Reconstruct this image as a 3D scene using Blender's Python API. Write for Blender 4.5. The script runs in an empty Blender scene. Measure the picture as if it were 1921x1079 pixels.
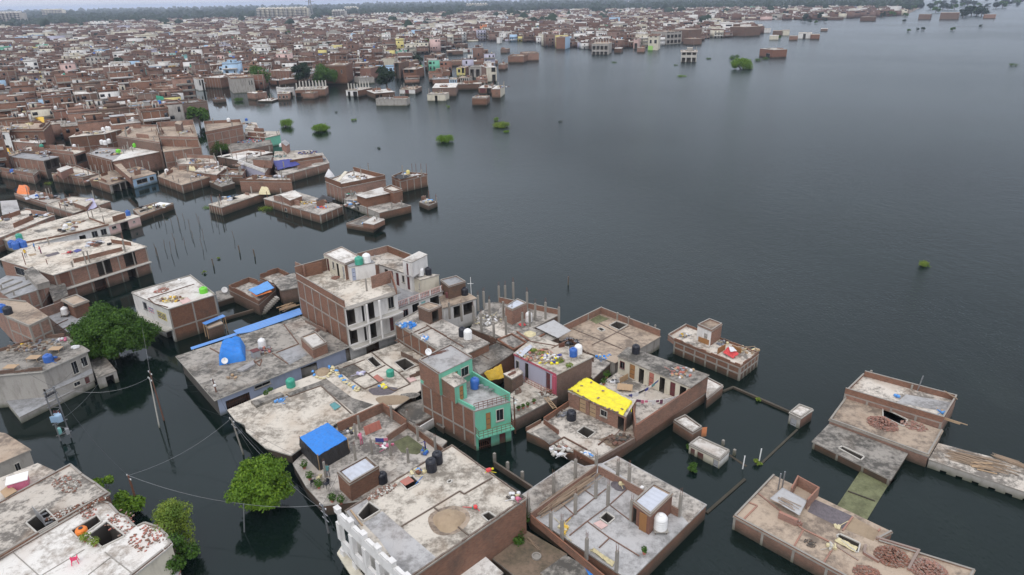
import bpy, bmesh, math, random
import numpy as np
from mathutils import Vector, Matrix
from mathutils.geometry import tessellate_polygon
random.seed(7); RNG = np.random.default_rng(7)
R = math.radians
sc = bpy.context.scene
COL = sc.collection

# ---------------------------------------------------------------- camera
HC = 45.0; FPX = 1281.0; PITCH = math.atan(542/FPX); ROLL = R(-1.2)
W0, H0 = 1921, 1079
cam_d = bpy.data.cameras.new("camera"); cam = bpy.data.objects.new("camera", cam_d); COL.objects.link(cam)
cam_d.sensor_fit = 'HORIZONTAL'; cam_d.sensor_width = 36.0; cam_d.lens = 36.0*FPX/W0
cam_d.clip_start = 0.5; cam_d.clip_end = 60000
cam.matrix_world = Matrix.Translation((0, 0, HC)) @ Matrix.Rotation(R(90)-PITCH, 4, 'X') @ Matrix.Rotation(ROLL, 4, 'Z')
sc.camera = cam

# ---------------------------------------------------------------- sky, sun, exposure
HAZE_D = .0001
SUN_EL, SUN_ROT = R(52), R(200)
world = bpy.data.worlds.new("World"); sc.world = world; world.use_nodes = True
wn = world.node_tree; wn.nodes.clear()
sky = wn.nodes.new('ShaderNodeTexSky'); sky.sky_type = 'NISHITA'; sky.sun_disc = False
sky.sun_elevation = SUN_EL; sky.sun_rotation = SUN_ROT; sky.dust_density = 4; sky.air_density = 1.2
wco = wn.nodes.new('ShaderNodeTexCoord')
wmp = wn.nodes.new('ShaderNodeMapping'); wmp.inputs['Scale'].default_value = (1, 1, 3.2)
wno = wn.nodes.new('ShaderNodeTexNoise'); wno.inputs['Scale'].default_value = 2.2; wno.inputs['Detail'].default_value = 6
wra = wn.nodes.new('ShaderNodeMapRange'); wra.inputs[1].default_value = .3; wra.inputs[2].default_value = .7
wra.inputs[3].default_value = 0.82; wra.inputs[4].default_value = 1.22
whs = wn.nodes.new('ShaderNodeHueSaturation'); whs.inputs['Saturation'].default_value = 0.42
wmu = wn.nodes.new('ShaderNodeVectorMath'); wmu.operation = 'SCALE'
wmx = wn.nodes.new('ShaderNodeMix'); wmx.data_type = 'RGBA'; wmx.inputs[0].default_value = .75
wmx.inputs[7].default_value = (11.5, 11.7, 12.9, 1)          # even cloud deck
wbg = wn.nodes.new('ShaderNodeBackground'); wbg.inputs['Strength'].default_value = 0.1
wou = wn.nodes.new('ShaderNodeOutputWorld')
L = wn.links.new
L(wco.outputs['Generated'], wmp.inputs[0]); L(wmp.outputs[0], wno.inputs['Vector']); L(wno.outputs['Fac'], wra.inputs[0])
L(sky.outputs[0], whs.inputs['Color']); L(whs.outputs[0], wmx.inputs[6]); L(wmx.outputs[2], wmu.inputs[0])
wsp = wn.nodes.new('ShaderNodeSeparateXYZ'); wgr = wn.nodes.new('ShaderNodeMapRange'); wgr.inputs[3].default_value = .98; wgr.inputs[4].default_value = 1.5      # overcast sky: brighter overhead than at the horizon
wmm = wn.nodes.new('ShaderNodeMath'); wmm.operation = 'MULTIPLY'
L(wco.outputs['Generated'], wsp.inputs[0]); L(wsp.outputs[2], wgr.inputs[0]); L(wgr.outputs[0], wmm.inputs[0]); L(wra.outputs[0], wmm.inputs[1]); L(wmm.outputs[0], wmu.inputs['Scale'])
L(wmu.outputs[0], wbg.inputs['Color']); L(wbg.outputs[0], wou.inputs['Surface'])
sun_d = bpy.data.lights.new("sun", 'SUN'); sun_d.energy = 1.0; sun_d.angle = R(25); sun_d.color = (1, .97, .93)
sun = bpy.data.objects.new("sun", sun_d); COL.objects.link(sun)
sd = Vector((math.sin(SUN_ROT)*math.cos(SUN_EL), math.cos(SUN_ROT)*math.cos(SUN_EL), math.sin(SUN_EL)))
sun.rotation_euler = sd.to_track_quat('Z', 'Y').to_euler()
sc.view_settings.view_transform = 'Standard'; sc.view_settings.look = 'None'
sc.view_settings.gamma = 1.0; sc.view_settings.use_curve_mapping = False
sc.view_settings.exposure = -0.2

# ---------------------------------------------------------------- photo pixel <-> world
_M = cam.matrix_world.to_3x3()
def ray(px, py): return _M @ Vector(((px-W0/2)/FPX, -(py-H0/2)/FPX, -1.0))
def P(px, py, z=0.0):
    d = ray(px, py); t = (z-HC)/d.z
    return Vector((d.x*t, d.y*t, z))
_MI = cam.matrix_world.inverted()
def proj(v):
    q = _MI @ Vector(v)
    if q.z > -.1: return (-9999, -9999)
    return (q.x/-q.z*FPX+W0/2, H0/2-q.y/-q.z*FPX)
def zt(t, b, zb=0.0):
    B = P(*b, zb); r = B.xy.length; lo, hi = zb, 44.
    for _ in range(40):
        m = (lo+hi)/2
        if P(*t, m).xy.length > r: lo = m
        else: hi = m
    return lo
ZM = dict(A=(240,480,5.139), B=(540,440,5.139), C=(320,560,5.139), D=(420,640,4.6925), E=(780,560,4.6925), F=(1060,560,4.6925),
          G=(400,780,5.139), H=(740,640,5.139), I=(980,720,4.495), J=(620,820,4.165), K=(940,840,4.514), L=(1360,860,4.8025),
          M=(1500,670,3.853), N=(1240,640,4.495), O=(0,400,4.795), P=(0,600,4.795), Q=(0,820,4.165), R=(0,200,4.795),
          S=(380,200,4.269), T=(0,90,7.99), U=(230,90,7.99), V=(0,215,7.99), W=(220,215,7.99), X=(460,90,7.99), Y=(700,90,7.388),
          Z=(850,480,7.99), o=(0,0,1))
def px(s):
    """ 'J 12,34 56,78@2.5' -> list of (px,py,z or None) """
    out = []; k = 'o'
    for w in s.split():
        if w in ZM: k = w; continue
        if w == '*': out.append('*'); continue
        z = None
        if '@' in w: w, z = w.split('@'); z = float(z)
        x, y = map(float, w.split(',')); o = ZM[k]
        out.append((o[0]+x/o[2], o[1]+y/o[2], z))
    return out
def pts(s, z):
    o = []
    for q in px(s):
        if q == '*': o.append(o[-3]+(o[-1]-o[-2])); continue
        v = P(q[0], q[1], z if q[2] is None else q[2]); o.append(v.xy)
    return o
def pt(s, z): return pts(s, z)[0]

# ---------------------------------------------------------------- materials
MATS = {}
def newmat(name):
    m = bpy.data.materials.new(name); m.use_nodes = True; nt = m.node_tree
    b = nt.nodes['Principled BSDF']; MATS[name] = m
    return m, nt, b
def N(nt, t, **kw):
    n = nt.nodes.new(t)
    for k, v in kw.items():
        if k.startswith('i_'):
            kk = k[2:]; n.inputs[int(kk) if kk.isdigit() else kk].default_value = v
        else: setattr(n, k, v)
    return n
def mixc(nt, f, a, b, blend='MIX'):
    n = nt.nodes.new('ShaderNodeMix'); n.data_type = 'RGBA'; n.blend_type = blend
    for i, x in ((0, f), (6, a), (7, b)):
        if isinstance(x, bpy.types.NodeSocket): nt.links.new(x, n.inputs[i])
        else: n.inputs[i].default_value = x if i == 0 else (*x, 1) if len(x) == 3 else x
    return n.outputs[2]
def ramp(nt, fac, lo, hi, a=0., b=1.):
    n = N(nt, 'ShaderNodeMapRange', i_1=lo, i_2=hi, i_3=a, i_4=b); nt.links.new(fac, n.inputs[0]); return n.outputs[0]
def coords(nt, isl=False):
    """object-space position shifted by a per-object random amount"""
    tc = N(nt, 'ShaderNodeTexCoord'); oi = N(nt, 'ShaderNodeObjectInfo')
    rnd = N(nt, 'ShaderNodeNewGeometry').outputs['Random Per Island'] if isl else oi.outputs['Random']
    mu = N(nt, 'ShaderNodeMath', operation='MULTIPLY', i_1=300.); nt.links.new(rnd, mu.inputs[0])
    ad = N(nt, 'ShaderNodeVectorMath', operation='ADD'); nt.links.new(tc.outputs['Object'], ad.inputs[0]); nt.links.new(mu.outputs[0], ad.inputs[1])
    return ad.outputs[0], rnd
def noise(nt, v, s, d=5, r=.55, st=None):
    if st:
        mp = N(nt, 'ShaderNodeMapping'); mp.inputs['Scale'].default_value = st; nt.links.new(v, mp.inputs[0]); v = mp.outputs[0]
    n = N(nt, 'ShaderNodeTexNoise', i_Scale=s, i_Detail=d, i_Roughness=r); nt.links.new(v, n.inputs['Vector']); return n.outputs['Fac']
def wallcoord(nt):
    """metres along the wall, metres up: works for a wall facing any way"""
    g = N(nt, 'ShaderNodeNewGeometry')
    cr = N(nt, 'ShaderNodeVectorMath', operation='CROSS_PRODUCT'); cr.inputs[0].default_value = (0, 0, 1); nt.links.new(g.outputs['True Normal'], cr.inputs[1])
    do = N(nt, 'ShaderNodeVectorMath', operation='DOT_PRODUCT'); nt.links.new(cr.outputs[0], do.inputs[0]); nt.links.new(g.outputs['Position'], do.inputs[1])
    sp = N(nt, 'ShaderNodeSeparateXYZ'); nt.links.new(g.outputs['Position'], sp.inputs[0])
    cb = N(nt, 'ShaderNodeCombineXYZ'); nt.links.new(do.outputs['Value'], cb.inputs[0]); nt.links.new(sp.outputs[2], cb.inputs[1])
    return cb.outputs[0], sp.outputs[2]
def waterline(nt, col, zsock, c, dark=(.035, .032, .02), lo=.1, hi=1.25, amt=.9):
    """algae and silt left on a wall just above the water"""
    nz = noise(nt, c, .8, 4)
    su = N(nt, 'ShaderNodeMath', operation='ADD'); nt.links.new(zsock, su.inputs[0])
    m2 = N(nt, 'ShaderNodeMath', operation='MULTIPLY', i_1=-.8); nt.links.new(nz, m2.inputs[0]); nt.links.new(m2.outputs[0], su.inputs[1])
    f = ramp(nt, su.outputs[0], lo-.4, hi-.4, amt, 0.)
    return mixc(nt, f, col, dark)
def m_brick(name, c1, c2, mort, stain=.5, isl=False):
    m, nt, b = newmat(name)
    wc, z = wallcoord(nt); c, rnd = coords(nt, isl)
    br = N(nt, 'ShaderNodeTexBrick', i_Scale=1.0); br.inputs['Brick Width'].default_value = .26; br.inputs['Row Height'].default_value = .095
    br.inputs['Mortar Size'].default_value = .012; br.inputs['Color1'].default_value = (*c1, 1); br.inputs['Color2'].default_value = (*c2, 1); br.inputs['Mortar'].default_value = (*mort, 1)
    nt.links.new(wc, br.inputs['Vector'])
    n1 = noise(nt, c, .45, 7, .62); n2 = noise(nt, c, 5, 4, .7, (1, 1, .35))
    col = mixc(nt, ramp(nt, n1, .5, .78, 0, stain), br.outputs['Color'], (.085, .07, .055))
    col = mixc(nt, ramp(nt, n2, .5, .85, 0, .45), col, (.27, .185, .13))
    hv = N(nt, 'ShaderNodeHueSaturation'); nt.links.new(col, hv.inputs['Color'])
    nt.links.new(ramp(nt, rnd, 0, 1, .68, 1.2), hv.inputs['Value']); nt.links.new(ramp(nt, rnd, 0, 1, 1.04, .78), hv.inputs['Saturation'])
    col = waterline(nt, hv.outputs[0], z, c)
    nt.links.new(col, b.inputs['Base Color']); b.inputs['Roughness'].default_value = .9
    bp = N(nt, 'ShaderNodeBump', i_Strength=.35, i_Distance=.02); nt.links.new(br.outputs['Fac'], bp.inputs['Height']); bp.invert = True
    nt.links.new(bp.outputs[0], b.inputs['Normal'])
    return m
def m_roof(name, pale, dark, lo=.48, hi=.7, tint=(.30, .19, .12), tamt=.35, s=.28):
    m, nt, b = newmat(name); c, rnd = coords(nt)
    n1 = noise(nt, c, s, 9, .68); n2 = noise(nt, c, s*6, 6, .75); n3 = noise(nt, c, s*.9, 3, .5, (1.3, .8, 1)); n4 = noise(nt, c, 14, 3, .7)
    ad = N(nt, 'ShaderNodeMath', operation='ADD'); nt.links.new(n1, ad.inputs[0])
    m2 = N(nt, 'ShaderNodeMath', operation='MULTIPLY_ADD', i_1=.7, i_2=-.35); nt.links.new(n2, m2.inputs[0]); nt.links.new(m2.outputs[0], ad.inputs[1])
    col = mixc(nt, ramp(nt, ad.outputs[0], lo, hi), pale, dark)
    col = mixc(nt, ramp(nt, n3, .52, .7, 0, tamt), col, tint)
    vo = N(nt, 'ShaderNodeTexVoronoi', feature='DISTANCE_TO_EDGE', i_Scale=.42); nz = noise(nt, c, 1.2, 4)
    va = N(nt, 'ShaderNodeVectorMath', operation='ADD'); nt.links.new(c, va.inputs[0]); nt.links.new(nz, va.inputs[1]); nt.links.new(va.outputs[0], vo.inputs['Vector'])
    col = mixc(nt, ramp(nt, vo.outputs['Distance'], 0, .012, .22, 0), col, tuple(x*.45 for x in dark))
    col = mixc(nt, ramp(nt, n4, .3, .75, .0, .22), col, tuple(x*.4 for x in pale))
    hv = N(nt, 'ShaderNodeHueSaturation'); nt.links.new(col, hv.inputs['Color']); nt.links.new(ramp(nt, rnd, 0, 1, .85, 1.1), hv.inputs['Value'])
    nt.links.new(hv.outputs[0], b.inputs['Base Color']); b.inputs['Roughness'].default_value = .85
    bp = N(nt, 'ShaderNodeBump', i_Strength=.3, i_Distance=.03); nt.links.new(n2, bp.inputs['Height']); nt.links.new(bp.outputs[0], b.inputs['Normal'])
    return m
def m_paint(name, col0, grime=.5, rough=.7, wl=True, gcol=(.16, .14, .12), isl=False, metal=0.):
    m, nt, b = newmat(name); c, rnd = coords(nt, isl)
    n1 = noise(nt, c, 1.1, 7, .65, (1, 1, .3)); n2 = noise(nt, c, 7, 4, .7)
    col = mixc(nt, ramp(nt, n1, .48, .8, 0, grime), col0, gcol)
    col = mixc(nt, ramp(nt, n2, .4, .8, 0, grime*.35), col, tuple(x*.55 for x in col0))
    if wl:
        _, z = wallcoord(nt); col = waterline(nt, col, z, c, (.06, .065, .03), .05, .7, .8)
    nt.links.new(col, b.inputs['Base Color']); b.inputs['Roughness'].default_value = rough; b.inputs['Metallic'].default_value = metal
    return m
def m_cloth(name, col0, rough=.55, sheen=0):
    m, nt, b = newmat(name); c, rnd = coords(nt)
    n1 = noise(nt, c, 2.5, 5, .6)
    col = mixc(nt, ramp(nt, n1, .3, .72, 0, .55), col0, tuple(x*.5+.035 for x in col0))
    nt.links.new(col, b.inputs['Base Color']); b.inputs['Roughness'].default_value = rough
    w = noise(nt, c, 3.0, 3, .6, (1, 2.6, 1)); bp = N(nt, 'ShaderNodeBump', i_Strength=.7, i_Distance=.08); nt.links.new(w, bp.inputs['Height']); nt.links.new(bp.outputs[0], b.inputs['Normal'])
    return m
def m_corr(name, col0, pitch=.16, rough=.5, metal=.0, grime=.35):
    """corrugated sheet, ribs along the object's local x"""
    m, nt, b = newmat(name); c, rnd = coords(nt)
    n1 = noise(nt, c, 1.2, 6, .65)
    col = mixc(nt, ramp(nt, n1, .5, .75, 0, grime), col0, (.2, .15, .11))
    nt.links.new(col, b.inputs['Base Color']); b.inputs['Roughness'].default_value = rough; b.inputs['Metallic'].default_value = metal
    wv = N(nt, 'ShaderNodeTexWave', i_Scale=.8, bands_direction='DIAGONAL'); nt.links.new(c, wv.inputs['Vector'])
    bp = N(nt, 'ShaderNodeBump', i_Strength=.6, i_Distance=.05); nt.links.new(wv.outputs['Fac'], bp.inputs['Height']); nt.links.new(bp.outputs[0], b.inputs['Normal'])
    return m
m_brick('brick', (.30, .122, .064), (.19, .072, .038), (.235, .175, .13), .75)
m_brick('brick_old', (.19, .095, .058), (.125, .06, .038), (.17, .135, .105), .95)
m_brick('brick_new', (.31, .12, .068), (.22, .082, .05), (.24, .175, .14), .45)
m_brick('brick_far', (.20, .085, .052), (.125, .052, .034), (.17, .13, .10), .6, True)
m_roof('pale', (.58, .53, .455), (.15, .135, .115), .455, .60, (.26, .17, .1), .42, .32)
m_roof('white', (.68, .66, .61), (.28, .245, .205), .475, .66, (.38, .28, .2), .4)
m_roof('cream', (.60, .55, .465), (.20, .175, .14), .45, .62, (.34, .235, .145), .35)
m_roof('grey', (.36, .365, .37), (.17, .17, .165), .42, .68, tamt=.1)
m_roof('mould', (.33, .305, .265), (.075, .07, .06), .41, .60, (.17, .125, .085), .35)
m_roof('mixed', (.47, .435, .38), (.11, .10, .088), .43, .62, (.22, .15, .1), .35)
m_roof('tan', (.42, .335, .25), (.16, .125, .095), .44, .64)
m_roof('slate', (.44, .435, .425), (.21, .205, .195), .44, .66, tamt=.12)
m_roof('moss', (.16, .17, .085), (.075, .08, .035), .4, .7, (.06, .06, .03), .5, .8)
m_roof('soil', (.22, .16, .11), (.09, .075, .05), .42, .7, (.05, .055, .025), .5, .5)
m_roof('gravel', (.16, .14, .15), (.09, .08, .088), .4, .7, tamt=.05, s=3)
m_roof('sand', (.36, .275, .18), (.27, .2, .13), .4, .7, tamt=.1)
m_paint('concrete', (.29, .27, .235), .75)
m_paint('concrete_pale', (.48, .46, .41), .45)
m_paint('wallwhite', (.70, .69, .66), .45)
m_paint('wallcream', (.60, .56, .45), .5)
m_paint('wallgrey', (.36, .34, .305), .85, gcol=(.10, .085, .07))
m_paint('wallblue', (.36, .41, .53), .35)
m_paint('walllav', (.42, .41, .50), .35)
m_paint('wallpink', (.60, .42, .38), .4)
m_paint('wallgreen', (.15, .46, .32), .42)
m_paint('wallteal', (.20, .48, .46), .3)
m_paint('wallsky', (.38, .55, .72), .25)
m_paint('wallyellow', (.66, .58, .22), .3)
m_paint('wallorange', (.70, .25, .10), .3)
m_paint('wallrose', (.45, .085, .13), .4)
m_paint('walllime', (.35, .62, .16), .3)
m_paint('wood', (.33, .165, .06), .4, wl=False)
m_paint('wood_pale', (.42, .29, .17), .4, wl=False)
m_paint('bamboo', (.30, .22, .15), .5, wl=False)
m_paint('maroon', (.12, .03, .032), .4)
m_paint('doorgrey', (.30, .31, .32), .3, wl=False)
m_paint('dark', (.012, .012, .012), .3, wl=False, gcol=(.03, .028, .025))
m_paint('inside', (.07, .062, .052), .5, wl=False)  # dark tone paints in the shade of unlit openings; scraps and rubble share it
m_paint('steel', (.30, .31, .32), .5, .45, wl=False, gcol=(.18, .08, .04), metal=.6)
m_paint('rust', (.16, .065, .04), .5, wl=False)
m_paint('redstone', (.42, .15, .11), .5, wl=False)
m_paint('white_plastic', (.78, .78, .76), .15, .35, wl=False)
m_paint('black_plastic', (.012, .014, .022), .3, .4, wl=False, gcol=(.05, .05, .05))
m_paint('blue_plastic', (.03, .12, .42), .15, .35, wl=False)
m_paint('green_plastic', (.04, .32, .22), .15, .35, wl=False)
m_paint('lime_plastic', (.16, .6, .04), .15, .35, wl=False)
m_paint('orange_plastic', (.75, .20, .02), .15, .4, wl=False)
m_paint('pink_plastic', (.75, .04, .14), .1, .4, wl=False)
m_paint('skin', (.17, .085, .05), .1, wl=False)
m_paint('hair', (.012, .01, .009), .1, wl=False)
for nm, c in dict(cloth_blue=(.015, .22, .70), cloth_bluew=(.10, .33, .72), cloth_black=(.018, .018, .02), cloth_yellow=(.86, .74, .02), cloth_mustard=(.72, .46, .04),
                  cloth_white=(.72, .72, .72), cloth_red=(.70, .06, .06), cloth_pink=(.62, .16, .26), cloth_navy=(.04, .05, .26), cloth_lav=(.5, .48, .66), cloth_orange=(.80, .22, .05),
                  cloth_cream=(.66, .58, .34), cloth_green=(.06, .34, .20), cloth_teal=(.1, .3, .3), net_green=(.03, .42, .24), cloth_grey=(.2, .21, .24), cloth_plum=(.16, .05, .10)).items():
    m_cloth(nm, c)
m_corr('tin', (.52, .55, .60), rough=.4, metal=.25)
m_corr('tin_grey', (.40, .40, .395), rough=.6)
m_corr('tin_blue', (.10, .27, .62), rough=.45, grime=.25)
def m_glass():
    m, nt, b = newmat('glass'); b.inputs['Base Color'].default_value = (.02, .022, .025, 1); b.inputs['Roughness'].default_value = .15
m_glass()
def m_leaf(name, a, bcol, c3):
    m, nt, b = newmat(name); g = N(nt, 'ShaderNodeNewGeometry'); tc = N(nt, 'ShaderNodeTexCoord')
    col = mixc(nt, g.outputs['Random Per Island'], a, bcol)
    nz = noise(nt, tc.outputs['Object'], .55, 3); col = mixc(nt, ramp(nt, nz, .45, .65), col, c3)
    nt.links.new(col, b.inputs['Base Color']); b.inputs['Roughness'].default_value = .55
    b.inputs['Specular IOR Level'].default_value = .3
    tr = N(nt, 'ShaderNodeBsdfTranslucent'); nt.links.new(col, tr.inputs[0]); mx = N(nt, 'ShaderNodeMixShader', i_0=.25)
    out = nt.nodes['Material Output']; nt.links.new(b.outputs[0], mx.inputs[1]); nt.links.new(tr.outputs[0], mx.inputs[2]); nt.links.new(mx.outputs[0], out.inputs[0])
m_leaf('leaf', (.028, .078, .010), (.085, .175, .016), (.05, .12, .012))
m_leaf('leaf_bright', (.06, .14, .010), (.19, .31, .02), (.12, .23, .015))
m_leaf('leaf_feather', (.13, .20, .025), (.27, .34, .045), (.10, .18, .025))
m_leaf('leaf_dark', (.011, .03, .014), (.022, .05, .02), (.016, .038, .015))
m_paint('bark', (.12, .09, .065), .5)
def m_water():
    m, nt, b = newmat('flood_water'); g = N(nt, 'ShaderNodeNewGeometry'); p = g.outputs['Position']
    n0 = noise(nt, p, .02, 4); n5 = noise(nt, p, .006, 3); n6 = noise(nt, p, .09, 5, .6, (1.6, .5, 1))
    col = mixc(nt, ramp(nt, n0, .35, .65), (.003, .008, .006), (.006, .013, .011))
    col = mixc(nt, ramp(nt, n6, .55, .8, 0, .5), col, (.014, .022, .017))
    pass
    n1 = noise(nt, p, 2.1, 3, .6, (1.3, .8, 1)); n2 = noise(nt, p, .5, 3, .55, (1.2, .7, 1)); n3 = noise(nt, p, 6.5, 2, .5)
    a1 = N(nt, 'ShaderNodeMath', operation='MULTIPLY_ADD', i_1=.8); nt.links.new(n2, a1.inputs[0]); nt.links.new(n1, a1.inputs[2])
    a2 = N(nt, 'ShaderNodeMath', operation='MULTIPLY_ADD', i_1=.25); nt.links.new(n3, a2.inputs[0]); nt.links.new(a1.outputs[0], a2.inputs[2])
    sp = N(nt, 'ShaderNodeSeparateXYZ'); nt.links.new(p, sp.inputs[0])      # open water is rougher than the sheltered lanes between the houses
    xs = N(nt, 'ShaderNodeMath', operation='MULTIPLY_ADD', i_1=.42); nt.links.new(sp.outputs[1], xs.inputs[0]); nt.links.new(sp.outputs[0], xs.inputs[2])
    openw = ramp(nt, xs.outputs[0], 15, 105, .07, 1.)
    gust = ramp(nt, n5, .38, .65, .6, 1.2)
    st = N(nt, 'ShaderNodeMath', operation='MULTIPLY'); nt.links.new(openw, st.inputs[0]); nt.links.new(gust, st.inputs[1])
    rgh = ramp(nt, xs.outputs[0], 20, 300, .03, .2)
    bp = N(nt, 'ShaderNodeBump', i_Distance=.13); nt.links.new(a2.outputs[0], bp.inputs['Height']); nt.links.new(st.outputs[0], bp.inputs['Strength'])
    # silty body under a reflecting surface; choppy open water shows less of the sky than the calm lanes
    df = N(nt, 'ShaderNodeBsdfDiffuse'); gl = N(nt, 'ShaderNodeBsdfGlossy'); gl.inputs['Color'].default_value = (.88, .95, .99, 1); fr = N(nt, 'ShaderNodeFresnel', i_IOR=1.333); ms = N(nt, 'ShaderNodeMixShader')
    nt.links.new(col, df.inputs['Color']); nt.links.new(rgh, gl.inputs['Roughness'])
    for n_ in (gl, fr): nt.links.new(bp.outputs[0], n_.inputs['Normal'])
    mu = N(nt, 'ShaderNodeMath', operation='MULTIPLY'); nt.links.new(fr.outputs[0], mu.inputs[0]); nt.links.new(ramp(nt, xs.outputs[0], 15, 110, 1.0, .56), mu.inputs[1]); nt.links.new(mu.outputs[0], ms.inputs[0])
    nt.links.new(df.outputs[0], ms.inputs[1]); nt.links.new(gl.outputs[0], ms.inputs[2]); nt.links.new(ms.outputs[0], nt.nodes['Material Output'].inputs['Surface'])
m_water()

# ---------------------------------------------------------------- mesh helpers
class MB:
    def __init__(s): s.v = []; s.f = []; s.m = []; s.mats = []
    def mi(s, mat):
        if mat not in s.mats: s.mats.append(mat)
        return s.mats.index(mat)
    def face(s, ps, mat):
        n = len(s.v); s.v += [tuple(p) for p in ps]; s.f.append(tuple(range(n, n+len(ps)))); s.m.append(s.mi(mat))
    def hexa(s, b, t, mat, top=None):
        """b, t: rings of the same length, bottom and top (3D)"""
        n = len(s.v); k = len(b); s.v += [tuple(p) for p in b]+[tuple(p) for p in t]; i = s.mi(mat); it = s.mi(top or mat)
        ar = sum(b[j][0]*b[(j+1) % k][1]-b[(j+1) % k][0]*b[j][1] for j in range(k))
        for j in range(k):
            a, c = n+j, n+(j+1) % k
            s.f.append((a, c, c+k, a+k) if ar > 0 else (a, a+k, c+k, c)); s.m.append(i)
        up = tuple(n+k+j for j in range(k)); dn = tuple(n+j for j in reversed(range(k)))
        if ar < 0: up = up[::-1]; dn = dn[::-1]
        s.f.append(up); s.m.append(it); s.f.append(dn); s.m.append(i)
    def prism(s, poly, z0, z1, mat, top=None):
        s.hexa([(p[0], p[1], z0) for p in poly], [(p[0], p[1], z1) for p in poly], mat, top)
    def box(s, c, d, rot, mat, tilt=0):
        """c centre of the bottom face, d sizes"""
        ca, sa = math.cos(rot), math.sin(rot)
        q = [(-.5, -.5), (.5, -.5), (.5, .5), (-.5, .5)]
        ps = [(c[0]+ca*x*d[0]-sa*y*d[1], c[1]+sa*x*d[0]+ca*y*d[1]) for x, y in q]
        zs = [x*tilt for x, y in q]
        s.hexa([(p[0], p[1], c[2]+h) for p, h in zip(ps, zs)], [(p[0], p[1], c[2]+d[2]+h) for p, h in zip(ps, zs)], mat)
    def wall(s, A, B, z0, z1, t, n, mat, top=None):
        """upright slab from A to B, thickness t on the side of n"""
        A = Vector(A[:2]); B = Vector(B[:2]); n = Vector(n[:2])
        s.prism([A, B, B+n*t, A+n*t], z0, z1, mat, top)
    def bar(s, a, b, w, mat, h=None):
        """square bar between two 3D points"""
        a = Vector(a); b = Vector(b); d = b-a
        if d.length < 1e-4: return
        u = d.cross(Vector((0, 0, 1)));  u = u.normalized() if u.length > 1e-4 else Vector((1, 0, 0))
        v = u.cross(d).normalized(); h = h or w
        r = [u*w/2+v*h/2, -u*w/2+v*h/2, -u*w/2-v*h/2, u*w/2-v*h/2]
        n = len(s.v); s.v += [tuple(a+x) for x in r]+[tuple(b+x) for x in r]; i = s.mi(mat)
        for j in range(4): k = (j+1) % 4; s.f.append((n+j, n+k, n+4+k, n+4+j)); s.m.append(i)
        s.f += [(n+3, n+2, n+1, n), (n+4, n+5, n+6, n+7)]; s.m += [i, i]
    def tube(s, path, rad, mat, k=8, cap=True):
        rs = rad if isinstance(rad, (list, tuple)) else [rad]*len(path)
        path = [Vector(p) for p in path]; n0 = len(s.v); i = s.mi(mat)
        for j, p in enumerate(path):
            d = (path[min(j+1, len(path)-1)]-path[max(j-1, 0)]).normalized()
            u = d.cross(Vector((0, 0, 1))); u = u.normalized() if u.length > .05 else Vector((1, 0, 0)); v = d.cross(u)
            s.v += [tuple(p+(u*math.cos(2*math.pi*q/k)+v*math.sin(2*math.pi*q/k))*rs[j]) for q in range(k)]
        for j in range(len(path)-1):
            for q in range(k):
                a = n0+j*k+q; b = n0+j*k+(q+1) % k; s.f.append((a, b, b+k, a+k)); s.m.append(i)
        if cap:
            s.f.append(tuple(n0+q for q in reversed(range(k)))); s.m.append(i)
            e = n0+(len(path)-1)*k; s.f.append(tuple(e+q for q in range(k))); s.m.append(i)
    def lathe(s, c, prof, mat, k=16):
        """prof: (r, z) list"""
        s_ = [Vector((c[0], c[1], c[2]+z)) for r, z in prof]; n0 = len(s.v); i = s.mi(mat)
        for (r, z), p in zip(prof, s_):
            s.v += [(c[0]+r*math.cos(2*math.pi*q/k), c[1]+r*math.sin(2*math.pi*q/k), p.z) for q in range(k)]
        for j in range(len(prof)-1):
            for q in range(k):
                a = n0+j*k+q; b = n0+j*k+(q+1) % k; s.f.append((a, b, b+k, a+k)); s.m.append(i)
        e = n0+(len(prof)-1)*k; s.f.append(tuple(e+q for q in range(k))); s.m.append(i)
    def build(s, name, parent=None, loc=None, smooth=False):
        me = bpy.data.meshes.new(name)
        o = Vector(loc) if loc is not None else (Vector(parent.get('_w')) if parent is not None and parent.get('_w') else Vector((0, 0, 0)))
        me.from_pydata([(v[0]-o.x, v[1]-o.y, v[2]-o.z) for v in s.v], [], s.f)
        for mt in s.mats: me.materials.append(MATS[mt])
        me.polygons.foreach_set('material_index', s.m)
        if smooth: me.polygons.foreach_set('use_smooth', [True]*len(me.polygons))
        me.update()
        ob = bpy.data.objects.new(name, me); COL.objects.link(ob)
        if parent is not None: ob.parent = parent
        else: ob.location = o
        if parent is not None: ob['_w'] = tuple(o)
        return ob
TOPS = []
def tag(o, label, cat, group=None, kind=None):
    o['label'] = label; o['category'] = cat
    if group: o['group'] = group
    if kind: o['kind'] = kind
    TOPS.append(o); return o
def root(name, label, cat, loc, group=None):
    o = bpy.data.objects.new(name, None); COL.objects.link(o); o.empty_display_size = .5
    loc = Vector(loc) if len(loc) == 3 else Vector((loc[0], loc[1], 0)); o.location = loc; o['_w'] = tuple(loc)
    return tag(o, label, cat, group)
def single(mb, name, label, cat, group=None, loc=None, smooth=False):
    if loc is None:
        a = np.array(mb.v); loc = (a[:, 0].mean(), a[:, 1].mean(), a[:, 2].min())
    return tag(mb.build(name, None, loc, smooth), label, cat, group)
def copy_tree(o, loc, rz=0, label=None, parent=None):
    c = o.copy(); COL.objects.link(c)
    if parent is None:
        c.location = loc; c.rotation_euler = (0, 0, rz)
        if label: c['label'] = label
        TOPS.append(c)
    else: c.parent = parent
    for ch in o.children: copy_tree(ch, None, parent=c)
    return c
def cen(poly): return Vector((sum(p[0] for p in poly)/len(poly), sum(p[1] for p in poly)/len(poly)))
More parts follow.
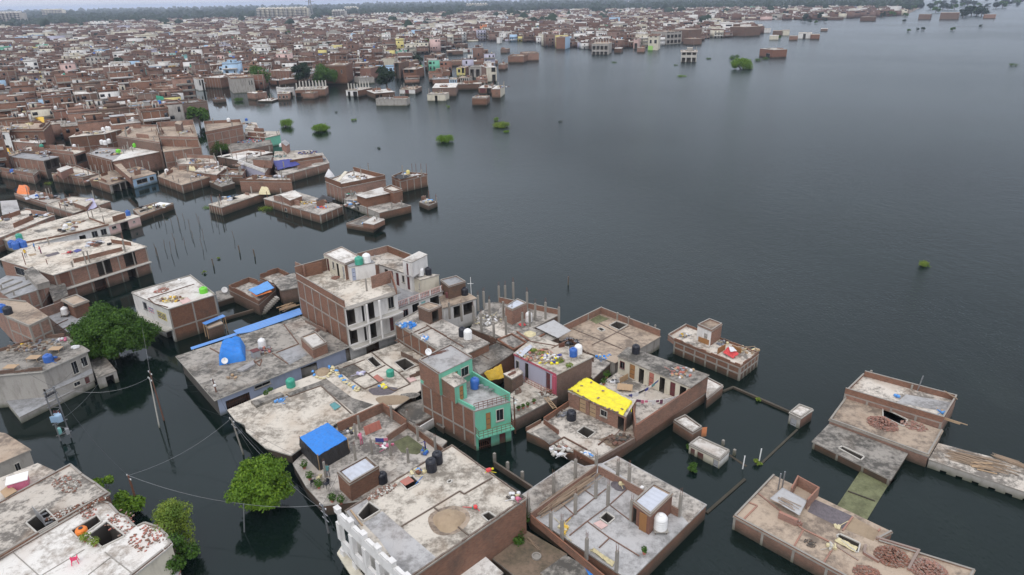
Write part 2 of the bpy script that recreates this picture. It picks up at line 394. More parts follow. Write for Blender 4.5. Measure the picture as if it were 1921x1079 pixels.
from mathutils.noise import noise as NZ
FOOT = []      # footprints already taken: (x, y, r)
BL = []
class Bld:
    def __init__(s, label, s_pts, z, name='brick_house', cat='house', group=None, **kw):
        poly = pts(s_pts, z) if isinstance(s_pts, str) else s_pts
        c = cen(poly); s.root = root(name, label, cat, (c.x, c.y, 0), group)
        FOOT.append((c.x, c.y, max((p-c).length for p in poly)))
        s.level(poly, z, **kw); s.base = (s.poly, s.nr, z, kw.get('walls', 'brick')); BL.append(s)
    def level(s, s_pts, z, base=-1.5, walls='brick', roof='pale', over=.1, slab=.16, ops=(), holes=(), hdeep=2.2, par=None, pm=None, pt_=.13, fr=None, broken=0, hmat='inside', slabm='concrete', wname='wall', rname='roof', inset=0):
        poly = pts(s_pts, z) if isinstance(s_pts, str) else s_pts
        n = len(poly); sg = 1 if sum(poly[i].x*poly[(i+1) % n].y-poly[(i+1) % n].x*poly[i].y for i in range(n)) > 0 else -1
        nr = []
        for i in range(n):
            d = (poly[(i+1) % n]-poly[i]).normalized(); nr.append(Vector((d.y, -d.x))*sg)
        s.poly, s.nr, s.z = poly, nr, z
        mb = MB(); wm = walls if isinstance(walls, (list, tuple)) else [walls]*n; wtop = z-slab
        wp = list(poly)
        if inset:
            for i in range(n): q = nr[i-1]+nr[i]; wp[i] = poly[i]-(q/max(q.dot(nr[i]), .5) if q.length > .1 else nr[i])*inset
        for i in range(n):
            s.face(mb, wp[i], wp[(i+1) % n], nr[i], base, wtop, wm[i % len(wm)], [o for o in ops if o[0] == i])
        mb.build(wname, s.root)
        # slab with light wells
        out = []
        for i in range(n):
            a, b = nr[i-1], nr[i]; q = (a+b); q = q/max(q.dot(a), .3) if q.length > .1 else a
            out.append(poly[i]+q*over)
        hs = [pts(h, z) if isinstance(h, str) else h for h in holes]
        rb = MB(); loops = [[Vector((p.x, p.y, z)) for p in out]]+[[Vector((p.x, p.y, z)) for p in h] for h in hs]
        flat = [p for l in loops for p in l]
        for t in tessellate_polygon(loops):
            a, b, c = [flat[k] for k in t]
            if (b-a).cross(c-a).z < 0: a, c = c, a
            rb.face((a, b, c), roof); rb.face([(p.x, p.y, wtop) for p in (c, b, a)], slabm)
        for i in range(n):
            a, b = out[i], out[(i+1) % n]; q = [(a.x, a.y, wtop), (b.x, b.y, wtop), (b.x, b.y, z), (a.x, a.y, z)]
            rb.face(q if sg > 0 else q[::-1], slabm)
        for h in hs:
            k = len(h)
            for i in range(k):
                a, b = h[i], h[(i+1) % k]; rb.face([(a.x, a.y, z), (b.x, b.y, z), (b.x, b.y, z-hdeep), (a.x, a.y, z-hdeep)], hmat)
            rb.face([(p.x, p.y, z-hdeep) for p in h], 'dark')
        rb.build(rname, s.root)
        for h in hs:      # low kerb round each light well
            kb = MB(); hc = cen(h)
            for i in range(len(h)):
                a, b = h[i], h[(i+1) % len(h)]; d = (b-a).normalized(); nn = Vector((d.y, -d.x))
                if nn.dot(hc-a) > 0: nn = -nn
                kb.wall(a, b, z+.004, z+.11, .12, nn, 'concrete_pale')
            kb.build('light_well_kerb', s.root)
        if par is not None: s.parapet(par, z, pm, pt_, broken)
        if fr: s.frame(*fr, z=z)
        return s
    def face(s, mb, A, B, nrm, z0, z1, mat, ops):
        Ln = (B-A).length
        us = sorted({0., 1.}|{o[2] for o in ops}|{o[3] for o in ops}); zs = sorted({z0, z1}|{max(o[4], z0) for o in ops}|{min(o[5], z1) for o in ops})
        def pp(u, z, d=0.): q = A.lerp(B, u)-nrm*d; return (q.x, q.y, z)
        d = (B-A).normalized(); flip = Vector((d.y, -d.x)).dot(nrm) < 0
        def put(q, m): mb.face(q[::-1] if flip else q, m)
        for a, b in zip(us, us[1:]):
            for c, e in zip(zs, zs[1:]):
                um, zm = (a+b)/2, (c+e)/2
                if any(o[2] < um < o[3] and o[4] < zm < o[5] for o in ops): continue
                put([pp(a, c), pp(b, c), pp(b, e), pp(a, e)], mat)
        for o in ops:
            _, kind, a, b, c, e = o[:6]; om = o[6] if len(o) > 6 else None; c = max(c, z0); e = min(e, z1)
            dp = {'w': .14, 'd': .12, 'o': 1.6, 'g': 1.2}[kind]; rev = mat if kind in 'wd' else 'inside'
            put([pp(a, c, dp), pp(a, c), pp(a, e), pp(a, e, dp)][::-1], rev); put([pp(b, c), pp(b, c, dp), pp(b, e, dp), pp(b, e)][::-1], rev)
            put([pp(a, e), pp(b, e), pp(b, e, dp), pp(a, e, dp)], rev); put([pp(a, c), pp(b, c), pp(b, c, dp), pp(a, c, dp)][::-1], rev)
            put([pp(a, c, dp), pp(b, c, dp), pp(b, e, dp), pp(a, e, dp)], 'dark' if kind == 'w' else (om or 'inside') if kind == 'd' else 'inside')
            m_ = MB()
            if kind == 'w':
                w = .07/Ln; fm = om or 'concrete_pale'
                for (u0, u1, y0, y1) in ((a, b, e-.08, e), (a, b, c, c+.08), (a, a+w, c+.08, e-.08), (b-w, b, c+.08, e-.08)):
                    m_.wall(A.lerp(B, u0), A.lerp(B, u1), y0, y1, .05, nrm, fm)
                m_.wall(A.lerp(B, a-w), A.lerp(B, b+w), c-.07, c-.003, .14, nrm, 'concrete')
                fo = m_.build('window', s.root)
                p_ = MB(); g = .03/Ln
                p_.wall(A.lerp(B, a+g)-nrm*.10, A.lerp(B, b-g)-nrm*.10, c+.03, e-.03, .02, nrm, 'glass')
                um = (a+b)/2; p_.wall(A.lerp(B, um-g)-nrm*.078, A.lerp(B, um+g)-nrm*.078, c+.03, e-.03, .03, nrm, 'steel')
                p_.build('pane', fo)
            elif kind == 'd':
                g = .05/Ln; m_.wall(A.lerp(B, a+g)-nrm*.115, A.lerp(B, b-g)-nrm*.115, c+.02, e-.05, .05, nrm, om or 'wood')
                for hz in (.3, .62):
                    zz = c+(e-c)*hz; m_.wall(A.lerp(B, a+2.4*g)-nrm*.064, A.lerp(B, b-2.4*g)-nrm*.064, zz, zz+.06, .015, nrm, 'inside')
                m_.build('door', s.root)
            elif kind == 'g':
                k = max(3, int((b-a)*Ln/.22))
                for j in range(k+1):
                    u = a+(b-a)*j/k; q = A.lerp(B, u)-nrm*.05; m_.bar((q.x, q.y, c), (q.x, q.y, e), .03, om or 'rust')
                for j in range(3):
                    zz = c+(e-c)*(j+.5)/3; q, r_ = A.lerp(B, a)-nrm*.05, A.lerp(B, b)-nrm*.05; m_.bar((q.x, q.y, zz), (r_.x, r_.y, zz), .03, om or 'rust')
                m_.build('grille', s.root)
    def parapet(s, par, z, pm=None, t=.13, broken=0, poly=None):
        poly = s.poly; n = len(poly); ph = par if isinstance(par, (list, tuple)) else [par]*n
        mb = MB()
        for i in range(n):
            h = ph[i]
            if not h: continue
            A, B = poly[i], poly[(i+1) % n]; nn = -s.nr[i]; d = (B-A).normalized()
            prev = ph[i-1] > 0; a = A+d*(t if prev else 0); m = pm[i] if isinstance(pm, (list, tuple)) else (pm or 'brick')
            if broken:
                Ln = (B-a).length; k = max(2, int(Ln/.7)); u = 0
                for j in range(k):
                    hh = h*(1-broken*random.random()**1.5); mb.wall(a+d*(Ln*j/k), a+d*(Ln*(j+1)/k), z+.002, z+hh, t, nn, m, m)
            else:
                mb.wall(a, B, z+.002, z+h, t, nn, m, m)
                mb.wall(a+d*.01-nn*.02, B-d*.01-nn*.02, z+h+.002, z+h+.05, t+.04, nn, 'concrete' if m.startswith('brick') else m)
        if mb.v: mb.build('parapet', s.root)
    def frame(s, edges, n, zb, z=None, base=-.6, w=.22):
        """concrete posts and bands standing a little proud of the brick"""
        mb = MB(); zt_ = z-.18
        for i in edges:
            A, B = s.poly[i], s.poly[(i+1) % len(s.poly)]; Ln = (B-A).length; d = (B-A).normalized(); k = n if isinstance(n, int) else n[edges.index(i)]
            for j in range(k+1):
                u = min(max(Ln*j/k-w/2, 0), Ln-w); mb.wall(A+d*u, A+d*(u+w), base, zt_, .035, s.nr[i], 'concrete')
            for q in zb: mb.wall(A+d*.01, B-d*.01, q-.1, q+.1, .05, s.nr[i], 'concrete')
        mb.build('concrete_frame', s.root)
    def room(s, s_pts, ztop, zbase, walls='brick', roof='white', ops=(), par=None, sheet=None, name='stair_room', over=.06):
        """a small room standing on the roof: part with its own walls, roof, door"""
        poly = pts(s_pts, ztop) if isinstance(s_pts, str) else s_pts
        keep = (s.poly, s.nr, s.z, s.root)
        before = set(s.root.children)
        s.level(poly, ztop, base=zbase+.003, walls=walls, roof=roof, ops=ops, par=par, over=over, slab=.1, wname=name, rname='roof')
        new = [o for o in keep[3].children if o not in before]
        body = [o for o in new if o.name.split('.')[0] == name][0]
        for o in new:
            if o is not body and not any(True for _ in o.children): o.parent = body
        if sheet:
            c = cen(poly); q = [c+(p-c)*.8 for p in poly]; mb = MB(); mb.prism(q, ztop+.004, ztop+.05, sheet); mb.build('roof_sheet', body)
        s.poly, s.nr, s.z = keep[:3]
        return body
    def pillars(s, s_pts, z, h=2.4, w=.24, mat='concrete', rebar=.7):
        for q in pts(s_pts, z):
            mb = MB(); rz = R(-52); hh = h*random.uniform(.9, 1.08); mb.box((q.x, q.y, z+.004), (w, w, hh), rz, mat)
            ob = mb.build('pillar', s.root)
            if rebar:
                rb = MB()
                for dx, dy in ((-.07, -.07), (.07, -.07), (.07, .07), (-.07, .07)):
                    a = Vector((q.x+dx, q.y+dy, z+hh)); rb.tube([a, a+Vector((random.uniform(-.05, .05), random.uniform(-.05, .05), rebar*random.uniform(.6, 1.2)))], .014, 'rust', 4)
                rb.build('rebar', ob)
    def ridges(s, lines, z, w=.16, h=.09, mat='brick_old'):
        mb = MB(); k = 0
        for l in lines:
            p = pts(l, z)
            for a, b in zip(p, p[1:]):
                d = (b-a).normalized(); nn = Vector((-d.y, d.x)); k += 1
                mb.wall(a-nn*w/2, b-nn*w/2, z+.003, z+h+.006*(k % 5), w, nn, mat)
        mb.build('roof_ridge', s.root)
    def patch(s, s_pts, z, mat, h=.008, name='roof_patch'):
        mb = MB(); p = pts(s_pts, z) if isinstance(s_pts, str) else s_pts
        mb.prism(p, z+.003, z+.003+h, mat); mb.build(name, s.root)
    def balcony(s, i, u0, u1, z, d=.9, rail='bars', mat='concrete_pale', rm='steel', curve=0, rh=.9):
        A, B = s.poly[i], s.poly[(i+1) % len(s.poly)]; nn = s.nr[i]; a, b = A.lerp(B, u0), A.lerp(B, u1); k = 14 if curve else 1
        edge = [a.lerp(b, j/k)+nn*(d+curve*(math.sin(j/k*math.pi*3)*.5)) for j in range(k+1)]
        mb = MB(); mb.prism([a+nn*.003]+edge+[b+nn*.003], z-.14, z, mat); ob = mb.build('balcony', s.root)
        rb = MB()
        full = [a+nn*.06]+edge+[b+nn*.06]
        if rail == 'bars':
            for q, r_ in zip(full, full[1:]):
                for hz in (.3, .6, rh): rb.bar((q.x, q.y, z+hz), (r_.x, r_.y, z+hz), .04, rm)
                k2 = max(1, int((r_-q).length/.5))
                for j in range(k2+1): t_ = q.lerp(r_, j/k2); rb.bar((t_.x, t_.y, z+.003), (t_.x, t_.y, z+rh), .04, rm)
            rb.build('railing', ob)
        elif rail == 'wall':
            for q, r_ in zip(full, full[1:]):
                if (r_-q).length > .02: rb.wall(q, r_, z+.003, z+rh, .09, -nn if abs((r_-q).normalized().dot(nn)) < .7 else Vector((0, 0)), rm)
            if rb.v: rb.build('railing', ob)
# box-like house from its waterline: front edge px0->px1, roof seen at ytop above px0, depth in metres
def mid(label, x0, y0, x1, y1, ytop, depth, walls='brick', roof='pale', zb=0., side=1, **kw):
    z = zt((x0, ytop), (x0, y0), zb); A = P(x0, y0, zb).xy; B = P(x1, y1, zb).xy; d = (B-A).normalized(); nn = Vector((-d.y, d.x))
    if nn.y < 0: nn = -nn
    b = Bld(label, [A, B, B+nn*depth, A+nn*depth], z, walls=walls, roof=roof, **kw)
    return b
def loose(mb, c, n, r, z, mat, sz=(.23, .11, .07), h=.25, el=1.0, rz=0.):
    """tumbled bricks or bits round a point"""
    for _ in range(n):
        a = random.uniform(0, 6.28); q = r*math.sqrt(random.random()); x, y = q*math.cos(a)*el, q*math.sin(a)
        x, y = x*math.cos(rz)-y*math.sin(rz), x*math.sin(rz)+y*math.cos(rz)
        zz = z+max(0, h*(1-q/r))*random.random(); k = random.uniform(.7, 1.3)
        mb.box((c.x+x, c.y+y, zz+.004), (sz[0]*k, sz[1]*k, sz[2]*k), random.uniform(0, 3.14), mat if isinstance(mat, str) else random.choice(mat), random.uniform(-.3, .3)*sz[0])
def pile(name, label, cat, s_pt, z, n, r, mat, sz=(.23, .11, .07), h=.25, el=1., rz=0.):
    mb = MB(); loose(mb, pt(s_pt, z), n, r, z, mat, sz, h, el, rz); return single(mb, name, label, cat)
def mound(name, label, cat, s_pt, z, r, h, mat, el=1., rz=0.):
    mb = MB(); c = pt(s_pt, z); k, m = 22, 7; n0 = 0; mi_ = mb.mi(mat)
    for j in range(m+1):
        f = j/m
        for q in range(k):
            a = 6.283*q/k; rr = r*(1-f)**.8*(1+.08*math.sin(a*3+j)+.05*random.uniform(-1, 1)); x, y = rr*math.cos(a)*el, rr*math.sin(a)
            mb.v.append((c.x+x*math.cos(rz)-y*math.sin(rz), c.y+x*math.sin(rz)+y*math.cos(rz), z+.004+h*math.sin(f*1.57)+random.uniform(0, .03)*(j > 0)))
    for j in range(m):
        for q in range(k): a = j*k+q; b = j*k+(q+1) % k; mb.f.append((a, b, b+k, a+k)); mb.m.append(mi_)
    mb.f.append(tuple(m*k+q for q in range(k))); mb.m.append(mi_)
    return single(mb, name, label, cat, smooth=True)
def sticks(name, label, cat, s_a, s_b, z, n, spread, mat='bamboo', r=.035, h=.25):
    a, b = pt(s_a, z), pt(s_b, z); d = b-a; Ln = d.length; d = d.normalized(); nn = Vector((-d.y, d.x)); mb = MB()
    for _ in range(n):
        o = random.gauss(0, spread/2.2); u0 = random.uniform(0, .35)*Ln; u1 = u0+random.uniform(.35, .65)*Ln; tw = random.gauss(0, spread*.35)
        p = a+d*u0+nn*o; q = a+d*u1+nn*(o+tw); zz = z+random.uniform(.04, h)
        mb.tube([(p.x, p.y, zz), (q.x, q.y, zz+random.uniform(-.03, .06))], r*random.uniform(.7, 1.3), mat, 5)
    return single(mb, name, label, cat)
_tk = {}
def tank(s_pt, z, mat, label, r=.52, h=1.25, stand=0, group=None, frame=None):
    c = pt(s_pt, z); t = root('water_tank', label, 'water tank', (c.x, c.y, z), group)
    z0 = z+.004
    if stand:
        mb = MB()
        for dx, dy in ((-1, -1), (1, -1), (1, 1), (-1, 1)):
            mb.bar((c.x+dx*r*.8, c.y+dy*r*.8, z0), (c.x+dx*r*.8, c.y+dy*r*.8, z0+stand), .08, 'brick_old' if stand < .4 else 'steel')
        mb.box((c.x, c.y, z0+stand), (r*2.1, r*2.1, .05), 0, 'concrete'); mb.build('tank_stand', t); z0 += stand+.052
    mb = MB(); k = 5; pr = [(r*.97, 0)]
    for j in range(k):
        a = h*.8*j/k; b = h*.8*(j+1)/k; pr += [(r, a+.03), (r, b-.05), (r*.95, b-.02)]
    pr += [(r*.93, h*.82), (r*.75, h*.92), (r*.42, h*.97)]
    mb.lathe((c.x, c.y, z0), pr, mat, 18); body = mb.build('tank_body', t, smooth=True)
    mb = MB(); mb.lathe((c.x, c.y, z0+h*.965), [(r*.38, 0), (r*.38, .07), (r*.3, .1)], mat if mat != 'white_plastic' else 'white_plastic', 14); mb.build('lid', t)
    if frame:
        mb = MB()
        for dx, dy in ((-1, -1), (1, -1), (1, 1), (-1, 1)): mb.bar((c.x+dx*r*1.1, c.y+dy*r*1.1, z+.004), (c.x+dx*r*1.1, c.y+dy*r*1.1, z+h*.9), .05, 'white_plastic')
        mb.build('frame', t)
    return t
def sheet(name, label, cat, s_pts, z, mat, sag=.0, n=14, th=.02, wave=.04, group=None):
    """a cloth or sheet laid over four corners (px@z each)"""
    q = [P(a[0], a[1], z if a[2] is None else a[2]) for a in px(s_pts)]; mb = MB(); i = mb.mi(mat); sd_ = random.random()*9
    for side in (0, 1):
        for u in range(n+1):
            for v in range(n+1):
                a, b = u/n, v/n; p = q[0].lerp(q[1], a).lerp(q[3].lerp(q[2], a), b)
                zz = p.z-sag*16*a*(1-a)*b*(1-b)+wave*(math.sin(a*9+sd_+b*3)*.4+abs(NZ(Vector((a*5.2+sd_, b*5.2, sd_))))*1.9+NZ(Vector((a*13, b*13+sd_, 1)))*.5)
                mb.v.append((p.x, p.y, zz-th*side))
    N1 = (n+1)**2
    for u in range(n):
        for v in range(n):
            a = u*(n+1)+v; mb.f.append((a, a+n+1, a+n+2, a+1)); mb.m.append(i); mb.f.append((a+N1, a+1+N1, a+n+2+N1, a+n+1+N1)); mb.m.append(i)
    rim = [u*(n+1) for u in range(n+1)]+[n*(n+1)+v for v in range(1, n+1)]+[u*(n+1)+n for u in range(n-1, -1, -1)]+[v for v in range(n-1, 0, -1)]
    for a, b in zip(rim, rim[1:]+rim[:1]): mb.f.append((b, a, a+N1, b+N1)); mb.m.append(i)
    return single(mb, name, label, cat, group, smooth=True)
def clutter(label, s_pt, z, r, mats, n=26, name='junk_heap', cat='junk', el=1.3):
    mb = MB(); c = pt(s_pt, z)
    for _ in range(n):
        a = random.uniform(0, 6.28); q = r*math.sqrt(random.random()); p = (c.x+q*math.cos(a)*el, c.y+q*math.sin(a), z+.004+random.uniform(0, .18)*(1-q/r/1.1))
        m = random.choice(mats); k = random.random()
        if k < .45: mb.box(p, (random.uniform(.2, .7), random.uniform(.12, .4), random.uniform(.04, .22)), random.uniform(0, 3), m, random.uniform(-.15, .15))
        elif k < .75: d = random.uniform(0, 6.28); l_ = random.uniform(.5, 1.4); mb.tube([p, (p[0]+l_*math.cos(d), p[1]+l_*math.sin(d), p[2]+random.uniform(.03, .2))], .03, m, 5)
        else: mb.lathe(p, [(.16, 0), (.2, .1), (.17, .24), (.06, .3)], m, 8)
    return single(mb, name, label, cat)
def lowwall(name, label, s_pts, z, t=.2, mat='brick_old', base=-1.5, posts=None, ph=.8):
    p = pts(s_pts, z); c = cen(p); r_ = root(name, label, 'wall', (c.x, c.y, 0)); mb = MB()
    for k, (a, b) in enumerate(zip(p, p[1:])):
        d = (b-a).normalized(); nn = Vector((-d.y, d.x)); mb.wall(a+d*(t*.5 if k else 0)-nn*t/2, b-nn*t/2+d*(t*.5), base, z+.004*k, t, nn, mat)
    mb.build('wall', r_)
    if posts:
        for q in pts(posts, z):
            m2 = MB(); m2.box((q.x, q.y, base), (.26, .26, ph-base), R(-50), 'concrete'); m2.build('post', r_)
    return r_
# ================================================================ the near houses
# --- moored-looking house alone in open water, with white stair room
b = Bld("brick house alone in open water with white stair room and red-white cloth bundle", "F 960,375 1075,245 1705,490 1545,612", 1.9, roof='pale', par=[0, .35, .5, .45], broken=.45, fr=([3, 2], [6, 5], [1.0]), over=.03)
b.room("F 1168,235 1270,185 1382,228 1290,288", 4.1, 1.9, walls=['wallgrey', 'brick_old', 'brick', 'wallwhite'], roof='tan', par=[.15]*4, ops=[(3, 'd', .25, .5, 1.93, 3.4, 'wallgrey')])
b.level("F 905,335 1062,243 1120,262 962,378", 1.86, base=1.3, walls='brick', roof='pale', over=0, slab=.1, par=[.35, 0, 0, .3], wname='bay', rname='bay_roof')
sheet('cloth_bundle', 'red and white cloth bundle on the lone house roof in open water', 'cloth', "F 1385,480@2.1 1440,425@2.7 1530,490@2.4 1480,528@2.1", 2, 'cloth_red', sag=-.25, wave=.15)
sheet('cloth_sheet', 'white cloth spread over the red bundle on the lone house', 'cloth', "F 1440,425@2.95 1480,428@2.95 1515,462@2.9 1455,470@2.85", 2, 'cloth_white', sag=-.08, wave=.05)
def panel(label, s_a, s_b, z, h, mat='wood', name='plywood_board', t=.05, lean=.0):
    a, c = pt(s_a, z), pt(s_b, z); d = (c-a).normalized(); nn = Vector((-d.y, d.x)); mb = MB()
    mb.hexa([(a.x, a.y, z+.004), (c.x, c.y, z+.004), (c.x+nn.x*t, c.y+nn.y*t, z+.004), (a.x+nn.x*t, a.y+nn.y*t, z+.004)],
            [(a.x+nn.x*lean, a.y+nn.y*lean, z+h), (c.x+nn.x*lean, c.y+nn.y*lean, z+h), (c.x+nn.x*(lean+t), c.y+nn.y*(lean+t), z+h), (a.x+nn.x*(lean+t), a.y+nn.y*(lean+t), z+h)], mat)
    for k in range(5):
        u = (k+.5)/5; p = a.lerp(c, u); mb.bar((p.x-nn.x*.02, p.y-nn.y*.02, z+.03), (p.x-nn.x*.02+nn.x*lean, p.y-nn.y*.02+nn.y*lean, z+h-.03), .04, mat)
    return single(mb, name, label, 'panel')
panel('brown slatted bed frame leaning on the white stair room of the lone house', "F 1170,378", "F 1270,415", 1.9, .75)
panel('brown board standing left of the red-white cloth bundle', "F 1342,490", "F 1410,452", 1.9, .85)
panel('brown board standing right of the red-white cloth bundle', "F 1465,450", "F 1548,485", 1.9, .7)
clutter('heap of pale sacks and poles at the right end of the lone house roof', "F 1620,455", 1.9, 1.1, ['cloth_cream', 'bamboo', 'wood_pale', 'concrete_pale'], 34)
clutter('bicycle parts and pots beside the white stair room of the lone house', "F 1380,395", 1.9, .6, ['steel', 'cloth_grey', 'black_plastic', 'cloth_cream'], 22)
clutter('small heap of rags at the left end of the lone house roof', "F 1045,330", 1.9, .5, ['steel', 'cloth_grey', 'cloth_mustard', 'cloth_white'], 16)

# --- house with court and yellow sheet
yz, yr = 1.25, 3.65
b = Bld("large brick house with white-fronted room row around a court beside the yellow sheet", "I 35,395@1.35 F 470,500@3.65 F 1255,680@3.65 I 640,672@1.25", yz, roof='pale', over=.0, holes=["I 462,410 520,365 612,412 548,462"], walls='brick')
b.level("F 470,505 560,430 1258,672 1105,775", yr, base=yz+.003, walls=['brick', 'brick', 'brick', 'wallcream'], roof='mould', over=.12, slab=.14, wname='upper_wall', rname='upper_roof',
        ops=[(3, 'o', .05, .13, yz, 3.2), (3, 'd', .19, .26, yz+.05, 3.2, 'maroon'), (3, 'o', .33, .40, yz, 3.25), (3, 'd', .48, .55, yz+.02, 3.25, 'redstone'), (3, 'o', .62, .69, yz, 3.2), (3, 'd', .75, .83, yz+.02, 3.25, 'wood'), (3, 'w', .90, .97, 2.1, 3.1, 'maroon')])
# tall outer wall of the court, and the wall behind the yellow sheet
E1, S1 = pt("F 1258,690", 3.4), pt("I 970,355", 3.2)
mb = MB(); d = (S1-E1).normalized(); nn = Vector((d.y, -d.x)); nn = nn if nn.x < 0 else -nn
mb.wall(E1-d*.0, S1, yz+.003, 3.3, .2, nn, 'brick'); mb.wall(S1, S1+nn*.2+d*.001, yz+.003, 3.0, .1, nn, 'brick'); mb.build('court_wall', b.root)
mb = MB(); F1 = pt("I 640,672", 1.25); mb.wall(S1+d*.25, F1, yz+.003, yz+.55, .2, nn, 'brick_old'); mb.build('parapet', b.root)
mb = MB(); q = pts("I 968,360@3.2 F 600,900@2.9", 3); dd = (q[1]-q[0]).normalized(); n2 = Vector((-dd.y, dd.x)); mb.wall(q[0]+dd*.25, q[1], yz+.003, 2.9, .16, n2, 'brick'); mb.build('court_wall', b.root)
None
Y4 = pts("I 388,62 F 175,712 I 960,128 I 870,275", 3.25)
b.room(Y4, 3.25, yz, walls='brick', roof='pale', name='front_room', ops=[(3, 'o', .02, .12, yz, 2.9), (3, 'w', .30, .42, 2.0, 2.85), (3, 'd', .50, .62, yz+.02, 2.95, 'wood_pale'), (3, 'd', .68, .80, yz+.02, 2.95, 'wood_pale')])
mb = MB(); q = pts("I 185,290@1.9 I 395,150@1.9", 1.9); q2 = pts("I 170,290@1.9 I 300,400@1.7", 1.8)
dd = (q[1]-q[0]).normalized(); mb.wall(q[0], q[1], yz+.003, 1.95, .14, Vector((-dd.y, dd.x)), 'brick'); dd = (q2[1]-q2[0]).normalized(); mb.wall(q2[0]+dd*.16, q2[1], yz+.003, 1.85, .14, Vector((-dd.y, dd.x)), 'brick_new'); mb.build('parapet', b.root)
mb = MB()
for a, c, h in (("I 35,400", "I 160,330", .45), ("I 430,590", "I 600,690", .55)):
    q = pts(a, yz)+pts(c, yz); dd = (q[1]-q[0]).normalized(); mb.wall(q[0], q[1], yz+.003, yz+h, .14, Vector((-dd.y, dd.x)), 'brick')
mb.build('parapet', b.root)
b.patch("I 90,400 215,345 330,460 235,520", yz, 'mould'); b.patch("I 640,470 760,430 960,450 800,570", yz, 'soil')
b.ridges(["I 235,525 350,455 545,560", "I 640,520 740,440"], yz, .14, .12)
sheet('yellow_tarpaulin', 'bright yellow tarpaulin weighted with bricks over a brick room', 'tarpaulin', "I 382,52@3.42 540,-52@3.42 925,152@3.45 850,268@3.42", 3.4, 'cloth_yellow', sag=.12, n=26, wave=.13, th=.03)
sheet('yellow_tarpaulin', 'hanging yellow end of a tarpaulin draped down beside the brick court wall', 'tarpaulin', "I 868,190@3.4 925,150@3.4 922,265@2.5 875,255@2.5", 3, 'cloth_yellow', n=8, wave=.1, th=.04)
for k, (x, y) in enumerate([(430,95),(470,60),(515,110),(500,20),(560,140),(600,165),(640,180),(700,205),(760,225),(800,240),(840,215),(640,120),(680,60),(420,60),(580,-10),(730,212)]):
    mb = MB(); c = pt("I %d,%d" % (x, y), 3.5); mb.box((c.x, c.y, 3.47), (.3, .16, .1), random.uniform(0, 3), 'brick_new'); single(mb, 'loose_brick', 'brick weighing down the bright yellow tarpaulin', 'brick', 'bricks on the yellow tarpaulin')
tank("I 413,300", yz, 'black_plastic', 'black water tank standing below the yellow tarpaulin in the rubble court', .55, 1.2)
tank("F 622,480", yr, 'black_plastic', 'black water tank on the dark roof behind the white-fronted rooms', .5, 1.2)
clutter('scrap of pipes, boards and a yellow basin on the dark roof above white rooms', "F 1010,650", yr, 1.2, ['redstone', 'steel', 'cloth_white', 'rust', 'wood_pale'], 40, el=1.5)
clutter('white and blue rags dumped on the brick court wall corner', "I 530,610", yz, .5, ['cloth_white', 'cloth_bluew', 'cloth_white', 'redstone'], 14)
clutter('rubble and torn sacks strewn beside the low brick wall below the light well', "I 320,570", yz, .9, ['concrete_pale', 'cloth_white', 'brick', 'brick_new'], 40)
clutter('dark rubble heap by the corner of the court wall', "I 830,480", yz, 1.0, ['brick_old', 'inside', 'brick_old', 'rust'], 44)
clutter('rubble round the black tank below the yellow tarpaulin', "I 360,260", yz, .8, ['brick_old', 'concrete', 'cloth_grey', 'inside'], 30)
panel('wide brown plywood sheet lying in the white-fronted court', "F 455,800", "F 590,815", yz+.3, .15, 'wood_pale', lean=1.2)
panel('brown plywood board standing in the white-fronted court', "F 480,750", "F 555,710", yz, .8, 'wood_pale')
clutter('parked bicycles and pots on the white-fronted court', "F 450,740", yz, .5, ['black_plastic', 'steel', 'cloth_white'], 18)
def plant(label, s_pt, z, r=.35, h=.6, mat='leaf', pot=True, n=160):
    c = pt(s_pt, z); t = root('potted_plant' if pot else 'shrub', label, 'plant', (c.x, c.y, z))
    if pot: mb = MB(); mb.lathe((c.x, c.y, z+.004), [(.13, 0), (.18, .25), (.15, .27)], 'redstone', 10); mb.build('pot', t)
    foliage('foliage', [(c.x, c.y, z+.25*pot+h*.5, r)], n, .16, mat, t, el=h/r/2); return t
def foliage(name, clumps, n, size, mat, parent=None, el=1., shell=.45):
    cl = np.array(clumps, float); w = cl[:, 3]**2; k = RNG.choice(len(cl), n, p=w/w.sum()); c = cl[k]
    d = RNG.normal(size=(n, 3)); d /= np.linalg.norm(d, axis=1)[:, None]; rr = (shell+(1-shell)*RNG.random(n)**.6)*c[:, 3]*(1+.12*RNG.normal(size=n)); d[:, 2] *= el
    p = c[:, :3]+d*rr[:, None]
    nrm = d+RNG.normal(size=(n, 3))*.55; nrm[:, 2] = np.abs(nrm[:, 2])+.15; nrm /= np.linalg.norm(nrm, axis=1)[:, None]
    a = np.cross(nrm, RNG.normal(size=(n, 3))); a /= np.linalg.norm(a, axis=1)[:, None]; b_ = np.cross(nrm, a)
    s_ = size*(.6+.8*RNG.random(n))[:, None]
    V = np.stack([p-a*s_*.5, p+b_*s_*.32, p+a*s_*.5-nrm*s_*.12, p-b_*s_*.32], 1).reshape(-1, 3)
    o = Vector(parent.get('_w')) if parent is not None else Vector((0, 0, 0))
    V -= np.array(o); me = bpy.data.meshes.new(name); me.vertices.add(len(V)); me.vertices.foreach_set('co', V.ravel().astype(np.float32))
    me.loops.add(4*n); me.loops.foreach_set('vertex_index', np.arange(4*n, dtype=np.int32)); me.polygons.add(n)
    me.polygons.foreach_set('loop_start', np.arange(0, 4*n, 4, dtype=np.int32)); me.polygons.foreach_set('loop_total', np.full(n, 4, np.int32))
    me.materials.append(MATS[mat]); me.update(calc_edges=True); ob = bpy.data.objects.new(name, me); COL.objects.link(ob)
    if parent is not None: ob.parent = parent; ob['_w'] = tuple(o)
    return ob
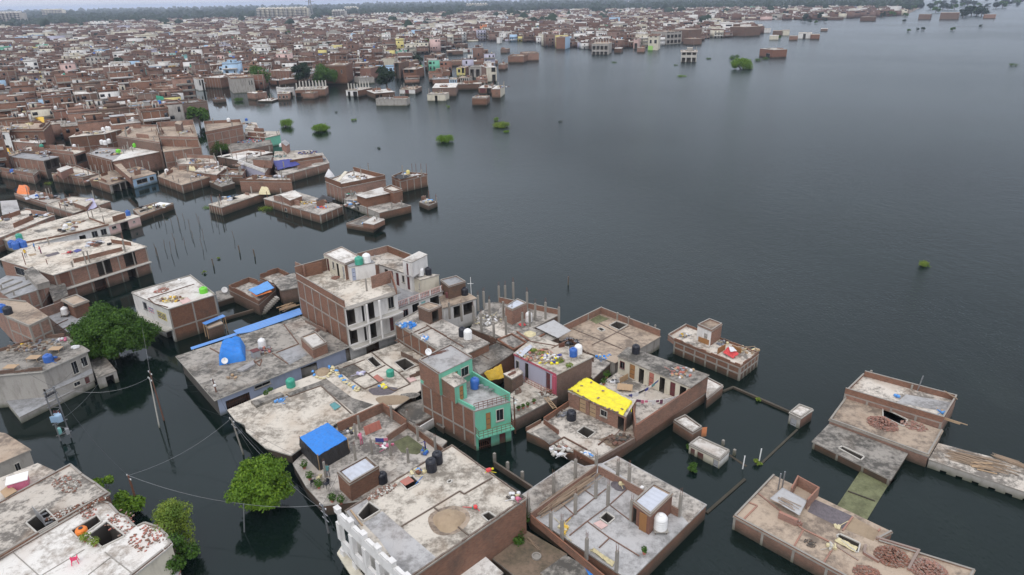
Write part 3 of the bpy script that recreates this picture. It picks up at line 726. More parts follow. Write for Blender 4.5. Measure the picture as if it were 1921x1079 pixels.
plant('leafy pot plant by the bicycles in the white-fronted court', "F 365,700", yz, .5, .8)
plant('second leafy pot plant nearer the yellow tarpaulin in the court', "F 340,760", yz, .45, .7)
def clothesline(label, s_a, s_b, z, sag, n, mats):
    a, c = P(*px(s_a)[0][:2], z), P(*px(s_b)[0][:2], z); t = root('clothesline', label, 'clothesline', tuple(a)); mb = MB()
    f = lambda u: a.lerp(c, u)-Vector((0, 0, sag*4*u*(1-u)))
    mb.tube([f(j/16) for j in range(17)], .015, 'white_plastic', 4); mb.build('rope', t)
    for j in range(n):
        u = (j+.5)/n; w = .45/n*random.uniform(.8, 1.3); p, q = f(u-w), f(u+w); h = random.uniform(.25, .6); mb = MB()
        mb.hexa([(p.x, p.y, p.z-h), (q.x, q.y, q.z-h), (q.x+.03, q.y+.03, q.z-h), (p.x+.03, p.y+.03, p.z-h)], [(p.x, p.y, p.z), (q.x, q.y, q.z), (q.x+.03, q.y+.03, q.z), (p.x+.03, p.y+.03, p.z)], random.choice(mats)); mb.build('hanging_garment', t)
    return t
clothesline('line of dark washing strung across the white-fronted court', "F 560,845", "F 820,715", yz+1.7, .35, 9, ['cloth_navy', 'cloth_black', 'cloth_grey', 'cloth_teal', 'cloth_white'])
clothesline('long line of washing running to the outer brick court wall', "F 600,880", "F 1000,850", yz+1.5, .45, 12, ['cloth_navy', 'cloth_plum', 'cloth_grey', 'cloth_white', 'cloth_pink'])
b2 = Bld('small lean-to of brick with white sheet roof right of the tall court wall', "F 1245,845 1262,705 1392,772 1250,885", 1.35, name='lean_to', cat='outbuilding', walls='brick', roof='white', over=.05, par=[0, .12, .12, 0])
b2 = Bld('narrow brick outhouse with patched sheet roof and open orange door in the water', "I 1275,315 1372,268 1515,370 1435,418", 1.35, name='outhouse', cat='outbuilding', walls='brick', roof='white', par=[.14]*4, pm='brick_old', over=.02)
mb = MB(); c = pts("I 1515,372 1545,372", 1.3); mb.wall(c[0], c[1]+Vector((.2, .1)), .1, 1.3, .05, Vector((0, 1)), 'wallorange'); mb.build('door', b2.root)
b2 = Bld('white outhouse with maroon doors and pale flat roof rising from the water', "I 1408,510 1490,450 1745,565 1665,640", 1.15, name='outhouse', cat='outbuilding', walls=['wallwhite', 'wallwhite', 'wallwhite', 'wallcream'], roof='white', par=[.1]*4, pm='concrete', over=.05,
         ops=[(3, 'd', .03, .2, -1, .85, 'doorgrey'), (3, 'd', .52, .72, -1, .8, 'maroon'), (3, 'd', .8, .95, -1, .8, 'maroon')])
b2 = Bld('small square outhouse standing alone in the water at the corner of sunken walls', "N 1085,602 1165,537 1280,580 1180,648", 1.45, name='outhouse', cat='outbuilding', walls=['wallgrey', 'brick', 'brick_new', 'wallgrey'], roof='white', par=[.12]*4, pm='concrete', over=.08, ops=[(3, 'd', .3, .85, -1, .9, 'doorgrey')])
lowwall('sunken_wall', 'mossy wall top running from the lone house to the small square outhouse', "N 610,382 1090,592", .28, .3, 'brick_old')
lowwall('sunken_wall', 'dark wall top joining the tall court wall to the mossy wall', "N 520,420 608,384", .2, .3, 'brick_old')
lowwall('sunken_wall', 'submerged wall running down from the square outhouse to a bush', "N 1150,742 850,1025", .1, .22, 'brick_old')
lowwall('sunken_wall', 'dark wall top crossing the water right of the pillared roof', "I 1878,800 1560,1079", .12, .28, 'brick_old')
lowwall('sunken_wall', 'submerged wall with short stub posts right of the white outhouse', "I 1745,600 1880,690", .02, .3, 'brick_old', posts="I 1690,520 1785,600", ph=.7)
for k, (a, z, l) in enumerate((("N 685,1079", 1.0, 'thin grey pipe standing in water left of the lower sunken wall'), ("N 825,1010", .9, 'thin grey pipe beside the yellow-green bush on the sunken wall'))):
    c = pt(a, 0); mb = MB(); mb.tube([(c.x, c.y, -1), (c.x+.12, c.y+.05, z+.6)], .06, 'white_plastic', 8); single(mb, 'standpipe', l, 'pipe')

# --- right-hand unfinished house
b = Bld("unfinished brick house with brick heap at the right with three stepped roof levels", "M 100,607 225,480 772,697 655,877", .95, roof='mould', over=.12, fr=([3], [3], []), ops=[(3, 'o', .0, .08, -1, .0)], holes=["M 285,660 310,650 462,722 440,745"])
b.level("M 218,452 335,292 1032,532 930,712", 1.45, roof='tan', over=.1, holes=["M 604,372 775,455 748,500 606,432"], wname='middle_wall', rname='middle_roof', par=[.12, 0, .12, .1], pm='concrete')
b.level("M 332,225@2.75 465,97@2.75 1140,275@2.75 1042,435@2.75", 2.05, roof='pale', over=.0, par=[.3, .7, .7, .7], wname='upper_wall', rname='upper_roof', fr=([3], [4], []))
b.patch("M 700,330@2.05 770,270@2.05 1110,330@2.05 1075,400@2.05", 2.05, 'slate')
b.level("M 1003,622 2000,880 1960,1085 935,738", 1.0, base=-.25, roof='pale', over=.02, walls='wallgrey', wname='long_slab_wall', rname='long_roof', ops=[(2, 'o', a_, a_+.05, -1, .22) for a_ in (.25, .37, .49, .61, .73, .85)])
mb = MB(); q = pts("M 600,450 770,510", 1.45)
pile('brick_heap', 'orange-red heap of tumbled bricks on the unfinished house roof', 'bricks', "M 600,485", 1.45, 520, 1.3, 'brick_new', h=.9, el=1.2, rz=-.7)
pile('brick_heap', 'smaller scatter of bricks and laths right of the big brick heap', 'bricks', "M 830,500", 1.45, 110, .9, ['brick_new', 'brick'], h=.2, el=1.5, rz=-.7)
sticks('timber_pile', 'grey laths spread along the long slab running out of frame', 'timber', "M 1050,690", "M 1620,860", 1.0, 60, 1.0, 'bamboo')
sticks('timber_pile', 'pale planks lying across the long slab at the right edge', 'timber', "M 1200,780", "M 1480,820", 1.0, 10, .5, 'wood_pale', .06)
sticks('timber_pile', 'dark stack of poles along the outer side of the long slab', 'timber', "M 1380,710", "M 1750,840", 1.0, 60, .35, 'bamboo')
for k, (a, h) in enumerate((("M 510,140", .9), ("M 808,235", .6))): b.pillars(a, 2.05, h, .2, rebar=0)
c = pt("M 850,245", 2.05); mb = MB(); mb.tube([(c.x, c.y, 2.05), (c.x+.35, c.y+.1, 4.0)], .06, 'steel', 8); single(mb, 'drain_pipe', 'grey pipe leaning up from the far roof of the unfinished house', 'pipe')
sticks('bamboo_ladder', 'crossed bamboo poles over the far corner of the unfinished house', 'ladder', "M 1040,240@2.8", "M 1165,325@2.8", 2.75, 9, .12, 'bamboo', .03, .1)
sticks('bamboo_poles', 'two long poles sticking out over the water from the unfinished house', 'poles', "M 950,420@2.1", "M 1290,530@2.1", 2.05, 3, .1, 'wood_pale', .05, .3)
clutter('blue bag and cloth by the front parapet of the unfinished house', "M 1030,400", 2.1, .3, ['cloth_bluew', 'cloth_bluew', 'wood_pale'], 8, el=1)
clutter('small blue bag in the middle of the far unfinished roof', "M 708,285", 2.05, .25, ['cloth_bluew', 'blue_plastic'], 6, el=1)
mb = MB(); q = pts("M 440,820 660,892 L 1275,560 1000,440", .1); mb.prism(q, -1, .10, 'concrete', 'moss'); t = single(mb, 'sunken_walkway', 'mossy slab walkway just under the water joining two right-hand houses', 'walkway')
lowwall('sunken_rib', 'dark rib across the mossy slab walkway', "M 350,965 540,1035", .2, .12, 'brick_old')

# --- long house bottom right
b = Bld("long low brick house bottom right with white-grey sheet canopy and brick mounds", "L 80,522 435,152 1505,665 1368,738 2250,1010 1950,1540", 1.45, roof='tan', over=.06, walls='brick', fr=([5], [6], []), holes=["L 1010,705 1035,690 1210,770 1190,850"], par=[.12, 0, .1, .1, .1, .12], pm='brick')
b.ridges(["L 160,560 290,430 215,400", "L 300,320 700,640 950,760 1200,920", "L 620,800 705,650", "L 890,945 960,830", "L 1060,655 1150,530", "L 1380,660 1395,640"], 1.45, .14, .08, 'brick')
b.patch("L 745,480 800,365 1150,520 1070,640", 1.45, 'gravel'); b.patch("L 1085,640 1160,530 1390,655 1340,745", 1.45, 'sand')
mb = MB(); q = pts("L 575,290@1.6 628,150@2.5 850,240@2.5 740,385@1.6", 2.0)
q = pts("L 580,350 640,235 838,345 735,460", 1.45)
for a, c_ in ((0, 1), (1, 2), (2, 3)):
    dd = (q[c_]-q[a]).normalized(); mb.wall(q[a]+dd*(.13 if a else 0), q[c_], 1.453, 2.55, .13, Vector((dd.y, -dd.x)), 'brick')
mb.build('tank_enclosure', b.root)
sheet('sheet_canopy', 'grey-white sheet canopy weighted with bricks and poles on the long low house', 'canopy', "L 405,362@2.2 520,262@2.2 740,380@2.2 672,512@2.2", 2.2, 'tin_grey', wave=.03, th=.05)
sticks('canopy_poles', 'bamboo poles laid over the grey-white sheet canopy', 'poles', "L 430,335@2.25", "L 720,480@2.25", 2.26, 8, .6, 'bamboo', .03, .05)
mb = MB(); q = pts("L 475,540 640,615", 1.45); dd = (q[1]-q[0]).normalized(); mb.wall(q[0], q[1], 1.46, 2.12, .3, Vector((-dd.y, dd.x)), 'brick_new'); loose(mb, pt("L 655,590", 1.45), 30, .35, 1.45, 'brick_new', h=.6)
single(mb, 'brick_stack', 'orange brick stack under the front of the grey-white sheet canopy', 'bricks')
mb = MB()
for a in ("L 478,280", "L 515,262"): c = pt(a, 1.45); mb.tube([(c.x, c.y, 1.4), (c.x+.03, c.y, 3.3)], .07, 'steel', 8)
single(mb, 'vent_pipes', 'pair of grey pipes standing by the sheet canopy on the long low house', 'pipe')
pile('brick_mound', 'dark red mound of stacked bricks inside a brick kerb, long low house', 'bricks', "L 1500,890", 1.45, 800, 1.15, ['brick_new', 'brick'], h=1.1, el=1.15)
pile('brick_mound', 'second brick mound nearer the lower right corner, long low house', 'bricks', "L 1830,1010", 1.45, 800, 1.2, ['brick_new', 'brick'], h=1.1, el=1.15)
pile('brick_mound', 'third brick mound cut by the bottom edge, long low house', 'bricks', "L 1280,1045", 1.45, 420, .9, ['brick_new', 'brick'], h=.4, el=1.15)
b.ridges(["L 1265,790 1250,860 1385,940", "L 1360,725 1740,840", "L 1745,835 1650,1010"], 1.45, .2, .22, 'brick_new')
sheet('striped_cloth', 'white, pink and yellow cloth draped in the stair opening of the long low house', 'cloth', "L 985,745@1.5 1020,715@1.5 1200,800@1.5 1170,850@1.5", 1.6, 'cloth_cream', wave=.1)
clutter('grey and yellow sacks beside the stair opening of the long low house', "L 960,800", 1.45, .28, ['concrete_pale', 'cloth_cream', 'concrete_pale'], 8, 'sack_pair', 'sack', 1)
clutter('rags lying on the gravel patch of the long low house', "L 1020,620", 1.45, .2, ['cloth_cream'], 4, 'rag', 'rag', 1)
pile('sand_patch', 'small dark pile of mortar left of the stair opening', 'rubble', "L 770,765", 1.45, 60, .5, ['inside', 'brick_old'], (.1, .08, .05), .1)
c = pt("L 2120,1079", 1.45); 

# --- big roof, bottom centre, with white arcade
fz = 4.8
b = Bld("big cream-roofed house with white arcade front and round sand heap on top", "J 115,575 950,62 1528,478 600,1120", fz, roof='cream', walls=['wallgrey', 'brick', 'brick', 'wallwhite'], over=.05, holes=["J 215,615 300,515 385,575 255,655", "J 545,350 640,310 695,362 600,415", "J 1185,615 1235,590 1290,630 1235,660", "J 915,352 938,340 948,350 925,364"], hdeep=1.6)
b.patch("J 255,672 405,580 825,940 600,1118 380,800", fz, 'slate'); b.patch("J 120,578 300,478 300,498 202,608 245,668 205,690", fz, 'slate')
b.ridges(["J 555,700 805,550 1010,425 1045,448 1265,320", "J 805,550 860,590", "J 985,695 1080,770"], fz, .12, .07, 'brick_old')
b.parapet([0, 0, 0, 0], fz)
mb = MB(); q = pts("J 115,575 950,62 1528,478 600,1120", fz)
for a, c_ in ((0, 1), (1, 2), (2, 3)):
    dd = (q[c_]-q[a]).normalized(); k = int((q[c_]-q[a]).length/.45)
    for j in range(k): mb.wall(q[a].lerp(q[c_], j/k), q[a].lerp(q[c_], (j+.93)/k), fz+.012, fz+random.uniform(.06, .15), .14, Vector((dd.y, -dd.x)), 'brick_old')
mb.build('brick_edging', b.root)
# white arcade wall in front: posts with block heads, beam, middle beam
a0, a1 = pt("J 66,548", 6.3), pt("J 590,1050", 6.3); d = (a1-a0).normalized(); nn = Vector((d.y, -d.x)); nn = nn if nn.x < 0 else -nn; Ln = (a1-a0).length*1.25; a1 = a0+d*Ln; mb = MB(); K = 6
for zz, z2, q in ((4.83, 5.75, .0), (1.9, 3.0, .0), (-1.5, .3, .05)): mb.wall(a0+nn*q, a1+nn*q, zz, z2, .28, nn, 'wallwhite')
mb.wall(a0-nn*.05, a1-nn*.05, 5.753, 5.85, .36, nn, 'wallwhite')
for j in range(K+1):
    u = Ln*j/K
    for zz, z2 in ((.303, 1.897), (3.003, 4.827)): mb.wall(a0+d*(u-.28)-nn*.03, a0+d*(u+.28)-nn*.03, zz, z2, .4, nn, 'wallwhite')
    mb.wall(a0+d*(u-.27)-nn*.04, a0+d*(u+.27)-nn*.04, 5.856, 6.3, .4, nn, 'wallwhite'); mb.wall(a0+d*(u-.32)-nn*.07, a0+d*(u+.32)-nn*.07, 6.303, 6.37, .46, nn, 'wallwhite')
    if j < K: mb.wall(a0+d*(u+Ln/K*.5-.5)-nn*.02, a0+d*(u+Ln/K*.5+.5)-nn*.02, 5.856, 6.05, .3, nn, 'wallwhite')
mb.build('arcade', b.root)
mb = MB(); mb.prism([a0-nn*1.2, a0+nn*.05, a1+nn*.05, a1-nn*1.2], 1.3, 1.49, 'concrete_pale'); mb.build('gallery_floor', b.root)
mb = MB(); q = pts("J 50,905 85,850 260,1079 200,1140", 1.3); mb.prism(q, 1.1, 1.29, 'wallcream'); mb.build('balcony', b.root)
mound('sand_heap', 'round brown sand heap with wet ring on the big cream roof', 'sand', "J 925,650", fz, 1.35, .55, 'sand')
b.patch([pt("J 925,650", fz)+Vector((math.cos(a)*(1.75+.1*math.sin(3*a)), math.sin(a)*(1.75+.12*math.sin(2*a)))) for a in np.linspace(0, 6.1, 24)], fz, 'tan', .006, 'sand_ring')
tank("J 790,260", fz, 'black_plastic', 'black water tank on the big cream roof, nearer of the two', .52, 1.35)
tank("J 838,200", fz, 'black_plastic', 'black water tank on the big cream roof, farther of the two', .5, 1.3)
clutter('blue and yellow rags by the light wells of the big cream roof', "J 680,290", fz, .55, ['cloth_bluew', 'cloth_cream', 'brick', 'cloth_blue', 'cloth_cream'], 14)
clutter('yellow and red bag on the far edge of the big cream roof', "J 1240,265", fz, .22, ['cloth_yellow', 'cloth_yellow', 'cloth_red'], 6, el=1)
clutter('white basins and pink box at the right corner of the big cream roof', "J 1440,470", fz, .45, ['cloth_white', 'white_plastic', 'cloth_cream', 'cloth_pink', 'inside'], 14)
clutter('red and green pot standing on the big cream roof', "J 1132,560", fz, .12, ['cloth_red', 'green_plastic'], 4, el=1)
sheet('red_shutter', 'red sheet lying over the light well of the big cream roof', 'sheet', "J 540,345 610,305 655,342 585,380", fz+.18, 'redstone', wave=.01)
pile('brick_rubble', 'strip of brick rubble along the upper left edge of the big cream roof', 'bricks', "J 400,430", fz, 120, 1.5, ['brick', 'concrete_pale', 'brick_old'], el=.35, rz=R(-47), h=.12)
mb = MB(); q = pts("J 150,570 240,690", 4.9); mb.wall(q[0], q[1], 4.85, 4.95, .15, Vector((1, 0)), 'wood_pale'); single(mb, 'plank', 'long plank lying by the stairwell behind the white arcade', 'plank')

# --- pillared roof
gz = 1.7
b = Bld("low brick house with grey panelled roof and standing concrete pillars", "K 178,398 600,110 705,158 860,132 982,72 1738,482 1090,1120 245,565", gz, roof='slate', over=.05, walls='brick', holes=["K 840,600 893,552 958,600 905,645"])
b.patch("K 182,400 600,114 700,160 795,150 242,550", gz, 'mixed', .012, 'side_ledge'); b.patch("K 868,138 982,78 1733,482 1590,640 1500,545", gz, 'mixed', .012, 'side_ledge')
for ws, h in (("K 245,562 812,150", .9), ("K 812,150 1500,520", .9), ("K 245,568 900,1110", .8)):
    q = pts(ws, gz+h); q = pts(ws, gz+h); dd = (q[1]-q[0]).normalized(); mb = MB(); mb.wall(q[0]+dd*.15, q[1], gz+.003, gz+h, .13, Vector((-dd.y, dd.x)), 'brick'); mb.build('court_wall', b.root)
b.ridges(["K 640,310 800,425", "K 500,460 620,570", "K 545,625 890,350", "K 580,745 730,625", "K 730,625 925,480 1080,340", "K 735,630 910,760 1170,920", "K 830,850 920,765", "K 925,490 1095,620"], gz+.015, .10, .05, 'brick_old')
b.pillars("K 445,412 628,268 800,428 628,562 903,490 985,275 1080,338 420,725 515,795 722,950 975,1050 1100,620 1508,580 232,585", gz, 2.3)
b.pillars("K 805,175", gz, 1.6)
b.room("K 1115,462 1290,308 1452,392 1262,575", 3.85, gz+.02, walls='brick_new', roof='tan', par=[.1]*4, sheet='tin', ops=[(3, 'o', .75, .95, gz, 3.4)])
panel('open orange-brown wooden door of the brick room on the pillared roof', "K 1165,690", "K 1225,722", gz, 1.9, 'wood', 'open_door')
tank("K 1345,700", gz, 'white_plastic', 'white water tank with blue band beside the brick room on the pillared roof', .6, 1.45, stand=.25)
sticks('bamboo_pile', 'long bundle of bamboo poles along the wall of the pillared roof', 'poles', "K 290,590", "K 850,200", gz+.02, 70, .75, 'bamboo', .045, .5)
mound('gravel_heap', 'dark gravel heap at the foot of a pillar on the pillared roof', 'gravel', "K 1005,320", gz+.02, .8, .3, 'gravel')
clutter('yellow sack on the dark gravel heap', "K 1015,318", gz+.32, .15, ['cloth_cream'], 4, 'sack', 'sack', 1)
sheet('pink_slab', 'pink slab lying beside the square light well on the pillared roof', 'slab', "K 780,640 840,612 905,655 850,690", gz+.08, 'wallpink', wave=0, th=.05)
sheet('torn_sheet', 'torn cream sheet with brown holes along the lower wall of the pillared roof', 'sheet', "K 745,870@1.8 790,855@1.9 970,975@1.9 940,1010@1.8", gz+.1, 'cloth_cream', wave=.14)
clutter('cream sacks beside the pillars on the left wall of the pillared roof', "K 530,700", gz+.02, .6, ['cloth_cream', 'cloth_mustard', 'cloth_cream'], 14, el=.5)
clutter('white plastic crate beside the brick room on the pillared roof', "K 1180,360", gz+.02, .2, ['white_plastic', 'white_plastic', 'steel'], 6, 'crate', 'crate', 1)
plant('small green plant on the front ledge of the pillared roof', "K 1212,900", gz, .25, .6)
sheet('blue_sheet', 'blue plastic sheet at the bottom edge below the pillared roof', 'sheet', "K 705,1020 760,1010 860,1085 760,1100", 1.3, 'cloth_blue', wave=.1)
# low yard roofs between the two
b = Bld("overgrown brown slab with a round well cover between the two big bottom roofs", "K -120,900 110,640 560,900 330,1250", .9, name='low_slab', cat='slab', roof='soil', walls='brick_old', over=0)
b = Bld("mouldy slab strip at the bottom edge below the pillared roof wall", "K 330,1060 545,905 860,1085 640,1300", .95, name='low_slab', cat='slab', roof='mould', walls='brick_old', over=0)
mb = MB(); c = pt("K 300,925", .9); mb.lathe((c.x, c.y, .91), [(.42, 0), (.42, .15), (.3, .16), (.3, .05)], 'concrete', 18); single(mb, 'well_cover', 'round concrete well cover on the overgrown brown slab', 'well')
b = Bld("small mottled white roof at the bottom edge below the big cream roof", "J 968,1025 1160,893 1345,1060 1150,1220", 1.6, name='small_house', roof='white', walls='brick_old', over=.05)
lowwall('boundary_wall', 'broken brick wall in the water between the green house and cream roof', "J 1280,190@.7 1575,385@.7", .7, .2, 'brick_old', posts="J 1283,200@0 1385,270@0 1500,345@0", ph=1.2)
# --- the green house
g8, g7, gt = 7.9, 7.2, 5.1
b = Bld("tall mint-green fronted house with brick side wall and roof terrace", "H 772,672 1118,578 545,40@7.9 235,190@7.9", gt, roof='slate', walls=['wallgreen', 'wallgreen', 'brick', 'brick'], over=.03,
        ops=[(0, 'd', .30, .44, 2.25, 4.4, 'wood'), (0, 'w', .58, .80, 3.0, 4.5, 'concrete_pale'), (0, 'g', .07, .42, -1, 1.6), (0, 'd', .66, .84, -1, 1.7, 'maroon')], par=[0, .95, 0, .35], pm=['wallgreen', 'wallgreen', 'brick', 'wallgreen'])
nn = b.nr[0]; A, B_ = b.poly[0], b.poly[1]; mb = MB()
for hz in (.25, .5, .8): mb.bar((*(A-nn*.1), gt+hz), (*(B_-nn*.1), gt+hz), .045, 'rust')
for j in range(9): q = A.lerp(B_, j/8)-nn*.1; mb.bar((q.x, q.y, gt), (q.x, q.y, gt+.85), .05, 'rust')
mb.build('railing', b.root)
b.balcony(0, 0.0, 1.0, 2.15, .95, mat='wallgreen', rm='rust'); b.frame([3], 5, [2.1], z=gt, base=.6)
b.room([pt("H 235,185", g8), pt("H 545,35", g8), pt("H 748,158", g8), pt("H 425,312", g8)], g8, gt, walls=['brick', 'brick', 'wallgreen', 'brick'], roof='slate', name='upper_room', par=[.12, .12, 0, .12], ops=[(2, 'w', .12, .36, 6.0, 7.2, 'concrete_pale'), (2, 'd', .45, .55, 5.2, 7.1, 'wood')])
b.room([pt("H 430,338", g7), pt("H 552,280", g7), pt("H 692,385", g7), pt("H 578,442", g7)], g7, gt, walls=['brick', 'wallgreen', 'wallgreen', 'brick'], roof='pale', ops=[(2, 'd', .25, .6, 5.15, 6.9, 'wood')])
tank("H 777,450", gt, 'blue_plastic', 'blue water tank on the terrace of the mint-green house', .52, 1.3)
def dish(label, s_pt, z, r=.4, mat='cloth_white'):
    c = pt(s_pt, z); t = root('satellite_dish', label, 'satellite dish', (c.x, c.y, z)); mb = MB(); mb.tube([(c.x, c.y, z+.004), (c.x, c.y, z+.7)], .03, 'steel', 6); mb.build('stand', t)
    mb = MB(); ax = Vector((.5, -.75, .5)).normalized(); u = ax.cross(Vector((0, 0, 1))).normalized(); v = ax.cross(u); o = Vector((c.x, c.y, z+.8)); k = 16
    for (rr, dd) in ((0.01, 0), (.5, .05), (.8, .12), (1, .2), (1.0, .17), (.5, .02), (.01, -.03)): mb.v += [tuple(o+ax*dd*r+(u*math.cos(6.283*q/k)+v*math.sin(6.283*q/k))*r*rr) for q in range(k)]
    i = mb.mi('white_plastic')
    for j in range(6):
        for q in range(k): a = j*k+q; e = j*k+(q+1) % k; mb.f.append((a, e, e+k, a+k)); mb.m.append(i)
    mb.build('reflector', t, smooth=True); mb = MB(); mb.tube([o-v*r*.9, o+ax*r*1.1], .015, 'steel', 5); mb.build('feed_arm', t); return t
dish('white satellite dish on the top roof of the mint-green house', "H 330,165", g8)
sticks('steel_rods', 'rust-coloured rods lying on the top roof of the mint-green house', 'rods', "H 330,140", "H 560,75", g8, 8, .25, 'rust', .025, .1)
def frame_table(label, s_pt, z, w=1., mat='steel', name='metal_stool'):
    c = pt(s_pt, z); mb = MB(); 
    for x, y in ((-1, -1), (1, -1), (1, 1), (-1, 1)): mb.bar((c.x+x*w*.4, c.y+y*w*.3, z+.004), (c.x+x*w*.4, c.y+y*w*.3, z+.45), .035, mat)
    mb.box((c.x, c.y, z+.45), (w*.9, w*.65, .03), 0, mat); return single(mb, name, label, 'stool')
for k, (x, y, l) in enumerate(((835, 460, 'small metal stool beside the blue tank on the green terrace'), (885, 478, 'middle metal stool along the wall of the green terrace'), (935, 498, 'metal stool at the far end of the green terrace wall'))): frame_table(l, "H %d,%d" % (x, y), gt, .6)

# --- tall brick tower house with stepped neighbours
tz = 8.1
b = Bld("tallest brick house with three storeys and curved white balconies", "B 82,428 545,702 1052,538 *", tz, roof='cream', walls=['brick', 'wallwhite', 'brick', 'brick'], over=.06, fr=([0], [6], [2.2, 5.2]),
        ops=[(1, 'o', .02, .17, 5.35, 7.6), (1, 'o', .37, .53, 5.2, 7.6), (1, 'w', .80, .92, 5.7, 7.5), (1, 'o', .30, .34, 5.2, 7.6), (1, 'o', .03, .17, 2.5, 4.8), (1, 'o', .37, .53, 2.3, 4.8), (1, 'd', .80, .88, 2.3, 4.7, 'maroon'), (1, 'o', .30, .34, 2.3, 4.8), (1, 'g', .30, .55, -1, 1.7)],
        par=[.95, 0, 0, 1.9], pm='brick')
b.balcony(1, .0, 1., 5.2, 1.2, rail='wall', rm='wallwhite', rh=.12, curve=.25); b.balcony(1, .0, 1., 2.2, 1.2, rail='wall', rm='wallwhite', rh=.12, curve=.25); b.balcony(1, 0, 1, 8.09, .9, rail='', curve=.25, mat='concrete')
for u in (.33, .57):
    q = b.poly[1].lerp(b.poly[2], u)+b.nr[1]*1.0; mb = MB(); mb.lathe((q.x, q.y, 5.2), [(.16, 0), (.16, 2.75)], 'wallwhite', 10); mb.build('column', b.root); mb = MB(); mb.lathe((q.x, q.y, 2.2), [(.16, 0), (.16, 2.85)], 'wallwhite', 10); mb.build('column', b.root)
b.parapet([0, 0, 0, 0], tz)
for ws, z1, m in (("B 62,262 150,300", 10.0, 'brick'), ("B 150,300 325,265", 9.9, 'brick'), ("B 795,410 985,350", 9.9, 'brick'), ("B 985,350 1040,520", 9.0, 'brick')):
    q = pts(ws, z1); dd = (q[1]-q[0]).normalized(); mb = MB(); mb.wall(q[0]+dd*.14, q[1], tz+.003, z1, .13, Vector((-dd.y, dd.x)), m); mb.build('terrace_wall', b.root)
b.room("B 345,192 520,122 710,225 545,292", 10.5, tz, walls=['wallwhite', 'brick', 'brick', 'wallcream'], roof='white', name='upper_room', ops=[(3, 'd', .04, .14, 8.1, 10.1, 'doorgrey'), (3, 'o', .30, .40, 8.1, 10.1), (3, 'w', .5, .6, 9, 10.1), (3, 'd', .78, .9, 8.1, 10.1, 'maroon')], par=[.1]*4)
b.room("B 598,312 560,285 790,238 838,268", 10.3, tz, walls='wallwhite', roof='grey', ops=[(3, 'd', .8, .95, 8.1, 10.0, 'wallblue')])
b.pillars("B 762,545", tz, 1.9, .2, rebar=0)
tank("B 688,285", 10.35, 'green_plastic', 'green water tank on the tallest brick house', .6, 1.15)
tank("B 762,268", 10.35, 'white_plastic', 'white water tank beside the green tank on the tallest house', .6, 1.35)
pile('brick_pile', 'small flat pile of bricks on the terrace of the tallest house', 'bricks', "B 460,420", tz, 70, .6, 'brick_new', h=.12)
b = Bld("three-storey house with white room row and brick parapet right of the tallest house", "B 868,278 968,168 1345,318 1188,390", 7.7, walls=['brick', 'brick', 'wallwhite', 'wallwhite'], roof='pale', over=.1,
        ops=[(3, 'd', .06, .14, 5.1, 7.2, 'maroon'), (3, 'w', .2, .28, 6, 7.2), (3, 'd', .38, .47, 5.1, 7.2, 'maroon'), (3, 'w', .55, .63, 6, 7.2, 'maroon'), (3, 'o', .7, .8, 5.1, 7.2)], par=[0, 1.1, 0, 0])
b.level("B 640,255 960,170 1000,230 860,290", 7.65, roof='pale', walls='brick', par=[1.1, .0, 0, 0], wname='back_wall', rname='back_roof', over=0)
b.room("B 1105,243 1265,162 1342,192 1195,268", 10.0, 7.7, walls=['wallwhite', 'brick', 'wallwhite', 'wallwhite'], roof='white', ops=[(3, 'd', .45, .65, 7.7, 9.6, 'maroon')])
b.level("B 1062,706 905,540 1340,395 1492,545", 4.9, roof='grey', walls=['wallwhite', 'brick', 'brick', 'wallwhite'], wname='lower_wall', rname='terrace', over=.12,
        ops=[(3, 'o', .1, .3, 2.2, 4.5), (3, 'd', .4, .5, 2.2, 4.4, 'wallteal'), (3, 'o', .55, .7, 2.2, 4.5), (3, 'w', .8, .9, 3, 4.2, 'maroon')])
q0, q1 = b.poly[0], b.poly[3]; mb = MB(); nn = b.nr[3]
for hz in (.3, .85): mb.bar((*(q0-nn*.1), 4.9+hz), (*(q1-nn*.1), 4.9+hz), .08, 'wallpink')
for j in range(30): q = q0.lerp(q1, j/29)-nn*.1; mb.bar((q.x, q.y, 4.9), (q.x, q.y, 5.75), .07 if j % 7 else .2, 'redstone' if j % 7 else 'wallwhite')
mb.build('railing', b.root)
b.room("B 1190,405 1290,368 1455,388 1278,436", 7.1, 4.9, walls=['wallcream', 'wallcream', 'wallcream', 'wallcream'], roof='pale', name='terrace_room', ops=[(3, 'w', .1, .2, 5.5, 6.5)])
tank("B 1280,392", 7.15, 'white_plastic', 'white water tank on the cream room left of the black one', .55, 1.2)
tank("B 1356,385", 7.15, 'black_plastic', 'black water tank on the cream room by the pink railing', .5, 1.15)
clutter('air cooler and pot plants on the roof behind the tallest house', "B 825,210", 7.7, .35, ['white_plastic', 'doorgrey'], 5, 'air_cooler', 'cooler', 1)
plant('green plants by the white stair room behind the tallest house', "B 1100,215", 7.7, .4, .8)
b = Bld("low pale house with brick roof room and black tank at the water behind", "B 1498,705 1460,585 1690,540 1812,612", 4.2, walls=['wallwhite', 'brick_old', 'wallgrey', 'wallwhite'], roof='tan', over=.15, ops=[(3, 'o', .1, .4, 2, 3.8), (3, 'o', .5, .7, 2, 3.8)])
b.room("B 1470,440 1625,402 1712,455 1552,505", 6.2, 4.2, walls='brick_old', roof='grey', par=[.1]*4)
tank("B 1705,580", 4.2, 'black_plastic', 'black water tank right of the brick roof room near the mast', .55, 1.2)
tank("B 1545,605", 4.2, 'maroon', 'dark red water tank between the cream room and brick roof room', .4, .9)
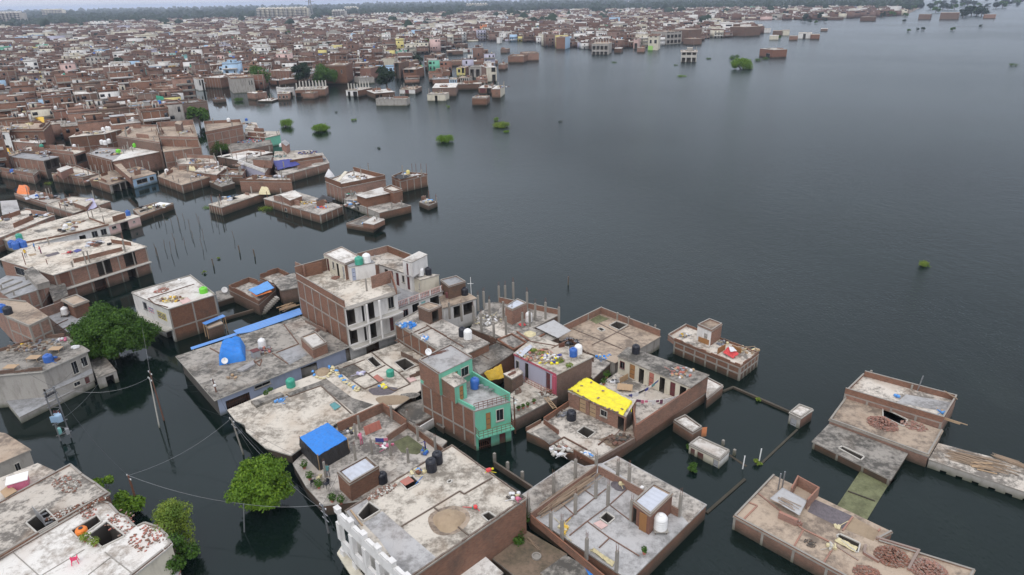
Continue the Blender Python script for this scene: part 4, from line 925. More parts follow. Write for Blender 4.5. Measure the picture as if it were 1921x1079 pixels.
c = pt("B 1768,580", 4.2); mb = MB(); mb.tube([(c.x, c.y, 4.2), (c.x, c.y, 7)], .04, 'white_plastic', 6); mb.tube([(c.x-.5, c.y, 6), (c.x+.4, c.y, 6)], .03, 'white_plastic', 5); single(mb, 'antenna', 'white antenna mast at the water side behind the black tank', 'antenna')

# --- house with blue bags, small brick roof room
b = Bld("mixed-roof brick house with blue bags and roof room, foot of the tallest house", "o 741,606 791,580 917,643 852,674", 4.5, roof='mixed', over=.1, walls='brick', fr=([3], [7], [2.2]), par=[.1, 0, 0, .1], pm='concrete')
b.ridges(["o 741,640 803,612", "o 800,610 870,652" , "B 1260,960 1390,905 1530,985"], 4.5, .13, .07)
b.room("E 18,68 110,35 228,65 118,112", 6.5, 4.5, walls='brick_old', roof='tan', ops=[(2, 'o', .3, .8, 4.6, 6.2)], par=[.08]*4)
clutter('heap of blue plastic bags at the left corner roof below the tallest house', "B 1150,880", 4.5, .9, ['cloth_bluew', 'cloth_bluew', 'cloth_blue', 'cloth_white'], 60, 'bag_heap', 'bags', 1.2)
clutter('small heap of blue and white cloth near the roof edge', "B 1330,1010", 4.5, .4, ['cloth_bluew', 'cloth_white', 'cloth_blue'], 18, 'bag_heap', 'bags', 1.2)
tank("E 412,330", 4.5, 'black_plastic', 'black water tank on the mixed roof beside a white-wrapped one', .5, 1.3)
tank("E 460,352", 4.5, 'white_plastic', 'white-wrapped water tank on the mixed roof behind the mint-green house', .55, 1.35)
# --- grey roof with white wall
b = Bld("grey two-panel roof house with white side wall behind the yellow awning", "E 470,505 715,393 862,470 560,665", 3.3, roof='mould', over=.08, walls=['wallgrey', 'brick', 'brick', 'wallwhite'])
b.ridges(["E 530,470 645,535"], 3.3, .12, .08)
sheet('yellow_awning', 'mustard yellow awning sheet stretched over poles behind the green terrace', 'awning', "E 595,655@3.1 755,582@3.2 780,700@1.9 650,728@1.9", 2.5, 'cloth_mustard', wave=.1)
b = Bld("small brick shed with pinkish roof beside the yellow awning", "E 775,662 900,612 942,650 845,705", 3.5, name='shed', cat='outbuilding', roof='pale', walls='brick_old', over=.06)
sticks('steel_rods', 'red-brown angle irons lying on the pinkish shed roof', 'rods', "E 810,690", "E 900,640", 3.5, 6, .2, 'rust', .05, .1)
b = Bld("low mottled terrace with ladder and pot plants right of the mint-green house", "E 832,850 1010,700 1240,865 858,1062", 1.75, roof='cream', walls='brick_old', over=.1, name='low_house')
for l, s_ in (('row of small plants on the edge of the low mottled terrace', "E 985,955"), ('green pot plant near the lamp pole on the low terrace', "E 905,985"), ('green pot plant middle edge of the low terrace', "E 945,970"), ('green pot plant right end edge near the ladder', "E 1040,925")): plant(l, s_, 1.75, .25, .4, n=90)
clutter('stones and pots at the ladder end of the low mottled terrace', "E 1150,840", 1.75, .8, ['concrete', 'concrete_pale', 'brick_old'], 34)
def ladder(label, a, b_, w=.45, n=8, mat='wood_pale'):
    a, b_ = Vector(a), Vector(b_); d = b_-a; u = Vector((-d.y, d.x, 0)).normalized()*w/2; mb = MB(); mb.bar(a+u, b_+u, .06, mat); mb.bar(a-u, b_-u, .06, mat)
    for j in range(n): p = a.lerp(b_, (j+.5)/n); mb.bar(p+u, p-u, .05, mat)
    return single(mb, 'ladder', label, 'ladder')
ladder('wooden ladder bridging water from the low terrace to the brick court', P(780+1145/4.6925, 560+870/4.6925, 1.85), P(780+1225/4.6925, 560+968/4.6925, 1.9))
# --- pink fronted house with plants on roof
b = Bld("ridged-roof house with pink edge, white front and junk heap on its roof", "E 868,482 1060,330@4.5 1552,508 1242,662", 4.5, roof='cream', over=.1, walls=['brick', 'brick', 'brick_old', 'walllav'], slabm='concrete_pale',
        ops=[(3, 'w', .88, .97, 2.2, 3.7), (3, 'o', .66, .74, 1.55, 3.9), (3, 'd', .15, .25, 1.55, 4.0, 'maroon'), (3, 'g', 0.05, .9, -1, .9)])
A_, B_, n_ = b.poly[3], b.poly[0], b.nr[3]; mb = MB(); mb.wall(A_+n_*.102, B_+n_*.102, 4.25, 4.5, .03, n_, 'wallrose'); d_ = (B_-A_).normalized(); mb.wall(A_+n_*.003, A_+d_*.5+n_*.003, -1, 4.2, .3, n_, 'wallrose'); mb.build('rose_trim', b.root)
b.balcony(3, 0.04, 1, 1.5, .7, rm='redstone', mat='concrete'); b.ridges(["E 900,310@4.5 1010,380 1240,420", "E 1195,440 1340,370"], 4.5, .12, .07)
clutter('heap of boards, plants and yellow scrap on the ridged roof with pink edge', "E 1060,500", 4.5, 1.6, ['wood_pale', 'redstone', 'cloth_cream', 'tin_grey', 'bamboo', 'brick_old'], 80, el=1.4)
clutter('long heap of pale sheets and weeds on the ridged roof with pink edge', "E 1180,540", 4.5, 1.3, ['concrete_pale', 'cloth_white', 'bamboo', 'cloth_navy', 'cloth_yellow'], 60, el=1.3)
for l, s_ in (('weeds growing through the junk heap, upper end', "E 1040,470"), ('weeds growing by the pink roof edge', "E 1270,560"), ('weed clump in the middle of the junk heap', "E 1110,500"), ('small weed tuft on the pink roof edge', "E 1348,600")): plant(l, s_, 4.5, .5, .5, 'leaf_feather', False, 140)
sheet('leaning_sheet', 'pale blue-grey sheet leaning at the left corner of the junk heap', 'sheet', "E 880,478@4.7 1010,405@4.9 1030,425@4.9 935,515@4.7", 4.7, 'tin', wave=.03)
tank("E 1385,505", 4.5, 'blue_plastic', 'blue water tank in a white frame on the ridged roof with pink edge', .5, 1.1, frame=1)
tank("E 1430,482", 4.5, 'white_plastic', 'white water tank next to the blue framed tank', .5, 1.2)
panel('brown board standing on the ridged roof near the tanks', "E 1258,435", "E 1312,425", 4.5, .6, 'rust')
# back part with sand box and grey tin roof
b = Bld("low brick house with sand box, grey tin roof and cream sacks before the pillars", "E 715,375 1010,258 1262,330 1000,470", 3.6, roof='mixed', walls='brick_old', over=.05)
b.ridges(["E 720,370 845,320 975,395 860,460 720,370", "E 890,300 1010,385 1135,320"], 3.6, .16, .22, 'brick')
sheet('tin_roof', 'grey sloping tin roof between the pillars and the walled roof', 'roof sheet', "E 1060,255@4.2 1215,187@4.3 1368,282@4.0 1250,348@3.9", 4, 'tin_grey', wave=.02, th=.06)
mound('sack_heap', 'heap of cream sacks left of the grey sloping tin roof', 'sacks', "E 1005,315", 3.6, .85, .35, 'cloth_cream')
b = Bld("cluster of low roofs with many standing concrete pillars at the lake edge", "E 480,260@2.6 560,120 Z 690,690@2.6 1590,880@2.6 E 900,330@2.6 700,340", 2.6, roof='mixed', walls='brick_old', over=.0, par=[0, 0, .8, 0, 0, 0])
b.pillars("Z 690,690 785,690 905,650 1110,790 1232,960 1385,950 380,830 465,790 550,920 885,990 755,930 1585,1000 1040,1079 1150,1060", 2.6, 2.6)
b.pillars("E 580,300 690,390 795,320 512,230 300,180 405,200", 2.6, 2.8)
b.room("Z 780,765 965,648 1105,710 885,815", 4.9, 2.6, walls='brick', roof='tan', sheet='tin', par=[.08]*4)
tank("Z 1135,985", 2.6, 'white_plastic', 'tall white water tank beside the brick room among pillars', .5, 1.5)
clutter('pale rubble and broken sheets on the low roofs among pillars', "E 625,190", 2.6, 1.6, ['concrete_pale', 'cloth_white', 'concrete', 'cloth_cream'], 60)
sheet('red_sheet', 'red sheet on the floor below the tall white tank', 'sheet', "E 900,225 950,212 975,235 925,245", 2.66, 'cloth_red', wave=.02)
b.patch("E 610,260 740,215 890,290 760,345", 2.6, 'pale'); b.patch("E 590,40 760,30 700,190 610,150", 2.6, 'mould')
# --- walled roof at the lake
b = Bld("broad stained roof with brick parapet on its lake sides and dark pool corner", "F -110,340 318,128 837,332 440,565", 1.95, roof='tan', walls=['brick', 'brick', 'wallgrey', 'wallgrey'], over=.1, par=[1.0, .95, 0, 0], fr=([0, 1], [4, 5], []), holes=["F 392,240 455,205 548,235 475,278", "F 288,270 315,260 350,280 322,292"], hdeep=.9)
b.patch("F 215,190 300,145 392,180 275,225", 1.95, 'moss'); b.ridges(["F 50,262 320,370 560,245", "F 240,410 320,370 500,445", "F 300,220 440,290 600,360"], 1.95, .12, .07)
b.pillars("F 200,190 460,190 560,225 728,285 790,300", 1.95, 1.15, .2, rebar=0)
b = Bld("low slab roof with blue rags between pink-edged house and broad stained roof", "E 1330,420 1430,350 1760,520 1560,700", 1.7, name='low_house', roof='mixed', walls='brick_old', over=.08, par=[0, 0, .0, 0])
clutter('heap of blue sacking on the low slab before the broad stained roof', "F 340,520", 1.7, .8, ['cloth_bluew', 'cloth_blue', 'cloth_grey', 'cloth_cream'], 44, 'bag_heap', 'bags', 1.2)
clutter('dark scrap and green box by the broad stained roof wall', "E 1370,385", 2.0, .8, ['cloth_grey', 'inside', 'steel', 'black_plastic'], 40)

for l, s_, r_, h_ in (('leafy creeper in the yard corner between the two big bottom roofs', "K 205,620", .75, 1.5), ('bushy plant at the brick wall of the overgrown brown slab', "K 120,730", .8, 1.3), ('low weeds on the left of the overgrown brown slab', "K 150,800", .55, .6)): plant(l, s_, .9, r_, h_, 'leaf', False, 520)
sticks('dry_branches', 'dry branches lying on the overgrown brown slab', 'branches', "K 210,760", "K 330,880", .9, 9, .3, 'bamboo', .02, .2)
# --- lower middle: mottled roof with sandbags, brick yards
dz = 1.95
b = Bld("wide mottled roof with curved front edge and a line of yellow sandbags", "D 35,605 500,405 1290,105 1545,15 1745,140 1745,420 1500,590 1390,535 980,722 590,1000 370,935 270,850 200,790 185,730 100,690", dz, roof='cream', over=.06, walls='brick_old', inset=.9, slabm='concrete_pale', holes=["D 1505,190 1595,155 1680,215 1590,265", "D 1265,165 1310,140 1385,215 1340,235" , "D 935,560 975,540 1025,575 975,605"], hdeep=1.3)
b.ridges(["D 550,470 585,490 855,395 1120,640", "D 1050,235 1150,200 1240,165", "D 1145,205 1270,290 1420,215", "D 1270,290 1370,370 1240,425 1130,350", "D 1370,370 1500,440 1640,380 1540,280", "D 1300,100 1420,200 1540,280 1745,205", "D 1000,230 1050,330" ], dz, .14, .08)
b.patch("D 990,250 1140,205 1260,290 1120,350", dz, 'mould'); b.patch("D 560,455 800,370 900,330 1130,500 1320,560 1150,640 860,395 590,485", dz, 'mould')
for s_, rx, m_ in (("D 1480,520", 1.5, 'sand'), ("D 1400,440", 1.35, 'gravel'), ("D 1640,480", .9, 'mould')):
    c = pt(s_, dz); b.patch([c+Vector((rx*1.25*math.cos(a)*(1+.15*math.sin(3*a)), rx*.8*math.sin(a)*(1+.12*math.sin(2*a+rx)))) for a in np.linspace(0, 6.0, 22)], dz+.004*rx, m_, .006)
b.patch("D 240,550 500,470 530,490 285,590", dz, 'mould', .35, 'planter_kerb')
mound('sand_heap', 'brown sand heap ringed by yellow sandbags on the mottled roof', 'sand', "D 875,272", dz, 1.05, .4, 'sand')
sb = []
def sandbag(c, z, rz, mat):
    t = root('sandbag', 'cream or blue sandbag in the line across the mottled roof', 'sandbag', (c.x, c.y, z), 'sandbags lined up on the mottled roof'); mb = MB(); k = 10; i = mb.mi(mat)
    for j, (u, s_) in enumerate(((-.27, .3), (-.22, .8), (-.08, 1), (.08, 1), (.22, .8), (.27, .3))):
        for q in range(k):
            a = 6.283*q/k; x, y, zz = u, .17*s_*math.cos(a), .1+.1*s_*math.sin(a); mb.v.append((c.x+x*math.cos(rz)-y*math.sin(rz), c.y+x*math.sin(rz)+y*math.cos(rz), z+zz))
    for j in range(5):
        for q in range(k): a = j*k+q; e = j*k+(q+1) % k; mb.f.append((a, e, e+k, a+k)); mb.m.append(i)
    mb.f += [tuple(range(k))[::-1], tuple(5*k+q for q in range(k))]; mb.m += [i, i]; mb.build('sack', t, smooth=True)
path = [(790,275),(800,300),(820,320),(850,330),(880,330),(910,315),(935,295),(950,270),(965,250),(985,275),(1005,300),(1030,325),(1045,345),(1065,362),(1085,375),(1105,390),(1125,402),(1145,415),(1160,428),(1180,438),(935,240),(955,238)]
for k, (x, y) in enumerate(path):
    for _ in range(1 if k < 6 else 2):
        c = pt("D %d,%d" % (x, y), dz)+Vector((random.uniform(-.12, .12), random.uniform(-.12, .12))); sandbag(c, dz+.01+.15*_, random.uniform(0, 3), 'cloth_cream' if random.random() < .72 else 'cloth_bluew')
tank("D 592,400", dz, 'green_plastic', 'dark green water tank at the left of the mottled roof', .55, 1.15)
tank("D 1466,305", dz, 'green_plastic', 'small teal-green tank near the stair opening of the mottled roof', .5, .9)
sheet('red_slab', 'red slab lying on the mottled roof near the teal tank', 'slab', "D 1312,315 1350,292 1412,335 1368,360", dz+.1, 'redstone', wave=0, th=.06)
sheet('pink_slab', 'pinkish slab lying at the right side of the mottled roof', 'slab', "D 1605,325 1660,310 1700,340 1640,362", dz+.1, 'wallpink', wave=0, th=.06)
sheet('green_sheet', 'dark green sheet covering the square opening of the mottled roof', 'sheet', "D 930,560 975,538 1028,575 975,608", dz+.13, 'cloth_teal', wave=.01)
clutter('lavender cloth over a brick ledge on the mottled roof', "D 1215,290", dz+.2, .35, ['cloth_lav', 'cloth_lav', 'cloth_white'], 12, 'cloth_heap', 'cloth')
clutter('blue and pink rags on the left of the mottled roof', "D 480,525", dz, .5, ['cloth_bluew', 'cloth_grey', 'bamboo', 'cloth_bluew'], 12)
pile('yellow_sacks', 'yellow sack pile on the dark gravel of the mottled roof', 'sacks', "D 1398,405", dz, 12, .5, ['cloth_cream', 'cloth_yellow', 'cloth_bluew'], (.4, .25, .12), .2)
plant('weeds in the kerb planter at the left of the mottled roof', "D 375,470", dz+.3, .4, .5, 'leaf', False); plant('tuft of weeds in the kerb planter by the tank', "D 410,435", dz+.3, .35, .4, 'leaf', False)
# brick yard behind tent
b = Bld("walled brick yards and low terrace around the blue-topped tent", "G 770,458 893,672 1060,858 J 300,480 812,130@1.3 D 1960,880@1.3 1620,700@1.3 1400,548@1.3 985,722@1.3", 1.3, name='yard_house', roof='mixed', walls='brick_old', over=.05, slabm='concrete_pale')
for ws, h in (("D 985,722@2.5 1398,540@2.5", 2.5), ("D 1398,540@2.5 1610,690@2.5", 2.5), ("D 1420,835@2.1 1612,705@2.1", 2.1), ("D 1618,705@2.1 1960,960@2.1", 2.1)):
    q = pts(ws, h); dd = (q[1]-q[0]).normalized(); mb = MB(); mb.wall(q[0]+dd*.15, q[1], 1.303, h, .14, Vector((dd.y, -dd.x)), 'brick'); mb.build('yard_wall', b.root)
b.patch("D 1495,890 1620,830 1790,950 1700,1000 1560,980", 1.3, 'moss'); b.patch("G 1500,410 1620,370 1800,480 1700,540", 1.3, 'pale'); b.patch("G 1060,730 1160,690 1230,760 1140,830", 1.3, 'mould')
b.pillars("D 1195,780 1165,860 1480,690 1305,990 1470,1005 1620,740 1710,880 1160,1050 1865,980 1625,1070 G 1085,590 1375,430", 1.3, 1.9, .2, rebar=.3)
b.room("G 1198,548 1480,392 1598,495 1315,662", 3.3, 1.3, walls='brick', roof='tan', name='brick_room', sheet='tin', par=[.12]*4)
# the tent
tq = [P(*px(q)[0][:2], 3.1) for q in ("D 665,845", "D 915,715", "D 1088,858", "D 825,1008")]
t = root('tent', "square shelter with bright blue sheet roof and black plastic walls", 'tent', (tq[0].x, tq[0].y, 1.3)); mb = MB()
for i in range(4):
    a, c = tq[i], tq[(i+1) % 4]; k = 10
    for j in range(k):
        u, v = j/k, (j+1)/k; p, q = a.lerp(c, u), a.lerp(c, v); o = Vector((c.y-a.y, a.x-c.x, 0)).normalized(); w0, w1 = .10*math.sin(j*2.1+i), .10*math.sin((j+1)*2.1+i)
        m0, m1 = Vector((p.x, p.y, 2.2))+o*(-.05+w0), Vector((q.x, q.y, 2.2))+o*(-.05+w1); b0, b1 = Vector((p.x, p.y, 1.31))-o*.12, Vector((q.x, q.y, 1.31))-o*.12
        mb.face([b0, b1, m1, m0], 'cloth_black'); mb.face([m0, m1, q-Vector((0, 0, .04)), p-Vector((0, 0, .04))], 'cloth_black')
mb.build('tent_wall', t)
mb = MB(); n = 22; k0 = mb.mi('cloth_blue')
for u in range(n+1):
    for v in range(n+1):
        a, c = u/n, v/n; p = tq[0].lerp(tq[1], a).lerp(tq[3].lerp(tq[2], a), c); e = min(a, 1-a, c, 1-c); p.z = 3.08+.28*min(1, e*3)-.02+.12*abs(NZ(Vector((a*6, c*6, 3))))+.05*NZ(Vector((a*16, c*16, 1))); mb.v.append(tuple(p))
for u in range(n):
    for v in range(n): a = u*(n+1)+v; mb.f.append((a, a+n+1, a+n+2, a+1)); mb.m.append(k0)
mb.prism([q.xy for q in tq], 3.0, 3.05, 'cloth_blue')
mb.build('tent_roof', t)
mb = MB()
for q in tq: mb.tube([(q.x, q.y, 1.3), (q.x, q.y, 3.25)], .05, 'wood_pale', 6)
mb.build('tent_pole', t)
tank("G 1635,640", 1.3, 'black_plastic', 'black wrapped water tank behind the brick room near the big cream roof', .5, 1.2)
clutter('pots and buckets among the pillars right of the tent', "D 1440,930", 1.3, .5, ['cloth_pink', 'white_plastic', 'blue_plastic', 'cloth_red'], 12)
clutter('kitchen things at the foot of the yard pillar behind the tent', "D 1100,800", 1.3, .5, ['cloth_white', 'cloth_black', 'cloth_cream', 'steel'], 20)
clutter('yellow-green basin and blue bucket in the far yard', "D 1760,990", 1.3, .3, ['lime_plastic', 'blue_plastic', 'cloth_grey'], 8)
panel('red-brown sheet leaning in the brick yard behind the tent', "D 1250,830", "D 1390,770", 1.3, .9, 'redstone', 'rusty_sheet', lean=.35)
clothesline('navy and plum cloths hung between yard pillars', "D 1330,850", "D 1440,850", 2.7, .05, 3, ['cloth_navy', 'cloth_navy', 'cloth_pink'])
for l, s_ in (('leafy bush in front of the black tent wall', "G 880,510"), ('low plant at the terrace edge below the tent', "G 1020,700"), ('small conifer-like pot plant on the lower terrace', "G 1150,830"), ('second small plant by the brick room corner', "G 1235,850"), ('plant left of the plastic chairs', "G 935,620")): plant(l, s_, 1.3, .42, .8, n=200)
def chair(label, s_pt, z, rz, mat, group=None):
    c = pt(s_pt, z); t = root('plastic_chair', label, 'chair', (c.x, c.y, z), group); ca, sa = math.cos(rz), math.sin(rz)
    W = lambda x, y, h: (c.x+ca*x-sa*y, c.y+sa*x+ca*y, z+h)
    mb = MB(); mb.box(W(0, 0, .42), (.44, .42, .03), rz, mat); mb.build('seat', t)
    mb = MB(); mb.hexa([W(-.2, -.2, .45), W(.2, -.2, .45), W(.2, -.23, .45), W(-.2, -.23, .45)], [W(-.2, -.29, .85), W(.2, -.29, .85), W(.2, -.32, .85), W(-.2, -.32, .85)], mat); mb.build('backrest', t)
    for x, y in ((-1, -1), (1, -1), (1, 1), (-1, 1)): mb = MB(); mb.bar(W(x*.19, y*.18, .42), W(x*.24, y*.24, .004), .04, mat); mb.build('leg', t)
    for x in (-1, 1): mb = MB(); mb.bar(W(x*.22, -.24, .66), W(x*.22, .16, .64), .04, mat); mb.bar(W(x*.22, .16, .64), W(x*.22, .18, .42), .035, mat); mb.build('armrest', t)
    return t
chair('black plastic chair beside the tent, left of the white one', "G 965,665", 1.3, .4, 'black_plastic'); chair('pale plastic chair on the terrace below the tent', "G 1025,630", 1.3, 1.2, 'cloth_cream'); chair('dark chair with white seat nearest the brick room', "G 1095,690", 1.3, 2.6, 'black_plastic')
for k, (a, e, z_, h_) in enumerate((("D 1560,130", "D 1730,210", 1.95, .8), ("D 1640,330", "D 1735,300", 1.95, .7), ("E 640,360", "E 705,395", 3.3, .7), ("E 1000,700", "E 1080,745", 1.75, 1.3), ("E 880,850", "E 930,830", 1.75, .8), ("E 1340,400", "E 1450,470", 1.7, 1.1), ("E 1430,470", "E 1560,560", 1.7, .9), ("C 1300,230", "C 1500,330", 2.6, .5))):
    p, q = pt(a, z_), pt(e, z_); dd = (q-p).normalized(); mb = MB(); n_ = 5
    for j in range(n_): mb.wall(p.lerp(q, j/n_), p.lerp(q, (j+1)/n_), z_+.004, z_+h_*random.uniform(.6, 1), .14, Vector((-dd.y, dd.x)), 'brick_old')
    single(mb, 'broken_wall', ['broken brick wall by the stair opening of the mottled roof', 'broken brick wall at the right edge of the mottled roof beside the green house', 'broken brick wall on the grey two-panel roof', 'broken brick wall behind the low mottled terrace', 'short broken wall under the pinkish shed', 'broken brick wall behind the blue sacking', 'broken brick wall right of the blue sacking', 'low broken wall at the foot of the tallest brick house'][k], 'wall')
# --- water yard beside green house
b = Bld("low dark mossy slab between mottled roof and the green house", "H 5,640 260,560 415,690 200,800 60,700", 1.3, name='low_slab', cat='slab', roof='mould', walls='brick_old', over=0)
lowwall('yard_wall', 'low pale wall with a door in the dark water yard by the green house', "H 235,830 415,720", 1.1, .16, 'wallwhite')
b = Bld("small round-topped tank house in the water yard", "H 410,790 470,765 520,790 470,830", .9, name='tank_house', cat='outbuilding', roof='mould', walls='brick_old', over=.05)

# --- dark mouldy roof with blue tarp
hz = 2.6
b = Bld("wide mouldy grey roof with blue draped tarpaulin and grey-blue front wall", "C 57,556 425,975 1715,462 1268,172", hz, roof='mould', over=.1, walls=['inside', 'wallblue', 'wallgrey', 'brick_old'], inset=.35, slabm='concrete_pale', ops=[(1, 'g', .05, .22, -1, 1.6), (1, 'o', .62, .75, -1, 2.0), (1, 'w', .26, .38, 1.6, 2.1)])  # left wall coloured dark to paint in the shade under the slab overhang
b.ridges(["C 1020,525 1235,440 1090,250", "C 640,700 880,590", "C 380,480 470,530", "C 980,530 1130,630", "C 880,600 860,655 800,600"], hz, .13, .08)
b.patch("C 1030,525 1240,450 1320,540 1150,640", hz, 'grey'); b.patch("C 640,705 800,610 815,650 700,715", hz, 'grey', .25, 'water_trough')
b.patch("C 1100,250 1260,190 1400,300 1250,380", hz, 'mixed')
b.room("C 1255,378 1398,325 1508,430 1370,490", 4.0, hz, walls='brick', roof='tan', name='brick_box', sheet='white', par=[.1]*4)
# blue tarp over a bed: bulging draped mesh
def drape(label, s_pts, z, h, mat, name='tarpaulin', n=16, seed=1, peak=.6):
    q = [P(a[0], a[1], z) for a in px(s_pts)]; mb = MB(); i = mb.mi(mat)
    for u in range(n+1):
        for v in range(n+1):
            a, c = u/n, v/n; p = q[0].lerp(q[1], a).lerp(q[3].lerp(q[2], a), c); e = min(a, 1-a, c, 1-c); f = min(1, e/.12)**.6
            p.z = z+.01+h*f*(.75+.25*math.sin(a*5+seed)*math.cos(c*4+seed)+peak*(1-c)*.5)*(.9+.1*math.sin(a*23+c*9)); mb.v.append(tuple(p))
    for u in range(n):
        for v in range(n): a = u*(n+1)+v; mb.f.append((a, a+n+1, a+n+2, a+1)); mb.m.append(i)
    return single(mb, name, label, 'tarpaulin', smooth=True)
drape('bright blue tarpaulin draped over a mound on the mouldy roof', "C 468,648 C 500,530 720,450 725,600", hz, 2.0, 'cloth_blue')
tank("C 887,470", hz, 'white_plastic', 'white water tank beside the blue draped tarpaulin', .5, 1.3)
mb = MB(); c = pt("C 825,560", hz); mb.box((c.x, c.y, hz+.004), (.9, .9, .9), R(40), 'doorgrey'); mb.box((c.x, c.y, hz+.906), (1.0, 1.0, .05), R(40), 'maroon'); single(mb, 'metal_cabinet', 'grey metal cabinet with maroon top right of the blue tarpaulin', 'cabinet')
clutter('coolers, cloth and poles heaped round the white tank of the mouldy roof', "C 880,510", hz, 1.0, ['steel', 'cloth_plum', 'redstone', 'tin_grey', 'bamboo'], 36)
pile('brick_pile', 'loose bricks by the tall brick wall at the far end of the mouldy roof', 'bricks', "C 1420,300", hz, 70, 1.0, ['brick', 'brick_old'], el=.4, h=.15)
dish('satellite dish at the foot of the blue tarpaulin', "C 532,655", hz)
clutter('small plank heap on the front of the mouldy roof', "C 590,765", hz, .5, ['wood_pale', 'bamboo'], 8)
# curved ledge of neighbouring lane
b = Bld("grey lane wall and ledge at the foot of the tallest brick house", "C 1180,690@1.6 1395,640@1.6 1850,440@1.6 B 1050,880@1.6 B 640,1075@1.6", 1.5, name='lane_ledge', cat='ledge', roof='mould', walls='wallgrey', over=0)
# blue tin lean-to roofs
def tinstrip(label, s_pts, z, zb, mat='tin_blue'):
    q = pts(s_pts, z); t = root('lean_to', label, 'lean-to', (*cen(q), 0)); mb = MB(); mb.prism(q, z, z+.05, mat); mb.build('tin_roof', t); mb = MB()
    c = cen(q)
    for p in q: p2 = p.lerp(c, .08); mb.bar((p2.x, p2.y, -1), (p2.x, p2.y, z), .1, 'wood_pale')
    mb.build('post', t); return t
tinstrip('long blue tin lean-to roof behind the mouldy roof', "A 1018,722 1655,505 1682,562 1185,735 1050,755", 2.6, 0)
tinstrip('narrow blue tin strip joining the long blue lean-to, left part', "A 603,885 1040,745 1052,765 612,908", 2.5, 0)
tinstrip('small blue tin shed roof beside the white-roofed corner house', "A 715,648 915,568 942,585 745,668", 2.3, 0)
b = Bld('small shed with pale slab roof below the blue tin strip', "A 740,668 875,615 915,650 780,698", 1.9, name='shed', cat='outbuilding', roof='tan', walls='brick_old', over=.05)
# --- white-roofed corner house
wz = 5.3
b = Bld("two-storey corner house with white roof, brick side and white wall with painted notices", "A 38,355 385,512 838,372 605,190", wz, roof='white', over=.08, walls=['wallwhite', 'brick', 'brick', 'brick'], fr=([1], [2], [2.1]), par=[0, 0, .15, .1], pm='concrete',
        ops=[(0, 'w', .28, .38, 3.4, 4.6, 'cloth_grey'), (0, 'w', .5, .62, .9, 1.8), (0, 'o', .78, .95, -1, 1.9)])
b.balcony(0, .02, 1., 2.1, 1.1, rail='wall', rm='wallcream', rh=.1, curve=.15)
A0, A1, nw = b.poly[0], b.poly[1], b.nr[0]
if nw.x > 0: nw = nw
for (u0, u1, z0_, z1_, base, ink, lab) in ((.40, .58, 3.2, 4.3, 'wallwhite', ('cloth_pink', 'cloth_navy'), 'pink'), (.66, .90, 3.0, 4.2, 'wallyellow', ('cloth_black', 'cloth_navy'), 'yellow')):
    mb = MB(); mb.wall(A0.lerp(A1, u0), A0.lerp(A1, u1), z0_, z1_, .02, nw, base)
    for r_ in range(4):
        zz = z0_+.12+(z1_-z0_-.2)*r_/4; 
        for k in range(9):
            if random.random() < .2: continue
            ua = u0+.012+(u1-u0-.03)*k/9; mb.wall(A0.lerp(A1, ua)+nw*.021, A0.lerp(A1, ua+(u1-u0)*.08)+nw*.021, zz, zz+.14, .006, nw, ink[r_ % 2])
    mb.build('painted_notice', b.root)
b.ridges(["A 195,415 640,275", "A 195,415 255,465 385,500"], wz, .14, .08)
pile('brick_scatter', 'red bricks scattered along the ridge of the white roof', 'bricks', "A 330,335", wz, 60, .9, ['redstone', 'brick', 'brick_new'], el=1.3, rz=.9, h=.15)
clutter('heap of plants, rags and sacks near the front corner of the white roof', "A 420,425", wz, 1.2, ['brick', 'bamboo', 'cloth_mustard', 'cloth_cream'], 50, el=1.4)
sheet('pink_mat', 'pinkish mats lying at the brick-side edge of the white roof', 'mat', "A 490,430 575,400 610,432 530,468", wz+.03, 'wallpink', wave=.03)
tank("A 732,355", wz, 'lime_plastic', 'lime green tub at the right corner of the white roof', .6, .9)
clutter('white plastic chair on the far side of the white roof', "A 495,240", wz, .15, ['white_plastic'], 5, 'plastic_stool', 'stool', 1)
# --- unfinished brick house with blue sheets
b = Bld("small unfinished brick house with blue sheets beside a broken stair", "A 978,330@1.9 1172,250@1.9 1425,330@1.9 1262,470@1.9", 1.9, roof='mixed', walls='brick_old', over=0, par=[.9, .9, .5, .9], broken=.3)
sheet('blue_sheets', 'bright blue corrugated sheets laid on the unfinished brick house', 'roof sheet', "A 1160,330@2.9 1345,243@2.9 1412,310@2.9 1235,378@2.9", 2.9, 'cloth_bluew', wave=.05)
sheet('orange_sheet', 'orange sheet edge showing under the blue corrugated sheets', 'sheet', "A 1180,350@2.7 1235,392@2.7 1390,345@2.7 1370,330@2.7", 2.7, 'cloth_orange', wave=.03)
b = Bld("low dark slab roof with a dish beside the white-roofed corner house", "A 848,345 985,312 1085,372 868,440", 1.0, name='low_house', roof='mould', walls='brick_old', over=.05)
dish('pale satellite dish on the low dark slab behind the white roof', "A 940,372", 1.0, .5)
b = Bld("roofless brick room beyond the blue sheets at the lake edge", "A 1268,200@2.0 1450,135@2.0 1560,190@2.0 1400,260@2.0", 1.6, roof='pale', walls='brick_old', over=0, par=[.9, .9, .9, .3], broken=.2)
b = Bld("weathered low house with round terrace left of the tallest house", "A 1390,235 1600,165 1690,290 1480,330", 2.6, roof='mould', walls='brick_old', over=.1, ops=[(3, 'o', .3, .7, -1, 2.2)])
sticks('bamboo_heap', 'heap of pale bamboo under the tallest house wall behind the blue roof', 'poles', "A 1460,540", "A 1650,470", 2.7, 40, .9, 'wood_pale', .04, .5)
mb = MB(); q = pts("A 1290,540@.3 1430,410@2.5", 1)
sa, sbb = P(240+1290/5.139, 480+550/5.139, .1), P(240+1450/5.139, 480+385/5.139, 2.5)
